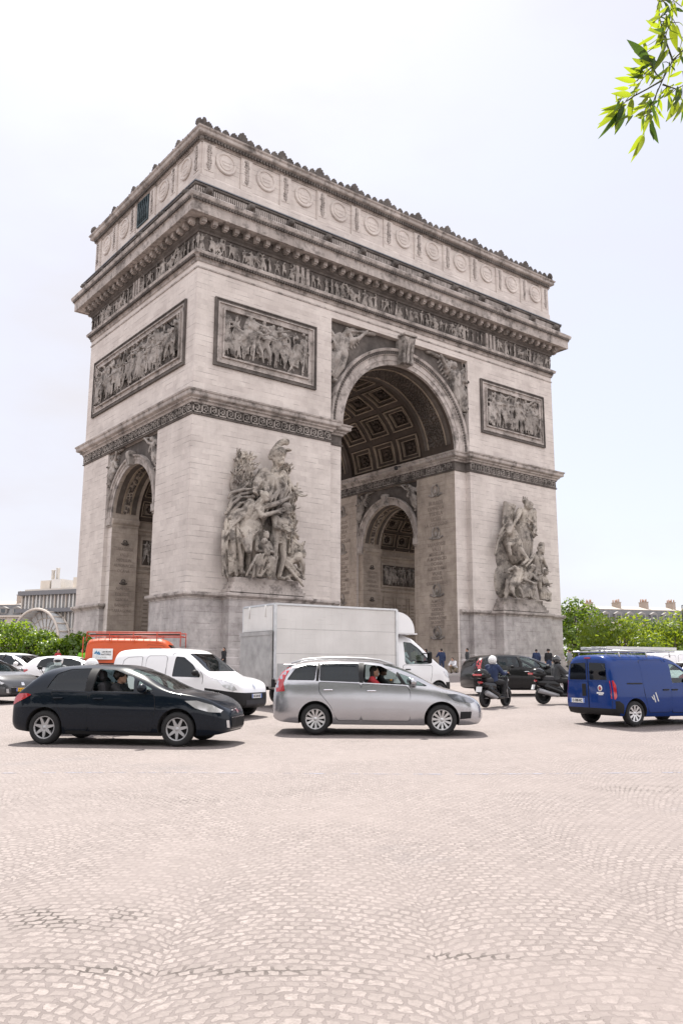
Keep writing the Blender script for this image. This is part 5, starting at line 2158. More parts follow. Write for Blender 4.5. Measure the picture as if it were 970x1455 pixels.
hatch = dict(
    shape=hatch_shape, paint=None, cabin=(-1.75, 1.0), axles=(-1.39, 1.22), wheel=(.315, .20), track=1.55, style=(7, .17, .085),
    side_windows=[[(-1.40, 1.03), (-1.27, 1.35), (-1.05, 1.44), (-.62, 1.455), (-.60, 1.00)], [(-.48, 1.0), (-.46, 1.44), (-.12, 1.42), (.30, 1.27), (.36, .99)], [(.42, .985), (.39, 1.22), (.70, 1.05), (.74, .985)]],
    side_glass=['tint', 'clear|', 'clear'],
    windscreen=[(-.66, 1.03), (.66, 1.03), (.54, 1.43), (-.54, 1.43)], ws_from=-.3,
    rear_window=[(-.56, 1.10), (.56, 1.10), (.46, 1.40), (-.46, 1.40)], rear_window_glass='tint',
    doors=[([(-1.30, .99), (-.54, .965), (-.52, .27), (-.96, .27), (-1.06, .62)], -1.12, .86), ([(-.50, .965), (.76, .95), (.80, .70), (.74, .27), (-.49, .27)], -.32, .855)],
    side_trim=[('rubbing_strip', None, [(-.92, .56), (-.92, .60), (.74, .58), (.74, .54)]), ('sill_trim', V_['black'], [(-.95, .205), (-.95, .26), (.95, .25), (.95, .20)]), ('headlight', V_['lampwhite'], [(1.36, .83), (1.58, .835), (1.86, .755), (2.03, .655), (2.0, .615), (1.80, .63), (1.56, .70)]), ('tail_light', V_['red'], [(-2.085, .72), (-2.07, .86), (-1.95, .94), (-1.76, .95), (-1.68, .92), (-1.80, .85), (-2.0, .76)])],
    end_trim=[('grille', V_['black'], [(-.42, .30), (.42, .30), (.46, .50), (-.46, .50)], True), ('bumper_intake', V_['chrome'], [(-.44, .505), (.44, .505), (.44, .525), (-.44, .525)], True), ('fog_light', V_['lampwhite'], [(.50, .33), (.58, .34), (.60, .47), (.53, .47)], True), ('badge', V_['chrome'], [(-.06, .58), (.06, .58), (.05, .68), (-.05, .68)], True)],
    frames=[[(-.605, 1.005), (-.625, 1.45), (-.455, 1.45), (-.475, 1.0)]],
    mirror=(.56, 1.0), seats=[(-.05, -.37), (-.05, .37)], bench=-.95, dash=(.68, .93))
# --- silver people carrier
mpv_shape = Shape(
    top=[(-2.295, .72), (-2.285, .90), (-2.24, 1.12), (-2.12, 1.40), (-1.93, 1.555), (-1.5, 1.645), (-.9, 1.675), (-.2, 1.655), (.25, 1.58), (.75, 1.38), (1.12, 1.16), (1.35, 1.04), (1.75, .93), (2.08, .80), (2.24, .68), (2.295, .56)],
    bot=[(-2.295, .42), (-2.25, .32), (-2.0, .25), (-1.0, .21), (1.0, .20), (1.9, .21), (2.2, .24), (2.295, .32)],
    belt=[(-2.295, .70), (-2.2, 1.0), (-1.9, 1.15), (-1.2, 1.13), (.3, 1.07), (1.0, 1.02), (1.5, .93), (2.0, .76), (2.295, .52)],
    plan=[(-2.295, .70), (-2.25, .80), (-2.1, .87), (-1.7, .905), (-.8, .915), (.9, .915), (1.5, .90), (1.95, .82), (2.15, .70), (2.26, .54), (2.295, .42)], tum=.36, n=3.8)
mpv = dict(
    shape=mpv_shape, paint=None, cabin=(-1.95, 1.15), axles=(-1.34, 1.39), wheel=(.325, .21), track=1.56, style=(11, .07, .13),
    side_windows=[[(-1.98, 1.18), (-1.80, 1.46), (-1.62, 1.545), (-1.32, 1.57), (-1.36, 1.17)], [(-1.26, 1.165), (-1.25, 1.575), (-.40, 1.575), (-.39, 1.13)], [(-.30, 1.125), (-.29, 1.57), (.08, 1.52), (.42, 1.33), (.56, 1.08)], [(.62, 1.075), (.46, 1.36), (.68, 1.27), (1.08, 1.065), (1.05, 1.045)]],
    side_glass=['tint', 'tint', 'clear|', 'clear'],
    windscreen=[(-.70, 1.16), (.70, 1.16), (.58, 1.56), (-.58, 1.56)], ws_from=-.2,
    rear_window=[(-.62, 1.17), (.62, 1.17), (.52, 1.50), (-.52, 1.50)], rear_window_glass='tint',
    doors=[([(-1.28, 1.14), (-.36, 1.10), (-.36, .30), (-.86, .30), (-1.02, .62), (-1.26, .90)], -1.06, .95), ([(-.34, 1.10), (.66, 1.045), (.72, .9), (.70, .30), (-.34, .30)], -.12, .93)],
    side_trim=[('headlight', V_['lampdark'], [(1.50, .87), (1.72, .87), (2.02, .78), (2.12, .71), (2.06, .68), (1.75, .71), (1.62, .76)]), ('tail_light', V_['red'], [(-2.21, .90), (-2.235, 1.06), (-2.12, 1.34), (-1.98, 1.48), (-1.90, 1.48), (-2.0, 1.28), (-2.05, 1.12), (-2.02, .92)]),
               ('rubbing_strip', None, [(-.98, .60), (-.98, .66), (-.40, .645), (-.40, .585)]), ('rubbing_strip', None, [(-.30, .58), (-.30, .64), (.62, .60), (.62, .55)]),
               ('bumper_grille', V_['black'], [(1.78, .34), (1.80, .50), (2.04, .50), (2.02, .36)])],
    end_trim=[('grille', V_['black'], [(-.36, .30), (.36, .30), (.40, .46), (-.40, .46)], True), ('badge', V_['chrome'], [(-.3, .60), (.3, .60), (.3, .615), (-.3, .615)], True)],
    frames=[[(-1.335, 1.165), (-1.32, 1.59), (-1.25, 1.59), (-1.275, 1.165)], [(-.395, 1.13), (-.41, 1.60), (-.285, 1.595), (-.30, 1.125)], [(.55, 1.09), (.415, 1.36), (.45, 1.385), (.64, 1.08)]],
    mirror=(.78, 1.08), seats=[(.02, -.38), (.02, .38)], bench=-.95, seat_z=.50, dash=(.85, 1.04), handle_mat=V_['chrome'])
# --- white panel van
kan_shape = Shape(
    top=[(-2.10, 1.66), (-2.08, 1.72), (-1.98, 1.79), (-1.3, 1.83), (-.3, 1.83), (.15, 1.79), (.40, 1.68), (1.05, 1.20), (1.22, 1.10), (1.65, 1.02), (1.92, .92), (2.05, .76), (2.10, .62)],
    bot=[(-2.10, .40), (-2.04, .30), (-1.0, .22), (1.2, .21), (1.9, .24), (2.10, .32)],
    belt=[(-2.10, 1.04), (-1.9, 1.06), (.4, 1.06), (1.0, 1.03), (1.5, .93), (1.95, .80), (2.10, .58)],
    plan=[(-2.10, .82), (-2.06, .88), (-1.9, .91), (-1.0, .915), (.9, .915), (1.5, .90), (1.85, .84), (2.0, .74), (2.08, .60), (2.10, .5)], tum=.17, n=5.0)
kan = dict(
    cat='van', shape=kan_shape, paint=None, cabin=(-1.95, 1.10), axles=(-1.32, 1.38), wheel=(.315, .20), track=1.54, style=(6, .14, .18),
    side_windows=[[(-.02, 1.06), (.02, 1.60), (.28, 1.58), (.60, 1.38), (.88, 1.10), (.86, 1.04)]], side_glass=['tint'],
    windscreen=[(-.70, 1.20), (.70, 1.20), (.62, 1.68), (-.62, 1.68)], ws_from=-.1, rear_window=None,
    doors=[([(-.09, 1.0), (.96, .98), (.91, .33), (-.09, .33)], .08, .90, [(-.10, 1.70), (.34, 1.66), (.95, 1.12), (.98, .98), (.92, .32), (-.10, .32)])],
    side_trim=[('headlight', V_['lampwhite'], [(1.40, .98), (1.62, .99), (1.88, .84), (1.97, .72), (1.86, .70), (1.62, .80)]), ('side_panel', None, [(-1.72, 1.08), (-1.70, 1.50), (-1.56, 1.58), (-1.08, 1.60), (-1.04, 1.08)]), ('side_panel', None, [(-.94, 1.08), (-.92, 1.56), (-.86, 1.62), (-.30, 1.62), (-.24, 1.56), (-.24, 1.08)]), ('rubbing_strip', V_['black'], [(-.98, .52), (-.98, .58), (.92, .58), (.92, .52)])],
    end_trim=[('grille', V_['ink'], [(-.5, .28), (.5, .28), (.5, .46), (-.5, .46)], True), ('badge', V_['chrome'], [(-.055, .80), (0, .72), (.055, .80), (0, .90)], True)],
    mirror=(.80, 1.10), mirror_mat=V_['black'], seats=[(.10, -.38), (.10, .38)], seat_z=.50, dash=(.80, 1.02),
    bisect=[((1.05, 0, 0), (1, 0, 0)), ((0, 0, .90), (.12, 0, 1)), ((-1.98, 0, 0), (1, 0, 0)), ((0, 0, .5), (0, 0, 1))],
    zones=lambda x, y, z: (x > 1.05 and z + .12 * x < .90) or (x < -1.98 and z < .5))
# --- small blue van
fio_shape = Shape(
    top=[(-1.93, 1.58), (-1.915, 1.64), (-1.84, 1.70), (-1.2, 1.73), (-.2, 1.72), (.25, 1.66), (.55, 1.50), (1.05, 1.14), (1.2, 1.06), (1.6, .96), (1.82, .82), (1.93, .58)],
    bot=[(-1.93, .36), (-1.88, .28), (-1.0, .21), (1.2, .20), (1.75, .22), (1.93, .32)],
    belt=[(-1.93, .98), (.4, .98), (1.0, .98), (1.5, .88), (1.93, .54)],
    plan=[(-1.93, .77), (-1.90, .82), (-1.78, .85), (-1.0, .86), (.9, .86), (1.4, .84), (1.7, .76), (1.86, .60), (1.93, .46)], tum=.17, n=5.0)
fio = dict(
    cat='van', shape=fio_shape, paint=None, cabin=(-1.78, 1.02), axles=(-1.22, 1.29), wheel=(.30, .19), track=1.47, style=(9, .09, .15),
    side_windows=[[(.06, 1.02), (.08, 1.50), (.30, 1.48), (.62, 1.28), (.82, 1.05)]], side_glass=['clear'],
    windscreen=[(-.64, 1.14), (.64, 1.14), (.56, 1.56), (-.56, 1.56)], ws_from=-.1,
    rear_window=None,
    doors=[([(-.01, .96), (.91, .94), (.85, .31), (-.01, .31)], .10, .86, [(-.02, 1.62), (.28, 1.58), (.90, 1.10), (.92, .95), (.86, .30), (-.02, .30)]), ([(-.92, 1.58), (-.10, 1.60), (-.10, .32), (-.80, .32), (-.92, .8)], -.20, .86)],
    side_trim=[('headlight', V_['lampwhite'], [(1.30, .92), (1.50, .93), (1.72, .78), (1.60, .72)]), ('tail_light', V_['red'], [(-1.93, .66), (-1.93, 1.08), (-1.86, 1.09), (-1.81, .98), (-1.82, .70), (-1.86, .64)]), ('side_rail', V_['black'], [(-1.45, 1.00), (-1.45, 1.03), (-.95, 1.03), (-.95, 1.00)]),
               ('bumper_corner', V_['black'], [(-1.92, .34), (-1.92, .60), (-1.75, .60), (-1.62, .52), (-1.60, .30)])],
    end_trim=[('rear_window', G_['tint'], [(.06, 1.10), (.66, 1.10), (.62, 1.50), (.06, 1.52)], False), ('rear_window', G_['tint'], [(-.66, 1.10), (-.06, 1.10), (-.06, 1.52), (-.62, 1.50)], False),
              ('door_joint', V_['black'], [(-.012, .42), (.012, .42), (.012, 1.60), (-.012, 1.60)], False), ('tailgate_trim', None, [(-.70, 1.055), (.70, 1.055), (.70, 1.075), (-.70, 1.075)], False),
              ('rear_handle', V_['black'], [(.08, .70), (.22, .70), (.22, 1.0), (.08, 1.0)], False), ('brake_light', V_['red'], [(-.12, 1.62), (.12, 1.62), (.10, 1.65), (-.10, 1.65)], False)],
    mirror=(.72, 1.06), mirror_mat=V_['black'], seats=[(.08, -.36), (.08, .36)], seat_z=.46, dash=(.78, .98), handle_mat=V_['black'],
    bisect=[((-1.70, 0, 0), (1, 0, 0)), ((0, 0, .42), (0, 0, 1)), ((1.4, 0, 0), (1, 0, 0)), ((0, 0, .5), (0, 0, 1))],
    zones=lambda x, y, z: (x < -1.70 and z < .42))


def lower(sp, k, z0=.9):
    """The same car with everything above Z0 brought down by the factor K."""
    q = lambda z: z if z < z0 else z0 + (z - z0) * k
    P = lambda poly: [(a, q(z)) for a, z in poly]
    sh = sp['shape']
    t0, b0 = sh.top, sh.belt_
    sh.top, sh.belt_ = (lambda x: q(t0(x))), (lambda x: q(b0(x)))
    for key in ('side_windows', 'frames'):
        sp[key] = [P(p) for p in sp.get(key, [])]
    for key in ('windscreen', 'rear_window'):
        if sp.get(key):
            sp[key] = P(sp[key])
    sp['doors'] = [(P(p), hx, q(hz)) for p, hx, hz in sp['doors']]
    sp['side_trim'] = [(a, m, P(p)) for a, m, p in sp['side_trim']]
    sp['mirror'] = (sp['mirror'][0], q(sp['mirror'][1]))


lower(hatch, .93)
lower(mpv, .91)


def spec_of(base, **kw):
    s = dict(base)
    s.update(kw)
    P = s['paint']
    s['side_trim'] = [(a, P if m is None else m, p) for a, m, p in s.get('side_trim', [])]
    s['end_trim'] = [(a, P if m is None else m, p, f) for a, m, p, f in s.get('end_trim', [])]
    return s


def grimy_panel():
    m = N('white_box_panel')
    p = m.pos(obj=True)
    c = m.mix(m.ramp(m.noise(p, .9, 5), .35, .7), (.60, .585, .565), (.72, .705, .685))
    sc = m.ramp(m.noise(m.pos(obj=True, scale=(.5, 1, 9)), 1.6, 6, .7), .60, .70, 0, .45)
    c = m.mix(sc, c, (.42, .40, .38))
    dr = m.ramp(m.noise(m.pos(obj=True, scale=(7, 7, .4)), 1.0, 4, .6), .55, .75, 0, .25)
    c = m.mix(dr, c, (.40, .37, .34))
    m.l(c, m.b.inputs['Base Color'])
    m.set(Roughness=.5)
    m.bump(m.noise(p, 1.2, 2), .05, .05)
    return m.m


P_ = dict(night=paint('midnight_blue_paint', (.003, .007, .014), 0, .3, spec=.1, coat=.45), silver=paint('silver_paint', (.44, .44, .465), .75, .22), white=paint('white_paint', (.78, .78, .79), 0, .30, .02),
          blue=paint('deep_blue_paint', (.003, .030, .165), 0, .3, spec=.1, coat=.45), black=paint('black_paint', (.007, .007, .008), 0, .3, spec=.12, coat=.45), grey=paint('graphite_paint', (.06, .062, .068), .6, .32),
          orange=paint('orange_paint', (.50, .072, .011), 0, .45, spec=.2, coat=.4), scooter=paint('gloss_black_paint', (.006, .006, .007), 0, .25, spec=.12, coat=.45), box=grimy_panel())


def at_site(lat, dep, heading_deg):
    p = site(lat, dep)
    return p, R(heading_deg)


def centre_from_right_rear_wheel(p, heading, spec):
    """Centre of a car whose right rear wheel stands at P."""
    f = Vector((math.cos(heading), math.sin(heading), 0))
    l = Vector((-f.y, f.x, 0))
    c = Vector((p.x, p.y, 0)) - f * spec['axles'][0] + l * (spec['track'] / 2 + .08)
    c.z = ground_z(c.x, c.y)
    return c


h = R(-46.5)
c = centre_from_right_rear_wheel(Vector((-46.43, -51.64)), h, hatch)
sp = spec_of(hatch, paint=P_['night'])
peu, sh_ = car('hatchback_car', 'dark blue five-door hatchback with plain silver wheel covers, driver at the open window', 'cars in the traffic', c, h, sp)
PEU = (c, h)
h = R(-41.0)
c = centre_from_right_rear_wheel(Vector((-40.97, -52.86)), h, mpv)
pic, sh_ = car('people_carrier', 'silver people carrier with roof rails and long red tail lights before the box truck', 'cars in the traffic', c, h, spec_of(mpv, paint=P_['silver']))
PIC = (c, h)
for sg in (-1, 1):
    q = MB()
    pts = [(x, sg * .66, mpv_shape.top(x) + .035 - (.03 if i in (0, 8) else 0)) for i, x in enumerate(np.linspace(-1.9, .35, 9))]
    q.tube(pts, .022, 8)
    o = q.build('roof_rail', V_['alu'], pic)
q = MB()
q.box(-2.10, -1.80, -.58, .58, 1.465, 1.50, .02)
q.build('roof_spoiler', P_['silver'], pic)

h = R(-62)
c = site(-4.2, 24.0)
kg, sh_ = car('panel_van', 'white panel van with black bumper and windowless sides behind the dark hatchback', 'vans in the traffic', c, h, spec_of(kan, paint=P_['white']))
number_plate(kg, Matrix.Translation((2.125, 0, .56)) @ Matrix(((0, 0, 1, 0), (1, 0, 0, 0), (0, 1, 0, 0), (0, 0, 0, 1))), 'AE-504-NF', V_['plate'])

h = R(-12)
c = centre_from_right_rear_wheel(Vector((-33.52, -55.86)), h, fio)
bl, sh_ = car('delivery_van', 'small dark blue van seen from behind with a ladder rack on its roof', 'vans in the traffic', c, h, spec_of(fio, paint=P_['blue']))
number_plate(bl, Matrix.Translation((-1.937, .40, .585)) @ Matrix(((0, 0, -1, 0), (-1, 0, 0, 0), (0, 1, 0, 0), (0, 0, 0, 1))), 'D-708-MC', V_['plate'])
q = MB(Matrix.Translation((-1.937, -.42, .90)) @ Matrix(((0, 0, -1, 0), (-1, 0, 0, 0), (0, 1, 0, 0), (0, 0, 0, 1))))
q.lathe([(.075, 0), (.075, .012), (.05, .014)], 20)
q.cur = 1
q.lathe([(.05, .0145), (.001, .0155)], 16)
q.cur = 0
q.box(-.12, .12, -.135, -.095, 0, .008)
q.box(-.06, .09, -.165, -.142, 0, .006)
q.build('round_badge', [V_['plate'], V_['red']], bl)
q = MB()
for x0, z0, x1, z1 in ((-.66, .74, -.60, .56), (-.58, .80, -.50, .58), (-.72, .70, -.66, .62)):
    y = -(fio_shape.W(x0, z0) + .006)
    q.prism([(x0, z0), (x0 + .035, z0), (x1 + .035, z1), (x1, z1)], 'y', y, y - .004)
q.build('side_emblem', V_['alu'], bl)
rk = MB()
for x in (-1.55, -.65, .15):
    rk.tube([(x, -.72, 1.66), (x, -.70, 1.80), (x, .70, 1.80), (x, .72, 1.66)], .022, 6)
for y in (-.70, .70):
    rk.tube([(-1.75, y, 1.80), (.35, y, 1.80)], .02, 6)
rk.build('roof_rack', V_['alu'], bl)
# ladders lie on the rack
for k, (y, z) in enumerate(((-.38, 1.845), (.15, 1.845))):
    ld = MB()
    for s in (-.19, .19):
        ld.box(-1.80, .55, y + s - .02, y + s + .02, z, z + .07)
    for x in np.arange(-1.65, .5, .28):
        ld.tube([(x, y - .19, z + .035), (x, y + .19, z + .035)], .016, 6)
    o = ld.build('ladder', V_['alu'])
    o.matrix_world = bl.matrix_basis
    tag(o, ('aluminium ladder on the blue van roof rack, nearer the kerb side', 'aluminium ladder on the blue van roof rack, beside the first ladder')[k], 'ladder', 'ladders on the blue van')

h = R(-24)
c = site(7.25, 34.8)
bk, sh_ = car('people_carrier', 'black people carrier standing beyond the scooter with the white helmeted rider', 'cars in the traffic', c, h, spec_of(mpv, paint=P_['black'], side_glass=['tint', 'tint', 'clear', 'clear']))

h = R(-72)
c = site(-12.35, 29.8)
g1, sh_ = car('hatchback_car', 'dark grey hatchback with a yellow number plate at the left edge', 'cars in the traffic', c, h, spec_of(hatch, paint=P_['grey'], side_glass=['tint', 'tint', 'tint']))
number_plate(g1, Matrix.Translation((2.15, 0, .44)) @ Matrix(((0, 0, 1, 0), (1, 0, 0, 0), (0, 1, 0, 0), (0, 0, 0, 1))), 'N-638-XG', V_['plate_y'])
h = R(-66)
c = site(-14.2, 38.0)
w1, sh_ = car('people_carrier', 'white people carrier behind the grey hatchback at the far left', 'cars in the traffic', c, h, spec_of(mpv, paint=P_['white'], side_glass=['tint'] * 4))
h = R(-60)
c = site(-16.2, 44.5)
w2, sh_ = car('hatchback_car', 'black hatchback with a bright windscreen next to the green hedge', 'cars in the traffic', c, h, spec_of(hatch, paint=P_['black'], side_glass=['tint'] * 3))
c = site(-10.9, 35.2)
w3, sh_ = car('hatchback_car', 'white hatchback whose roof shows behind the motorcyclist in the grey jacket', 'cars in the traffic', c, R(-30), spec_of(hatch, paint=P_['white'], side_glass=['tint'] * 3))
c = site(14.9, 33.5)
w4, sh_ = car('hatchback_car', 'pale hatchback half hidden behind the blue van', 'cars in the traffic', c, R(-35), spec_of(hatch, paint=P_['white'], side_glass=['tint'] * 3))
c = site(18.0, 44.0)
w5, sh_ = car('panel_van', 'white panel van far behind the blue van near the trees', 'vans in the traffic', c, R(-38), spec_of(kan, paint=P_['white']))

# --- box truck
h = R(-5)
c = site(-0.42, 28.5)
tr = thing('box_truck', 'white box truck with a raised grey tail lift and a rounded cab deflector', 'truck', c, h, None)
q = MB()
BX0, BX1, BZ0, BZ1, BW = -2.62, 2.05, .86, 3.14, 1.06
q.box(BX0, BX1, -BW, BW, BZ0, BZ1, .02)
q.build('cargo_box', P_['box'], tr)
q = MB()
for y in (-1, 1):
    for z in (1.62, 2.38):
        q.box(BX0 + .05, BX1 - .05, y * (BW + .0015) - .0015, y * (BW + .0015) + .0015, z - .009, z + .009)
q.build('panel_seam', plain('grey_seam', (.45, .44, .43), .6), tr)
for x in (-2.4, -1.0, .5, 1.8):
    for y in (-1, 1):
        q = MB()
        q.ball((x, y * (BW + .01), BZ0 - .06), (.06, .02, .03), 8, 5)
        q.build('marker_light', V_['amber'], tr)
q = MB()
for y in (-BW, BW):
    for z in (BZ0, BZ1):
        q.box(BX0 - .01, BX1 + .01, y - .03, y + .03, z - .03, z + .03)
    for x in (BX0, BX1):
        q.box(x - .045, x + .045, y - .032, y + .032, BZ0, BZ1)
for x in (BX0, BX1):
    q.box(x - .03, x + .03, -BW, BW, BZ1 - .03, BZ1 + .03)
q.build('box_edging', V_['alu'], tr)
q = MB()
for y in (-1, 1):
    q.box(BX0 + .1, BX1 - .1, y * (BW + .004) - .004, y * (BW + .004) + .004, BZ0 + .05, BZ0 + .45)
q.build('lower_panel', plain('grey_panel', (.42, .42, .42), .6, var=.15, scale=1.5), tr)
q = MB()
q.box(BX0 - .06, BX0 - .012, -BW + .06, BW - .06, 2.32, BZ1 - .05)
for y in (-.55, .55):
    q.tube([(BX0 - .07, y, 2.75), (BX0 - .07, y, BZ1 - .02)], .02, 6)
q.build('rear_door', P_['box'], tr)
q = MB()
q.box(BX0 - .14, BX0 - .065, -BW + .02, BW - .02, .62, 2.30)
q.box(BX0 - .17, BX0 - .13, -BW + .02, BW - .02, 2.18, 2.30)
for y in (-.98, .98):
    q.tube([(BX0 - .1, y, .6), (BX0 + .3, y * .8, .55)], .05, 6)
q.build('tail_lift', plain('scuffed_steel_plate', (.36, .355, .35), .5, .4, .25, 3.0), tr)
q = MB()
q.box(BX0 - .05, 4.0, -.45, .45, .50, .70)
q.box(-.8, 1.3, -1.02, -.92, .45, .82)
q.box(-.8, 1.3, .92, 1.02, .45, .82)
q.box(BX0 - .08, BX0 + .04, -BW, BW, .60, .84)
q.build('chassis', V_['black'], tr)
q = MB()
for y in (-.86, .86):
    q.box(BX0 - .10, BX0 - .07, y - .12, y + .12, .66, .78)
q.build('tail_light', V_['red'], tr)
cab_shape = Shape(
    top=[(1.98, 2.26), (2.06, 2.31), (2.6, 2.33), (3.0, 2.25), (3.3, 2.02), (3.95, 1.42), (4.1, 1.30), (4.45, 1.16), (4.68, .98), (4.76, .72)],
    bot=[(1.98, .42), (3.0, .38), (4.3, .34), (4.6, .36), (4.76, .46)],
    belt=[(1.98, 1.35), (3.4, 1.33), (4.0, 1.24), (4.4, 1.06), (4.76, .66)],
    plan=[(1.98, .97), (3.4, .975), (4.1, .95), (4.5, .84), (4.68, .68), (4.76, .52)], tum=.14, n=4.6)
ms = [float(v) for v in np.arange(1.98, 4.60, .08)] + [4.6, 4.66, 4.71, 4.745, 4.76]
mb = MB()
mb.add(*cab_shape.loft(ms), True)
inner = Shape(top=[(2.05, 2.2), (2.6, 2.26), (3.0, 2.18), (3.3, 1.95), (3.85, 1.44)], bot=[(2.05, .6), (3.85, .6)], belt=[(2.05, 1.3), (3.85, 1.2)], plan=[(2.05, .90), (3.85, .86)], tum=.14, n=4.6)
c2 = MB()
c2.add(*inner.loft([float(v) for v in np.arange(2.05, 3.86, .1)]))
win = [(2.50, 1.40), (2.52, 2.08), (2.86, 2.06), (3.16, 1.86), (3.62, 1.40), (3.60, 1.34), (2.54, 1.32)]
wsp = [(-.78, 1.45), (.78, 1.45), (.72, 2.12), (-.72, 2.12)]
wells = []
for sg in (-1, 1):
    m_ = MB(Matrix.Translation((3.95, 0, .36)) @ Matrix.Rotation(PI / 2, 4, 'X'))
    a, b_ = sorted((sg * .62, sg * 1.4))
    m_.lathe([(.43, a), (.43, b_)], 32)
    wells.append(m_.mesh('well', []))
me = boolean(mb.mesh('cab', []), [c2.mesh('c', []), solid(rounded(win, .06), 'y', -2, 2), solid(rounded(wsp, .08), 'x', 2.7, 5)] + wells)
bm = bmesh.new()
bm.from_mesh(me)
for co, no in (((4.3, 0, 0), (1, 0, 0)), ((0, 0, .72), (0, 0, 1))):
    bmesh.ops.bisect_plane(bm, geom=bm.verts[:] + bm.edges[:] + bm.faces[:], plane_co=co, plane_no=no)
bm.to_mesh(me)
bm.free()
me.materials.clear()
for m in (P_['white'], V_['inside'], V_['black']):
    me.materials.append(m)
for p in me.polygons:
    p.use_smooth = True
    x, y, z = p.center
    if cab_shape.W(x, z) - abs(y) > .02 and cab_shape.top(x) - z > .03 and 2.0 < x < 4.7 and z > .5:
        p.material_index = 1
    elif x > 4.3 and z < .72:
        p.material_index = 2
me.set_sharp_from_angle(angle=R(32))
link('cab', me, tr)
for sg in (-1, 1):
    q = MB()
    side_patch(q, cab_shape, rounded(win, .06), (sg,), -.014, .14, 0)
    q.build('window', G_['clear'], tr)
q = MB()
end_patch(q, cab_shape, rounded(wsp, .08), True, -.012, .14, 2.9)
q.build('windscreen', G_['clear'], tr)
for sg in (-1, 1):
    q = MB()
    pl = rounded([(2.40, 1.30), (3.68, 1.28), (3.62, .9), (3.5, .48), (2.40, .48)], .08)
    side_patch(q, cab_shape, pl, (sg,), .004, .12, .01)
    dr = q.build('door', P_['white'], tr)
    q = MB()
    q.tube([Vector((a, sg * (cab_shape.W(a, z) + .001), z)) for a, z in pl], .008, 5, closed=True)
    q.cap((2.5, sg * (cab_shape.W(2.5, 1.15) + .02), 1.15), (2.68, sg * (cab_shape.W(2.6, 1.15) + .02), 1.15), .02, .02, 6)
    q.build('handle', V_['black'], dr)
    q = MB()
    y = sg * (cab_shape.W(3.35, 1.4) + .26)
    q.box(3.30, 3.42, y - .10, y + .10, 1.36, 1.76, .04)
    q.tube([(3.4, sg * .9, 1.42), (3.36, y, 1.44)], .025, 6)
    q.tube([(3.35, sg * .88, 1.7), (3.36, y, 1.68)], .02, 6)
    q.build('mirror', V_['black'], tr)
    q = MB()
    side_patch(q, cab_shape, [(4.18, 1.10), (4.36, 1.08), (4.56, .92), (4.5, .86), (4.3, .92)], (sg,), .008, .08, .01)
    q.build('headlight', V_['lampwhite'], tr)
# rounded deflector above the cab
q = MB()
n_ = 14
vs, fs = [], []
arcp = [(2.08, 2.34)] + [(2.08 + .92 * math.sin(t), 2.34 + .78 * math.cos(t)) for t in [PI / 2 * i / n_ for i in range(n_ + 1)]][::1]
prof = [(2.08 + .92 * math.sin(t), 2.36 + .76 * math.cos(t) ** .8) for t in [PI / 2 * i / n_ for i in range(n_ + 1)]]
for j in range(9):
    k = -1 + 2 * j / 8
    sc = 1 - .16 * abs(k) ** 4
    for x, z in prof:
        vs.append((2.08 + (x - 2.08) * sc, k * 1.02, 2.36 + (z - 2.36) * (1 - .05 * abs(k) ** 6)))
m_ = len(prof)
for j in range(8):
    for i in range(n_):
        a = j * m_ + i
        fs.append((a, a + 1, a + m_ + 1, a + m_))
q.add(vs, fs, True)
for j in (0, 8):
    k = -1 if j == 0 else 1
    base = len(q.v)
    q.add([(2.08, k * 1.02, 2.36)] + [vs[j * m_ + i] for i in range(m_)], [tuple(range(m_ + 1))], False)
q.box(2.08, 2.98, -1.0, 1.0, 2.33, 2.375)
q.build('roof_deflector', P_['white'], tr)
for x, dual in ((-1.35, True), (3.95, False)):
    for sg in (-1, 1):
        wheel(tr, x, sg * .86, .36, .24, sg, (6, .2, .22))
seat_mb(2.75, -.45, .85).build('seat', V_['seat'], tr)
seat_mb(2.75, .45, .85).build('seat', V_['seat'], tr)
q = MB()
q.box(3.35, 3.75, -.85, .85, .9, 1.38, .06)
q.build('dashboard', V_['inside'], tr)

# --- orange van with ladders on a rack
h = R(-36)
c = site(-8.6, 36.6)
og_shape = Shape(
    top=[(-2.4, 2.20), (-2.38, 2.30), (-2.28, 2.40), (-1.5, 2.46), (.9, 2.44), (1.25, 2.36), (1.5, 2.15), (1.95, 1.55), (2.1, 1.30), (2.35, 1.15), (2.4, .8)],
    bot=[(-2.4, .45), (-1, .35), (2.2, .35), (2.4, .45)], belt=[(-2.4, 1.3), (1.5, 1.3), (2.0, 1.2), (2.4, .75)], plan=[(-2.4, .86), (-2.36, .92), (-2.2, .95), (1.6, .95), (2.1, .88), (2.32, .72), (2.4, .6)], tum=.12, n=4.2)
og = dict(cat='van', shape=og_shape, paint=P_['orange'], cabin=(-2.2, 1.85), axles=(-1.45, 1.6), wheel=(.34, .2), track=1.62, style=(6, .16, .2),
          side_windows=[[(.55, 1.36), (.56, 2.0), (1.1, 2.0), (1.62, 1.40)]], side_glass=['tint'], windscreen=[(-.75, 1.42), (.75, 1.42), (.68, 2.14), (-.68, 2.14)], ws_from=.6,
          doors=[([(.46, 1.28), (1.71, 1.28), (1.69, .52), (.46, .52)], .62, 1.15, [(.45, 2.15), (1.2, 2.1), (1.72, 1.36), (1.7, .5), (.45, .5)])], side_trim=[('side_rail', V_['black'], [(-2.1, 1.24), (-2.1, 1.29), (.4, 1.29), (.4, 1.24)])], end_trim=[], mirror=(1.45, 1.45), mirror_mat=V_['black'], seats=[(.9, -.4), (.9, .4)], seat_z=.7, dash=(1.6, 1.3))
ov, sh_ = car('works_van', 'orange works van with a red rack of ladders and a white sign on its side', 'vans in the traffic', c, h, spec_of(og))
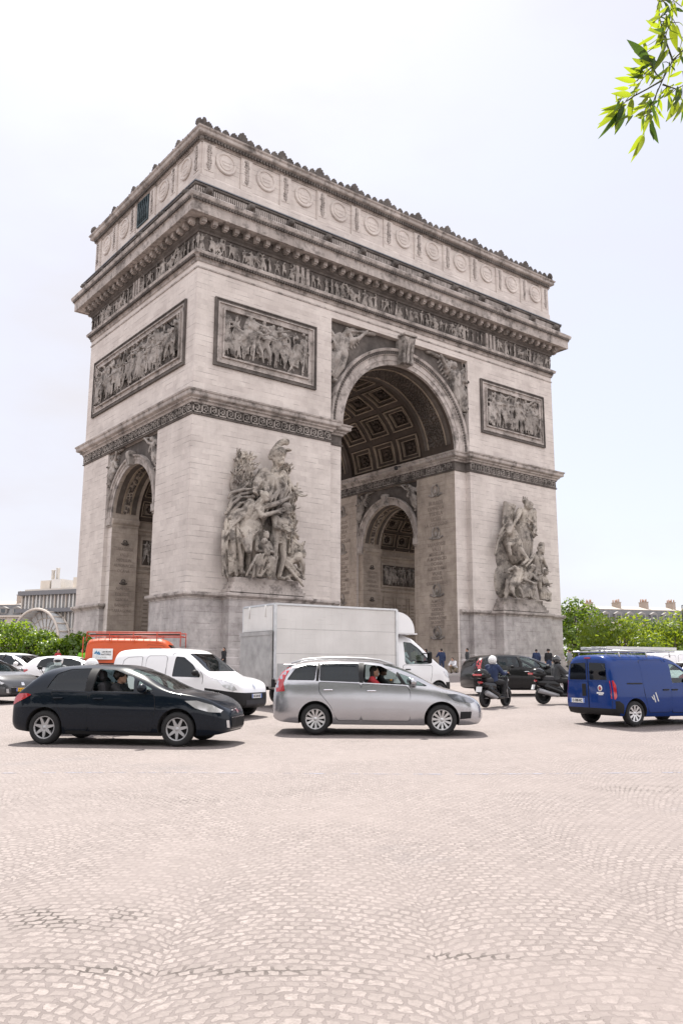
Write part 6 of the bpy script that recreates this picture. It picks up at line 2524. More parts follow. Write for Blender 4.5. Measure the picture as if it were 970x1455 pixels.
red_iron = plain('orange_red_iron', (.45, .05, .02), .5)
q = MB()
for y in (-.86, .86):
    q.tube([(-2.35, y, 2.72), (2.0, y, 2.72)], .025, 6)
    q.tube([(-2.35, y, 2.55), (2.0, y, 2.55)], .02, 6)
    for x in (-2.35, -1.3, -.2, .9, 2.0):
        q.tube([(x, y, 2.30 if x < 1.5 else 2.05), (x, y, 2.74)], .022, 6)
for x in (-2.35, -1.3, -.2, .9, 2.0):
    q.tube([(x, -.86, 2.55), (x, .86, 2.55)], .022, 6)
q.tube([(-2.5, -.9, .9), (-2.5, -.9, 2.5)], .025, 6)
q.build('roof_rack', red_iron, ov)
o = MB()
for s in (-.2, .2):
    o.tube([(-2.3, -.3 + s, 2.62), (1.9, -.3 + s, 2.64)], .035, 6)
for x in np.arange(-2.2, 1.9, .3):
    o.tube([(x, -.5, 2.62), (x, -.1, 2.62)], .018, 6)
oo = o.build('ladder', plain('dark_wood_ladder', (.05, .035, .03), .7))
ov.scale = (.9, .9, .9)
oo.location, oo.rotation_euler, oo.scale = ov.location, ov.rotation_euler, ov.scale
tag(oo, 'dark ladder lying in the rack on the orange van', 'ladder')
b = MB()
b.T = Matrix.Translation((-1.55, -.962, 1.70)) @ Matrix(((1, 0, 0, 0), (0, 0, -1, 0), (0, 1, 0, 0), (0, 0, 0, 1)))
b.box(-.46, .46, -.25, .25, 0, .012)
b.cur = 1
for i, (u, w) in enumerate(((-.36, .06), (-.30, .10), (-.25, .04), (-.20, .08), (-.16, .02))):
    b.prism([(u - .05, w - .05), (u + .06, w - .06), (u + .03, w + .07)], 'z', .013, .016)
M_ = b.T
append_mesh(b, text_mesh('LES MURS', .10, V_['ink'], lambda p: M_ @ Vector((p.x + .17, p.y + .07, .014)), .001, bold=.003), mi=2)
append_mesh(b, text_mesh('NATURELS', .10, V_['ink'], lambda p: M_ @ Vector((p.x + .16, p.y - .05, .014)), .001, bold=.003), mi=2)
append_mesh(b, text_mesh('01 42 50 00 00', .06, V_['ink'], lambda p: M_ @ Vector((p.x, p.y - .17, .014)), .001), mi=2)
b.build('sign_board', [V_['plate'], plain('sign_blue', (.05, .22, .42), .5), V_['ink']], ov)
# ------------------------------------------------------------------ people and two-wheelers
SKIN = plain('skin', (.46, .27, .19), .55, var=.08)
SKIN_D = plain('deep_skin', (.16, .085, .055), .55, var=.08)
CLOTH = dict(navy=plain('navy_cloth', (.022, .035, .085), .9, bump=.2), black=plain('black_cloth', (.016, .016, .018), .9, bump=.2), grey=plain('grey_cloth', (.20, .21, .22), .9, bump=.2), white=plain('white_cloth', (.72, .72, .74), .9, bump=.1),
             green=plain('lime_vest_cloth', (.18, .50, .03), .8), red=plain('red_cloth', (.40, .03, .04), .9), jean=plain('jean_cloth', (.035, .05, .10), .9, bump=.2), khaki=plain('khaki_cloth', (.22, .18, .12), .9), darkgrey=plain('charcoal_cloth', (.05, .052, .055), .85, bump=.2))
HAIR = plain('dark_hair', (.02, .014, .011), .7)
HELM_W = paint('white_helmet_shell', (.74, .74, .74), 0, .2, .03)
HELM_B = paint('black_helmet_shell', (.012, .012, .013), 0, .15)

SIT = pose(head=(0, -.03, 1.40), neck=(0, 0, 1.25), chest=(0, .0, 1.10), waist=(0, .02, .88), pelvis=(0, .03, .74), sl=(-.19, 0, 1.20), sr=(.19, 0, 1.20),
           el=(-.29, -.20, .98), er=(.29, -.20, .98), hl=(-.27, -.44, 1.02), hr=(.27, -.44, 1.02), kl=(-.15, -.42, .72), kr=(.15, -.42, .72), fl=(-.15, -.40, .32), fr=(.15, -.40, .32))
DRIVE = pose(head=(0, -.02, .98), neck=(0, .02, .83), chest=(0, .04, .68), waist=(0, .02, .46), pelvis=(0, 0, .30), sl=(-.19, .03, .79), sr=(.19, .03, .79),
             el=(-.27, -.20, .58), er=(.27, -.20, .58), hl=(-.16, -.40, .66), hr=(.16, -.40, .66), kl=(-.14, -.46, .38), kr=(.14, -.46, .38), fl=(-.14, -.78, .10), fr=(.14, -.78, .10))
WALK = pose(fl=(-.10, -.28, .07), kl=(-.10, -.22, .50), fr=(.10, .30, .12), kr=(.10, .06, .50), el=(-.25, .14, 1.15), hl=(-.24, .02, .92), er=(.25, -.10, 1.14), hr=(.24, -.24, .95))
CROUCH = pose(head=(0, -.30, .98), neck=(0, -.18, .86), chest=(0, -.10, .72), waist=(0, .04, .52), pelvis=(0, .14, .36), sl=(-.19, -.14, .80), sr=(.19, -.14, .80), el=(-.24, -.36, .58), er=(.24, -.36, .58), hl=(-.10, -.52, .56), hr=(.10, -.52, .56), kl=(-.16, -.34, .50), kr=(.16, -.30, .22), fl=(-.15, -.16, .07), fr=(.14, .12, .10))
CALL = pose(er=(.33, -.12, 1.18), hr=(.14, -.14, 1.52))

_cache = {}


def person_meshes(key, J, top, legs, skin, helmet=None, hair='short', vox=.014, lapel=False):
    k = (key, top.name, legs.name, skin.name, helmet.name if helmet else None, hair)
    if k in _cache:
        return _cache[k]
    out = []
    b = MB()
    figure_caps(b, J, 1.0, detail=True)
    for q, sd in (('l', 1), ('r', -1)):
        d = (J['h' + q] - J['e' + q])
        hand_caps(b, J['h' + q], d, Vector((0, 0, -1)) if abs(d.normalized().z) < .8 else Vector((0, -1, 0)), 1.0, .55, sd)
    out.append(('person', carve(b, 'person', skin, vox * .8, 1)))
    # top: trunk and sleeves stand off the body
    b = MB()
    V = J
    ax = (V['sr'] - V['sl']).normalized()
    for s in (-1, 1):
        b.cap(V['pelvis'] + ax * s * .075 + Vector((0, 0, .02)), V['waist'] + ax * s * .062, .128, .118, 10)
        b.cap(V['waist'] + ax * s * .062, V['chest'] + ax * s * .088, .12, .130, 10)
        b.cap(V['chest'] + ax * s * .088, (V['sr'] if s > 0 else V['sl']) * .8 + V['neck'] * .2, .122, .088, 10)
        q = 'r' if s > 0 else 'l'
        b.cap(V['s' + q], V['e' + q], .080, .066, 10)
        b.cap(V['e' + q], V['e' + q].lerp(V['h' + q], .92), .066, .048, 10)
        m = V['s' + q].lerp(V['e' + q], .8)
        b.ball(m + Vector((0, .01, 0)), .074, 8, 6)
    b.cap(V['chest'].lerp(V['neck'], .7), V['chest'].lerp(V['neck'], .98), .085, .075, 10)
    rn = random.Random(len(_cache))
    for i in range(6):
        t = rn.uniform(0, 1)
        p = V['waist'].lerp(V['chest'], t) + ax * rn.uniform(-.1, .1)
        b.cap(p + Vector((-.05, -.10, -.02)), p + Vector((.05, -.10, .02)), .022, .018, 6)
    out.append(('jacket', carve(b, 'jacket', top, vox * 1.2, 2)))
    b = MB()
    b.cap(V['pelvis'] - ax * .07, V['pelvis'] + ax * .07, .125, .125, 10)
    for s, q in ((-1, 'l'), (1, 'r')):
        hip = V['pelvis'] + ax * s * .095
        b.cap(hip, V['k' + q], .112, .078, 10)
        b.cap(V['k' + q], V['k' + q].lerp(V['f' + q], .94), .078, .060, 10)
    out.append(('trousers', carve(b, 'trousers', legs, vox * 1.2, 2)))
    for q in 'lr':
        b = MB()
        f = V['f' + q]
        b.cap(f + Vector((0, .05, -.02)), f + Vector((0, -.16, -.035)), .052, .042, 10)
        b.cap(f + Vector((0, .02, .0)), f + Vector((0, .02, .06)), .05, .05, 8)
        out.append(('shoe', b.mesh('shoe', CLOTH['black'])))
    h = V['head']
    b = MB()
    if helmet:
        b.ball(h + Vector((0, .01, .025)), (.135, .155, .150), 20, 14)
        b.cap(h + Vector((-.06, -.085, -.09)), h + Vector((.06, -.085, -.09)), .045, .045, 10)
        b.cur = 1
        b.ball(h + Vector((0, -.062, .015)), (.112, .104, .055), 16, 8)
        b.cur = 0
        out.append(('helmet', b.mesh('helmet', [helmet, V_['ink']])))
    else:
        b.ball(h + Vector((0, .022, .035)), (.088, .098, .105), 14, 10)
        if hair == 'long':
            for s in (-1, 0, 1):
                b.cap(h + Vector((s * .05, .05, .0)), h + Vector((s * .07, .07, -.24)), .055, .04, 8)
        elif hair == 'curly':
            for i in range(40):
                a, e = rn.uniform(0, 2 * PI), rn.uniform(-.2, 1.4)
                b.ball(h + Vector((math.cos(a) * math.cos(e) * .11, .03 + math.sin(a) * math.cos(e) * .10, .03 + math.sin(e) * .11)), .045, 6, 4)
        out.append(('hair', b.mesh('hair', HAIR)))
    _cache[k] = out
    return out


def person(label, loc, facing, J, key, top, legs, skin=SKIN, helmet=None, hair='short', group=None, scale=1.0):
    """FACING is the compass angle (from +x) the person looks towards."""
    ms = person_meshes(key, J, CLOTH[top], CLOTH[legs], skin, helmet, hair)
    root = link('person', ms[0][1])
    root.location = loc
    root.rotation_euler = (0, 0, facing + PI / 2)
    root.scale = (scale,) * 3
    tag(root, label, 'person', group)
    for n_, me in ms[1:]:
        link(n_, me, root)
    return root


def scooter(label, loc, heading, body, top_case=True, screen=True, accent=None, group='scooters in the traffic', sport=False):
    t = thing('scooter', label, 'scooter', loc, heading, group)
    r = .285
    for x in (-.66, .70):
        wheel(t, x, 0, r, .13, 1, (5, .10, .16))
        q = MB()
        q.tube([(x, -.12, r), (x, .12, r)], .02, 6)
        q.build('axle', V_['steel'], t)
    q = MB()
    q.cap((-.75, 0, .70), (-.20, 0, .66), .14, .18, 10)
    q.cap((-.20, 0, .62), (-.02, 0, .42), .16, .14, 10)
    q.cap((-.78, 0, .76), (-.92, 0, .80), .09, .04, 8)
    for s in (-1, 1):
        q.cap((-.55, s * .10, .56), (-.05, s * .12, .40), .12, .10, 8)
        q.cap((-.05, s * .13, .30), (.30, s * .13, .30), .07, .07, 8)
    me = carve(q, 'rear_fairing', body, .018, 4)
    link('rear_fairing', me, t)
    q = MB()
    q.box(-.08, .36, -.19, .19, .26, .34, .03)
    q.build('footboard', V_['black'], t)
    q = MB()
    for s in (-1, 1):
        q.cap((.30, s * .13, .34), (.44, s * .17, .66), .06, .07, 8)
        q.cap((.44, s * .17, .66), (.56, s * .12, .92), .07, .07, 8)
    q.cap((.50, 0, .62), (.62, 0, .90), .12, .10, 10)
    q.cap((.62, 0, .90), (.70, 0, .78), .10, .06, 8)
    q.cap((.34, 0, .36), (.50, 0, .62), .10, .12, 8)
    link('front_fairing', carve(q, 'front_fairing', body, .018, 4), t)
    q = MB()
    q.tube([(.70 + .31 * math.cos(a), 0, r + .31 * math.sin(a)) for a in np.linspace(.2, 2.3, 9)], .07, 8)
    q.build('front_mudguard', accent or body, t)
    q = MB()
    for s in (-1, 1):
        q.tube([(.70, s * .09, r), (.58, s * .09, .72)], .025, 6)
    q.build('fork', V_['steel'], t)
    q = MB()
    q.cap((-.62, 0, .85), (-.30, 0, .82), .11, .13, 10)
    q.cap((-.30, 0, .82), (-.04, 0, .79), .13, .10, 10)
    link('saddle', carve(q, 'saddle', V_['seat'], .02, 3), t)
    q = MB()
    q.tube([(.42, -.34, 1.02), (.50, -.20, 1.06), (.54, 0, 1.0), (.50, .20, 1.06), (.42, .34, 1.02)], .018, 8)
    for s in (-1, 1):
        q.cap((.40, s * .36, 1.015), (.44, s * .25, 1.035), .024, .022, 8)
    q.build('handlebar', V_['black'], t)
    for s in (-1, 1):
        q = MB()
        q.tube([(.48, s * .24, 1.05), (.54, s * .34, 1.24)], .01, 6)
        q.ball((.54, s * .37, 1.27), (.03, .075, .05), 10, 6)
        q.build('mirror', V_['black'], t)
    if screen:
        q = MB()
        vs, fs = [], []
        for i in range(7):
            z = .95 + .48 * i / 6
            for j in range(7):
                y = (-1 + 2 * j / 6) * (.22 + .04 * math.sin(PI * i / 6) - .05 * (i / 6) ** 3)
                vs.append((.66 - .22 * i / 6 - .9 * y * y, y, z))
        for i in range(6):
            for j in range(6):
                a = i * 7 + j
                fs.append((a, a + 1, a + 8, a + 7))
        q.add(vs, fs, True)
        q.build('windscreen', G_['clear'], t)
    q = MB()
    q.ball((.74, 0, .84), (.05, .12, .07), 12, 8)
    q.build('headlight', V_['lampwhite'], t)
    q = MB()
    q.ball((-.93, 0, .78), (.04, .10, .045), 10, 6)
    q.build('tail_light', V_['red'], t)
    q = MB()
    q.tube([(-.15, -.17, .30), (-.45, -.20, .34), (-.92, -.22, .46)], [.04, .075, .085], 10)
    q.build('exhaust', V_['steel'], t)
    q = MB()
    q.tube([(-.86, 0, .74), (-1.0, 0, .50)], .035, 6)
    q.build('plate_holder', V_['black'], t)
    Mp = Matrix.Translation((-1.0, 0, .56)) @ Matrix(((0, .3, -1, 0), (-1, 0, 0, 0), (0, 1, .3, 0), (0, 0, 0, 1)))
    b = MB(Mp)
    b.box(-.10, .10, -.08, .08, .02, .028)
    b.build('number_plate', V_['plate'], t)
    if top_case:
        q = MB()
        q.box(-1.10, -.62, -.24, .24, .92, 1.06, .04)
        q.build('top_case', V_['black'], t)
        o = MB()
        o.ball((-.86, 0, 1.05), (.25, .25, .16), 18, 10)
        o.build('case_lid', body, t)
        o = MB()
        o.box(-1.125, -1.09, -.16, .16, .98, 1.04, .01)
        o.build('case_reflector', V_['red'], t)
    return t


def rider_on(loc, heading, **kw):
    p = Vector(loc) + Vector((math.cos(heading), math.sin(heading), 0)) * -.12
    return person(loc=p, facing=heading, J=SIT, key='sit', group='riders in the traffic', **kw)


SC_P = P_['scooter']
h = R(13)
p = site(4.98, 27.8)
scooter('black scooter with a top case, ridden by the person in a white helmet', p, h, SC_P)
rider_on(p + Vector((0, 0, .06)), h, label='rider in a white helmet and navy jacket on a black scooter', top='navy', legs='black', helmet=HELM_W)
h = R(-22)
p = site(7.5, 29.4)
scooter('black scooter with a dark red top case, half hidden by the blue van', p, h, SC_P)
rider_on(p + Vector((0, 0, .06)), h, label='rider in a black helmet and charcoal jacket beside the blue van', top='darkgrey', legs='black', helmet=HELM_B)
h = R(-120)
p = site(-8.15, 24.6)
scooter('red-nosed scooter coming towards the camera between the cars', p, h, SC_P, top_case=False, accent=V_['red'])
rider_on(p + Vector((0, 0, .06)), h, label='rider in a white helmet and grey jacket facing the camera', top='grey', legs='black', helmet=HELM_W)
h = R(-35)
p = site(-5.42, 18.95)
scooter('dark scooter standing just behind the dark hatchback', p, h, SC_P, top_case=False, screen=False)
rider_on(p + Vector((0, 0, .06)), h, label='rider whose white helmet shows above the dark hatchback roof', top='black', legs='black', helmet=HELM_W)


def in_car(root_loc, heading, x, y, z, **kw):
    f = Vector((math.cos(heading), math.sin(heading), 0))
    l = Vector((-f.y, f.x, 0))
    return person(loc=Vector(root_loc) + f * x + l * y + Vector((0, 0, z)), facing=heading, J=DRIVE, key='drive', group='people sitting in cars', **kw)


in_car(PEU[0], PEU[1], -.12, -.37, .26, label='person with dark curly hair sitting in the dark hatchback, window down', top='black', legs='jean', hair='curly')
in_car(PIC[0], PIC[1], -.08, -.38, .36, label='person with long dark hair and red top in the silver people carrier', top='red', legs='jean', hair='long')
in_car(PIC[0], PIC[1], .10, .38, .38, label='dark-haired driver with hands on the wheel of the silver people carrier', top='black', legs='jean', skin=SKIN_D, hair='curly')
in_car(site(-0.42, 28.5), R(-5), 2.72, -.45, .72, label='truck driver in a white shirt behind the cab window', top='white', legs='jean')


def walker(px_lat, dep, face, **kw):
    p = site(px_lat, dep)
    p.z = 1.22 if math.hypot(p.x, p.y) < 30 else p.z
    return person(loc=p, facing=R(face), group='people at the foot of the arch', **kw)


walker(7.25, 61.5, 60, J=CALL, key='call', top='navy', legs='jean', label='dark-clad person standing near the right pier, hand raised to the head')
walker(8.05, 60.8, 200, J=CROUCH, key='crouch', top='white', legs='khaki', label='person in a white top crouching between two standing people')
walker(8.9, 60.2, 150, J=pose(), key='stand', top='darkgrey', legs='black', label='person in charcoal standing next to the black people carrier')
walker(5.3, 62.0, 20, J=WALK, key='walk', top='khaki', legs='black', label='person in a khaki top walking past the truck cab')
walker(-8.3, 60.5, 190, J=WALK, key='walk', top='black', legs='black', hair='long', label='long-haired person in black walking between the white van and the truck')
walker(-18.2, 60.0, 250, J=pose(), key='stand', top='green', legs='jean', label='person in a lime green vest near the orange van')
walker(-17.2, 60.6, 60, J=CALL, key='call', top='grey', legs='jean', label='person in grey standing beside the one in a lime vest')
walker(-19.4, 58.5, 300, J=WALK, key='walk', top='red', legs='khaki', label='person in a red top walking in front of the hedge')
walker(15.2, 62.5, 230, J=pose(), key='stand', top='black', legs='jean', hair='curly', label='curly-haired person in black beyond the second scooter')
walker(14.2, 62.0, 45, J=WALK, key='walk', top='navy', legs='jean', label='person in navy walking by the right pier pedestal')
walker(6.2, 62.3, 120, J=pose(), key='stand', top='red', legs='jean', hair='long', label='long-haired person in red beside the truck windscreen, close to the right pier')
walker(4.6, 63.0, 250, J=CALL, key='call', top='white', legs='jean', label='person in white raising a hand, just above the truck cab')
walker(16.6, 62.0, 100, J=pose(), key='stand', top='grey', legs='khaki', label='person in grey and khaki by the corner of the right pier')
walker(-16.0, 61.2, 20, J=WALK, key='walk', top='navy', legs='khaki', label='person in navy and khaki walking behind the orange van')
for i, (a, d) in enumerate(((8.45, 58.5), (10.2, 58.0), (-9.6, 58.0), (-11.2, 58.4), (12.4, 58.0))):
    q = MB()
    q.lathe([(.0, 0), (.28, 0), (.28, .12), (.20, .2), (.185, .78), (.23, .84), (.21, .95), (.0, 1.02)], 16)
    o = q.build('bollard', MAT['base_wall'])
    p = site(a, d)
    p.z = 1.19 if math.hypot(p.x, p.y) < 29.5 else p.z
    o.location = p
    tag(o, 'round-topped stone bollard on the island pavement in front of the arch', 'bollard', 'stone bollards round the arch')
# ------------------------------------------------------------------ trees, buildings, the branch overhead
def leaf_material(name, dark, light, trans, tw=.45, scale=.6):
    m = N(name)
    p = m.pos()
    v = m.noise(p, scale, 5, .7)
    info = m.n('ObjectInfo')
    c = m.mix(m.ramp(v, .35, .68), dark, light)
    df = m.n('BsdfDiffuse')
    m.l(c, df.inputs[0])
    tl = m.n('BsdfTranslucent')
    m.l(m.mix(m.ramp(v, .35, .68), tuple(x * .8 for x in trans), trans), tl.inputs[0])
    mx = m.n('MixShader')
    mx.inputs[0].default_value = tw
    m.l(df.outputs[0], mx.inputs[1])
    m.l(tl.outputs[0], mx.inputs[2])
    gl = m.n('BsdfGlossy')
    gl.inputs['Roughness'].default_value = .35
    m2 = m.n('MixShader')
    m2.inputs[0].default_value = .04
    m.l(mx.outputs[0], m2.inputs[1])
    m.l(gl.outputs[0], m2.inputs[2])
    m.l(m2.outputs[0], m.out.inputs[0])
    return m.m


LEAF = dict(a=leaf_material('bright_foliage', (.06, .11, .012), (.12, .19, .02), (.42, .52, .03)), b=leaf_material('mid_foliage', (.04, .085, .012), (.09, .15, .02), (.28, .40, .03)),
            c=leaf_material('dark_foliage', (.02, .045, .012), (.055, .10, .018), (.13, .21, .025)), hedge=leaf_material('hedge_foliage', (.05, .10, .01), (.11, .19, .02), (.40, .56, .03)))
BARK = plain('tree_bark', (.09, .07, .055), .9, var=.4, scale=8, bump=.6)


def crown_mesh(clumps, n, size, mat, seed, box=None):
    """Small leaf faces spread through the volume of CLUMPS (x, y, z, rx, ry, rz), thicker near the skins."""
    rn = random.Random(seed)
    vs, fs = [], []
    wts = [c[3] * c[4] + c[3] * c[5] for c in clumps]
    for i in range(n):
        c = rn.choices(clumps, wts)[0]
        d = Vector((rn.gauss(0, 1), rn.gauss(0, 1), rn.gauss(0, 1))).normalized()
        rr = rn.uniform(.45, 1.0) ** .5 * (1 + .10 * math.sin(9 * d.x + 5 * d.z) + rn.gauss(0, .05))
        p = Vector((c[0] + d.x * c[3] * rr, c[1] + d.y * c[4] * rr, c[2] + d.z * c[5] * rr))
        if box:
            p = Vector((max(-box[0], min(box[0], p.x)), max(-box[1], min(box[1], p.y)), max(.2, min(box[2], p.z)))) + Vector((rn.uniform(-.1, .1), rn.uniform(-.1, .1), rn.uniform(-.1, .12)))
        nrm = (d + Vector((rn.uniform(-.8, .8), rn.uniform(-.8, .8), rn.uniform(-.3, .9)))).normalized()
        t = nrm.orthogonal().normalized()
        t = (Matrix.Rotation(rn.uniform(0, 2 * PI), 3, nrm) @ t)
        b = nrm.cross(t)
        s = size * rn.uniform(.6, 1.3)
        k = len(vs)
        vs += [p - t * s * .5, p - b * s * .32 + nrm * s * .06, p + t * s * .55, p + b * s * .32 + nrm * s * .06]
        fs.append((k, k + 1, k + 2, k + 3))
    me = bpy.data.meshes.new('crown')
    me.from_pydata([v[:] for v in vs], [], fs)
    me.materials.append(mat)
    return me


def tree(label, loc, h, w, mat, seed, n=3600, size=.42, name='tree', group='trees beyond the square', low=.12):
    t = thing(name, label, 'tree', loc, 0, group)
    rn = random.Random(seed)
    q = MB()
    q.tube([(0, 0, -.1), (.08, 0, h * .2), (-.05, .08, h * .42), (.05, 0, h * .72)], [.045 * h * .6, .035 * h * .6, .025 * h * .6, .01 * h], 8)
    clumps = []
    for i in range(11):
        a = i * 2.4 + rn.uniform(-.4, .4)
        z = h * rn.uniform(low + .12, .86)
        rad = w * .5 * (1 - abs(z / h - .5) * .9) * rn.uniform(.45, .85)
        x, y = rad * math.cos(a), rad * math.sin(a)
        r = w * rn.uniform(.17, .27)
        clumps.append((x, y, z, r, r, r * rn.uniform(.75, 1.0)))
        q.tube([(0, 0, h * rn.uniform(.2, .45)), (x * .55, y * .55, z * .85), (x, y, z)], [.012 * h, .008 * h, .003 * h], 5)
    clumps.append((0, 0, h * .84, w * .2, w * .2, h * .15))
    q.build('trunk', BARK, t)
    link('crown', crown_mesh(clumps, n, size, mat, seed), t)
    return t


tree('tall bright green tree right beside the arch', site(27.6, 100), 9.1, 7.6, LEAF['b'], 1)
tree('rounded yellow-green tree lowest in the row behind the blue van', site(27.3, 82), 5.2, 8.0, LEAF['a'], 2, size=.36, low=0)
tree('broad yellow-green tree above the ladder rack', site(33.0, 84), 5.3, 9.5, LEAF['a'], 3, 5200, .36, low=0)
tree('yellow-green tree at the right edge behind the lamp mast', site(38.5, 86), 5.2, 8.6, LEAF['a'], 4, 4200, .36, low=0)
tree('dark green tree below the grey mansard roof', site(37.0, 100), 6.1, 8.0, LEAF['c'], 5)
tree('dark green tree between the tall bright one and the mansard building', site(31.8, 104), 4.9, 6.0, LEAF['c'], 6)
tree('mid green tree topping the row at the right edge', site(48.0, 112), 9.2, 10.0, LEAF['b'], 7, 4600)
tree('mid green tree in the second row, right of the dark ones', site(42.5, 104), 7.0, 7.5, LEAF['b'], 8)

# clipped greenery on the left
def hedge_bush(label, loc, w, d, h, seed, box=True, n=3000):
    t = thing('clipped_tree' if box else 'bushy_tree', label, 'tree', loc, -YAW, 'greenery left of the arch')
    q = MB()
    q.tube([(0, 0, -.1), (0, 0, h * .5)], [.16, .08], 8)
    for k in range(5):
        q.tube([(0, 0, h * .3), (w * .3 * math.cos(k * 1.3), d * .3 * math.sin(k * 1.3), h * .7)], [.07, .02], 5)
    q.build('trunk', BARK, t)
    if box:
        cl = [(x, y, z, w * .3, d * .4, h * .28) for x in (-w * .3, 0, w * .3) for y in (-d * .2, d * .2) for z in (h * .25, h * .72)]
    else:
        rn = random.Random(seed)
        cl = [(rn.uniform(-w * .32, w * .32), rn.uniform(-d * .3, d * .3), h * rn.uniform(.15, .8), w * .24, d * .3, h * .2) for _ in range(9)] + [(0, 0, h * .45, w * .4, d * .4, h * .45)]
    link('crown', crown_mesh(cl, n, .30, LEAF['hedge'], seed, (w / 2, d / 2, h) if box else None), t)


hedge_bush('tall box-clipped dark green tree leftmost in the green row', site(-27.4, 70), 3.6, 3.0, 4.3, 21)
hedge_bush('bushy bright green tree beside the box-clipped one', site(-24.9, 69), 3.2, 3.0, 3.7, 22, False)
hedge_bush('bushy bright green tree in the middle of the left row', site(-22.6, 68.4), 3.0, 2.8, 3.2, 23, False)
hedge_bush('bushy bright green tree touching the edge of the left pier', site(-20.6, 67.6), 2.8, 2.6, 3.3, 24, False)

# ---- buildings
FAC = dict(cream=plain('cream_facade', (.56, .51, .45), .85, var=.10, scale=.4), old=plain('old_stone_facade', (.52, .47, .42), .85, var=.14, scale=.4), slate=plain('slate_roof', (.14, .138, .14), .6, var=.25, scale=1.2), zincroof=plain('zinc_roof', (.40, .36, .32), .7),
           pane=plain('window_pane', (.05, .06, .07), .12), brick=plain('chimney_brick', (.36, .30, .25), .9, var=.2), pot=plain('clay_pot', (.36, .22, .15), .85), rail=plain('balcony_iron', (.03, .03, .035), .6), curtain=plain('curtain_wall_glass', (.36, .37, .38), .25, .0, scale=.3), dormer=plain('dormer_front', (.26, .25, .24), .8), frame=plain('pale_metal', (.60, .58, .55), .4, .3))


def haussmann(label, loc, rz, w, h, storeys, bays, mat, roof_h=4.0, chimneys=4, group=None, seed=1, ridge=None):
    t = thing('apartment_building', label, 'building', loc, rz, group)
    rn = random.Random(seed)
    d = 12.0
    q = MB()
    q.box(-w / 2, w / 2, 0, d, -1, h)
    for s in range(storeys + 1):
        z = h * s / storeys
        q.box(-w / 2 - .12, w / 2 + .12, -.22, .0, z - .28, z - .05)
    q.box(-w / 2 - .3, w / 2 + .3, -.55, 0, h - .32, h + .05)
    q.build('wall', mat, t)
    q = MB()
    q.prism([(-.2, h + .05), (1.6, h + roof_h), (d - 1.6, h + roof_h + .5), (d + .1, h + .05)], 'x', -w / 2 - .05, w / 2 + .05)
    rf = q.build('roof', FAC['slate'], t)
    q = MB()
    q.prism([(1.5, h + roof_h - .05), (1.5, h + roof_h + .12), (d / 2, h + roof_h + 1.2), (d - 1.5, h + roof_h + .6), (d - 1.5, h + roof_h - .05)], 'x', -w / 2 - .1, w / 2 + .1)
    q.build('roof_top', FAC['zincroof'], rf)
    for i in range(chimneys):
        x = -w / 2 + w * (i + .35) / chimneys
        z0 = h + roof_h
        q = MB()
        tall = rn.uniform(1.6, 2.6)
        q.box(x - .40, x + .40, 3.0, 6.4, z0 - .2, z0 + tall)
        q.box(x - .5, x + .5, 2.9, 6.5, z0 + tall, z0 + tall + .18)
        for k in range(5):
            q.cur = 1
            q.lathe([(.19, z0 + tall + .18), (.15, z0 + tall + rn.uniform(.7, 1.1))], 8, Matrix.Translation((x + rn.uniform(-.2, .2), 3.4 + k * .65, 0)))
            q.cur = 0
        q.build('chimney', [FAC['brick'], FAC['pot']], rf)
    bw = w / bays
    tot = bays * storeys
    for s in range(storeys):
        for i in range(bays):
            x = -w / 2 + bw * (i + .5)
            z0 = h * s / storeys + .55
            hh = h / storeys * .62
            q = MB()
            q.box(x - bw * .22, x + bw * .22, -.03, .02, z0, z0 + hh)
            q.cur = 1
            for a in ((-.25, -.20), (.20, .25), (-.015, .015)):
                q.box(x + bw * a[0], x + bw * a[1], -.10, -.0, z0, z0 + hh)
            q.box(x - bw * .27, x + bw * .27, -.14, 0, z0 + hh, z0 + hh + .16)
            q.cur = 2
            if s in (1, storeys - 1):
                q.box(x - bw * .48, x + bw * .48, -.50, -.46, z0 - .1, z0 + .7)
                q.box(x - bw * .5, x + bw * .5, -.55, 0, z0 - .25, z0 - .1)
            q.build('window', [FAC['pane'], mat, FAC['rail']], t)
    for i in range(bays):
        x = -w / 2 + bw * (i + .5)
        q = MB()
        q.box(x - bw * .26, x + bw * .26, .0, 1.6, h + .5, h + roof_h * .66)
        q.prism([(x - bw * .32, h + roof_h * .66), (x, h + roof_h * .84), (x + bw * .32, h + roof_h * .66)], 'y', -.08, 1.7)
        q.cur = 1
        q.box(x - bw * .17, x + bw * .17, -.04, .0, h + .7, h + roof_h * .6)
        q.build('dormer', [FAC['dormer'], FAC['pane']], rf)
    return t


g_ = 'buildings round the square'
haussmann('pale apartment building with grey mansard roof above the trees on the right', site(92, 235), -YAW + R(14), 52, 14.2, 4, 14, FAC['cream'], 3.6, 6, g_, 3)
haussmann('old stone apartment building at the far left edge', site(-84.5, 196), -YAW - R(10), 30, 13.2, 4, 9, FAC['old'], 2.6, 3, g_, 4)
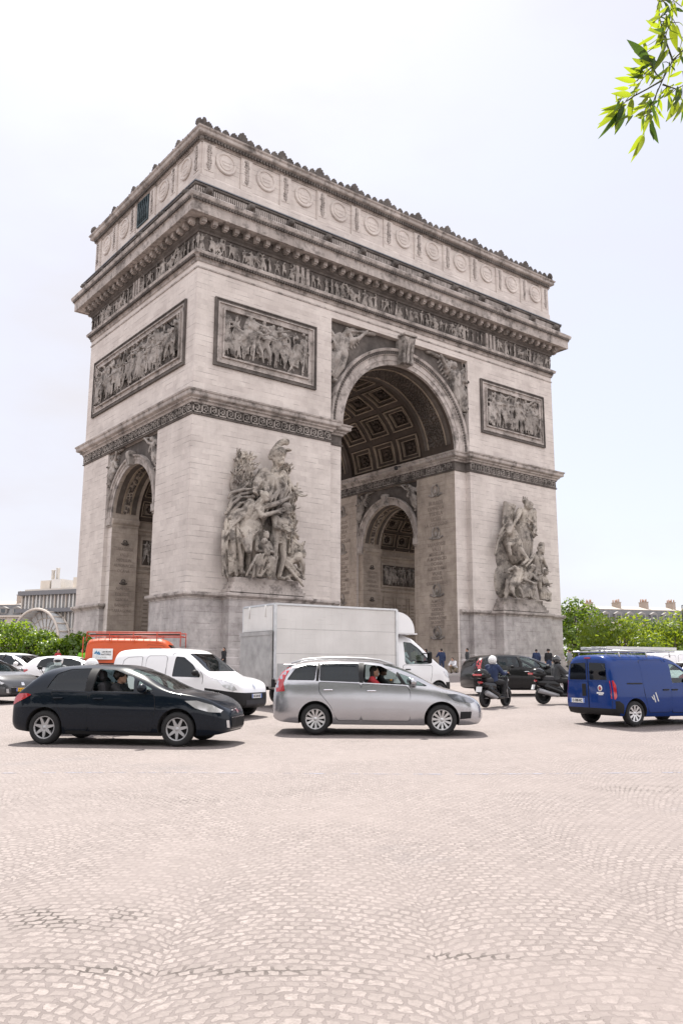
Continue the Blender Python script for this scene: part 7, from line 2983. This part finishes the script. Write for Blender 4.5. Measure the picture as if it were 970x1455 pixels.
# glass-fronted building with a terrace on its roof and an arched canopy
t = thing('glass_fronted_building', 'modern building with tall glazed bays, two dark eaves and a curved glass canopy', 'building', site(-62, 178), -YAW - R(24), g_)
q = MB()
q.box(-7, 26, .6, 14, -1, 18.0)
q.build('wall', FAC['cream'], t)
q = MB()
q.box(-7, 26, .3, .62, 3.2, 16.6)
q.build('glazing', FAC['curtain'], t)
for i in range(34):
    x = -7 + 33 * i / 33
    q = MB()
    q.box(x - .16, x + .16, -.12, .32, .0, 16.6)
    q.build('mullion', FAC['frame'] if i % 3 else FAC['old'], t)
for z, e, hh in ((12.9, 1.3, .8), (16.6, 1.0, .9)):
    q = MB()
    q.box(-7.4, 26.4, -e, .7, z, z + hh)
    q.build('eave', plain('grey_eave', (.16, .16, .17), .7), t)
q = MB()
for z in (5.8, 9.2):
    q.box(-7, 26, .0, .34, z, z + .3)
q.build('floor_band', FAC['old'], t)
rn = random.Random(9)
for i in range(7):
    x = -4 + i * 4.4 + rn.uniform(-.8, .8)
    q = MB()
    hh = rn.uniform(1.6, 3.2)
    q.box(x - rn.uniform(.9, 1.7), x + rn.uniform(.9, 1.7), 3, 8, 17.9, 17.9 + hh)
    q.build('roof_pavilion', FAC['frame'] if i % 2 else FAC['cream'], t)
for x, hh in ((-3.5, 4.4), (-2.2, 4.8), (8.5, 3.8)):
    q = MB()
    q.lathe([(.42, 17.9), (.38, 17.9 + hh), (.5, 17.9 + hh + .1), (.5, 17.9 + hh + .3)], 10, Matrix.Translation((x, 5, 0)))
    q.build('flue', FAC['frame'], t)
q = MB()
n_ = 22
for k, y in enumerate((-3.4, -.2)):
    q.tube([(0.5 + 6.2 * math.cos(PI * i / n_), y, 7.0 + 6.4 * math.sin(PI * i / n_)) for i in range(n_ + 1)], .26, 8)
for i in range(0, n_ + 1, 2):
    a = PI * i / n_
    q.tube([(0.5 + 6.2 * math.cos(a), -3.4, 7 + 6.4 * math.sin(a)), (0.5 + 6.2 * math.cos(a), -.2, 7 + 6.4 * math.sin(a))], .16, 6)
q.build('canopy_arch', FAC['old'], t)
q = MB()
vs = [(0.5 + 6.1 * math.cos(PI * i / n_), y, 7 + 6.3 * math.sin(PI * i / n_)) for i in range(n_ + 1) for y in (-3.3, -.3)]
q.add(vs, [(2 * i, 2 * i + 1, 2 * i + 3, 2 * i + 2) for i in range(n_)], True)
vs = [(0.5, -.35, 7)] + [(0.5 + 6.1 * math.cos(PI * i / n_), -.35, 7 + 6.3 * math.sin(PI * i / n_)) for i in range(n_ + 1)]
q.add(vs, [(0, i + 1, i + 2) for i in range(n_)])
q.box(-5.6, 6.6, -.42, -.30, 0, 7)
q.build('canopy_glass', plain('pale_canopy_glass', (.55, .57, .58), .2, var=.05), t)
q = MB()
for i in range(1, 12):
    a = PI * i / 12
    q.tube([(0.5, -.46, 7), (0.5 + 6.1 * math.cos(a), -.46, 7 + 6.3 * math.sin(a))], .09, 5)
for r_ in (.45, .75):
    q.tube([(0.5 + 6.1 * r_ * math.cos(PI * i / n_), -.46, 7 + 6.3 * r_ * math.sin(PI * i / n_)) for i in range(n_ + 1)], .09, 5)
q.build('canopy_bars', FAC['old'], t)
tr_ = thing('potted_cypress', 'small dark conifer standing on the roof terrace at the left', 'tree', t.matrix_basis @ Vector((12.5, 5, 18.0)), 0)
q = MB()
q.lathe([(.5, 0), (.62, .9), (.55, .9)], 10)
q.build('pot', FAC['pot'], tr_)
q = MB()
q.tube([(0, 0, .6), (0, 0, 3.0)], [.1, .04], 6)
q.build('trunk', BARK, tr_)
link('crown', crown_mesh([(0, 0, 2.0, .75, .75, 1.1), (0, 0, 3.0, .55, .55, 1.0)], 700, .3, LEAF['c'], 77), tr_)

# lamp masts
for (a, d, lab) in ((32.3, 80, 'thin dark lamp mast in front of the trees at the right edge'),):
    t = thing('street_lamp', lab, 'street lamp', site(a, d), 0)
    q = MB()
    q.lathe([(.16, 0), (.14, .5), (.08, .6), (.055, 5.6), (.05, 6.6)], 10)
    q.build('pole', FAC['rail'], t)
    q = MB()
    q.tube([(0, 0, 6.5), (.5, 0, 6.75), (1.0, 0, 6.7)], .035, 6)
    q.ball((1.15, 0, 6.66), (.28, .12, .08), 10, 6)
    q.build('lamp_head', FAC['rail'], t)

# the tree the photographer stands under: trunk off to the side, one bough reaching overhead

LEAVES = [(-49.34, -66.246, 3.745, -49.388, -66.188, 3.673), (-49.29, -66.25, 3.799, -49.355, -66.185, 3.776), (-49.228, -66.214, 3.83, -49.266, -66.192, 3.698), (-49.344, -66.326, 3.752, -49.327, -66.29, 3.671), (-49.289, -66.294, 3.81, -49.372, -66.251, 3.804), (-49.134, -66.188, 3.977, -49.189, -66.148, 3.975), (-49.148, -66.235, 3.977, -49.226, -66.179, 3.99), (-49.174, -66.283, 3.962, -49.264, -66.248, 3.981), (-49.172, -66.295, 4.003, -49.203, -66.25, 4.053), (-49.185, -66.323, 3.994, -49.26, -66.269, 4.104), (-49.167, -66.301, 4.065, -49.213, -66.312, 4.098), (-49.11, -66.342, 4.185, -49.163, -66.302, 4.222), (-49.211, -66.4, 4.067, -49.287, -66.381, 4.058), (-49.106, -66.256, 3.973, -49.117, -66.269, 4.049), (-49.126, -66.304, 4.015, -49.105, -66.277, 3.977), (-49.103, -66.348, 4.116, -49.134, -66.283, 4.105), (-49.174, -66.391, 4.046, -49.181, -66.339, 3.966), (-49.172, -66.405, 4.174, -49.15, -66.366, 4.106), (-49.095, -66.343, 4.319, -49.132, -66.335, 4.255), (-49.233, -66.443, 4.063, -49.262, -66.453, 4.092), (-49.014, -66.356, 4.243, -48.993, -66.365, 4.183), (-49.11, -66.388, 4.176, -49.09, -66.392, 4.051), (-49.096, -66.424, 4.096, -49.109, -66.406, 4.022), (-49.172, -66.44, 4.181, -49.133, -66.46, 4.168), (-49.095, -66.414, 4.172, -49.05, -66.413, 4.17), (-49.123, -66.309, 3.971, -49.115, -66.27, 3.945), (-49.059, -66.302, 3.995, -49.072, -66.254, 4.024), (-49.117, -66.299, 3.89, -49.19, -66.266, 3.865), (-49.063, -66.278, 3.912, -49.013, -66.265, 3.872), (-49.061, -66.253, 3.868, -49.027, -66.255, 3.789), (-49.111, -66.261, 3.778, -49.092, -66.279, 3.682), (-49.102, -66.22, 3.752, -49.137, -66.167, 3.673), (-49.233, -66.309, 3.727, -49.281, -66.305, 3.703), (-49.107, -66.225, 3.826, -49.075, -66.196, 3.784), (-49.277, -66.348, 3.736, -49.311, -66.293, 3.734), (-49.203, -66.306, 3.809, -49.251, -66.294, 3.784), (-49.151, -66.397, 3.841, -49.163, -66.358, 3.818), (-49.02, -66.31, 3.928, -49.047, -66.309, 3.837), (-49.05, -66.364, 3.857, -49.109, -66.333, 3.749), (-49.01, -66.359, 3.862, -49.021, -66.354, 3.813), (-48.983, -66.349, 3.982, -48.983, -66.308, 3.99), (-49.079, -66.403, 3.955, -49.098, -66.343, 3.951), (-49.165, -66.402, 3.934, -49.219, -66.387, 3.886), (-49.07, -66.393, 4.024, -49.122, -66.386, 3.987), (-49.165, -66.448, 3.957, -49.155, -66.453, 3.908), (-49.113, -66.359, 4.039, -49.159, -66.349, 4.017), (-49.369, -66.298, 3.762, -49.37, -66.263, 3.757), (-49.254, -66.31, 3.845, -49.254, -66.269, 3.848), (-49.129, -66.228, 3.975, -49.169, -66.205, 3.964), (-49.187, -66.294, 3.782, -49.227, -66.256, 3.758), (-49.093, -66.333, 3.913, -49.088, -66.319, 3.876), (-49.137, -66.35, 4.002, -49.122, -66.344, 3.971), (-49.077, -66.338, 4.332, -49.059, -66.362, 4.38), (-49.16, -66.431, 4.221, -49.128, -66.423, 4.169), (-49.218, -66.441, 4.161, -49.262, -66.415, 4.123), (-49.001, -66.381, 4.322, -48.994, -66.396, 4.37)]
TWIGS = [
    [(-49.051, -66.455, 4.072), (-49.089, -66.418, 4.04), (-49.119, -66.385, 3.999), (-49.142, -66.347, 3.917), (-49.159, -66.317, 3.844), (-49.167, -66.297, 3.789), (-49.167, -66.286, 3.744), (-49.178, -66.267, 3.698)],
    [(-49.142, -66.347, 3.917), (-49.189, -66.302, 3.88), (-49.232, -66.26, 3.848), (-49.26, -66.232, 3.821), (-49.277, -66.213, 3.796)],
    [(-49.119, -66.385, 3.999), (-49.15, -66.379, 4.076), (-49.172, -66.377, 4.14), (-49.196, -66.377, 4.217), (-49.188, -66.396, 4.272)],
    [(-49.14, -66.345, 3.899), (-49.094, -66.376, 3.881), (-49.067, -66.402, 3.899)],
    [(-49.191, -66.326, 3.99), (-49.167, -66.334, 3.944), (-49.142, -66.347, 3.917)],
    [(-49.163, -66.3, 3.789), (-49.189, -66.273, 3.762)],
]

t = thing('overhanging_tree', 'bough of long bright green leaves hanging into the top right corner', 'tree', (0, 0, 0))
LM = leaf_material('backlit_leaf', (.035, .075, .012), (.06, .11, .015), (.44, .54, .02), .58, 6.0)  # bright copy of the leaf, backlight put into its colour
LM2 = leaf_material('shaded_leaf', (.022, .055, .012), (.04, .08, .014), (.12, .22, .02), .38, 6.0)  # same leaf again, with shade put into its darker colours
foot = site(4.3, 5.4)
q = MB()
cr = foot + Vector((-.15, .1, 4.9))
q.tube([foot - Vector((0, 0, .1)), foot + Vector((.05, 0, 1.2)), foot + Vector((-.02, .03, 3.0)), cr, cr + Vector((.2, .3, 1.8))], [.20, .16, .14, .11, .05], 12)
q.build('trunk', BARK, t)
q = MB()
e = Vector(TWIGS[0][0])
q.tube([cr - Vector((0, 0, .5)), cr.lerp(e, .35) + Vector((0, 0, .45)), cr.lerp(e, .75) + Vector((0, 0, .30)), e], [.07, .045, .022, .008], 8)
q.tube([cr.lerp(e, .35) + Vector((0, 0, .45)), cr.lerp(e, .5) + Vector((.3, -.9, .8)), cr.lerp(e, .7) + Vector((.2, -1.6, .9))], [.035, .02, .008], 6)
for tw in TWIGS:
    k = len(tw)
    q.tube([Vector(p) for p in tw], [.0042 - .0030 * i / (k - 1) for i in range(k)], 5)
twig_pts = [Vector(a).lerp(Vector(b), f) for tw in TWIGS for a, b in zip(tw, tw[1:]) for f in np.linspace(0, 1, 6)]
rn = random.Random(12)


def blade(mb, a, b, wid, rn):
    d = b - a
    ln = d.length
    d = d / ln
    side = d.cross(Vector((-.45 + rn.uniform(-.3, .3), -.55 + rn.uniform(-.3, .3), -.75))).normalized()
    side = Matrix.Rotation(rn.choice((rn.uniform(-.5, .5), rn.uniform(-1.1, 1.1))), 3, d) @ side
    nn = side.cross(d).normalized()
    n_ = 9
    vs, fs = [], []
    for i in range(n_):
        u = i / (n_ - 1)
        w = wid * (math.sin(PI * min(1, u ** .8)) ** .9 * (1 - .25 * u) + .02)
        c = a + d * ln * u + nn * (-.10 * ln * (u - .5) ** 2 * 2)
        vs += [c + side * w + nn * w * .30, c, c - side * w + nn * w * .30]
    for i in range(n_ - 1):
        for j in (0, 1):
            k = i * 3 + j
            fs.append((k, k + 1, k + 4, k + 3))
    mb.add(vs, fs, True)


lit, dim = MB(), MB()
for i, L_ in enumerate(LEAVES):
    a, b = Vector(L_[:3]), Vector(L_[3:])
    near = min(twig_pts, key=lambda p: (p - a).length)
    q.tube([near, near.lerp(a, .5) + Vector((0, 0, .006)), a], [.0022, .0018, .0014], 4)
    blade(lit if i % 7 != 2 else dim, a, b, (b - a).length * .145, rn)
    for rep_ in range(2):
        c = a.lerp(near, .4 + .4 * rep_) + Vector((rn.uniform(-.03, .03), rn.uniform(-.03, .03), rn.uniform(-.03, .03)))
        blade(dim if (i + rep_) % 3 == 0 else lit, c, c + (b - a) * .8 + Vector((rn.uniform(-.05, .05), rn.uniform(-.05, .05), rn.uniform(-.06, .0))), (b - a).length * .11, rn)
q.build('bough', plain('green_twig', (.07, .075, .03), .7, var=.3, scale=20), t)
# the rest of the bough's leaves, above and beside what the photograph takes in
for i in range(260):
    c = cr.lerp(e, rn.uniform(.0, .62)) + Vector((rn.gauss(0, .28), rn.gauss(0, .28), rn.uniform(.3, 1.2)))
    d = Vector((rn.gauss(0, 1), rn.gauss(0, 1), rn.uniform(-1.2, .3))).normalized() * rn.uniform(.09, .13)
    blade(lit if i % 2 else dim, c, c + d, .014, rn)
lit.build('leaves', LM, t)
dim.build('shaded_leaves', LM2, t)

# unseen foliage added behind the photographer, a dark mass for car paint to reflect
vs_n = []
for i in range(13):
    rn = random.Random(100 + i)
    p = site(-66 + 11 * i + rn.uniform(-2, 2), -19 + rn.uniform(-3, 3))
    for k in range(5):
        vs_n.append((p.x + rn.uniform(-3, 3), p.y + rn.uniform(-3, 3), rn.uniform(5, 17), 4.6, 4.6, 3.6))
o = link('unseen_foliage', crown_mesh(vs_n, 20000, 1.5, LEAF['c'], 5))
tag(o, 'unseen mass of avenue trees added behind the camera to darken car reflections', 'trees', None, 'stuff')
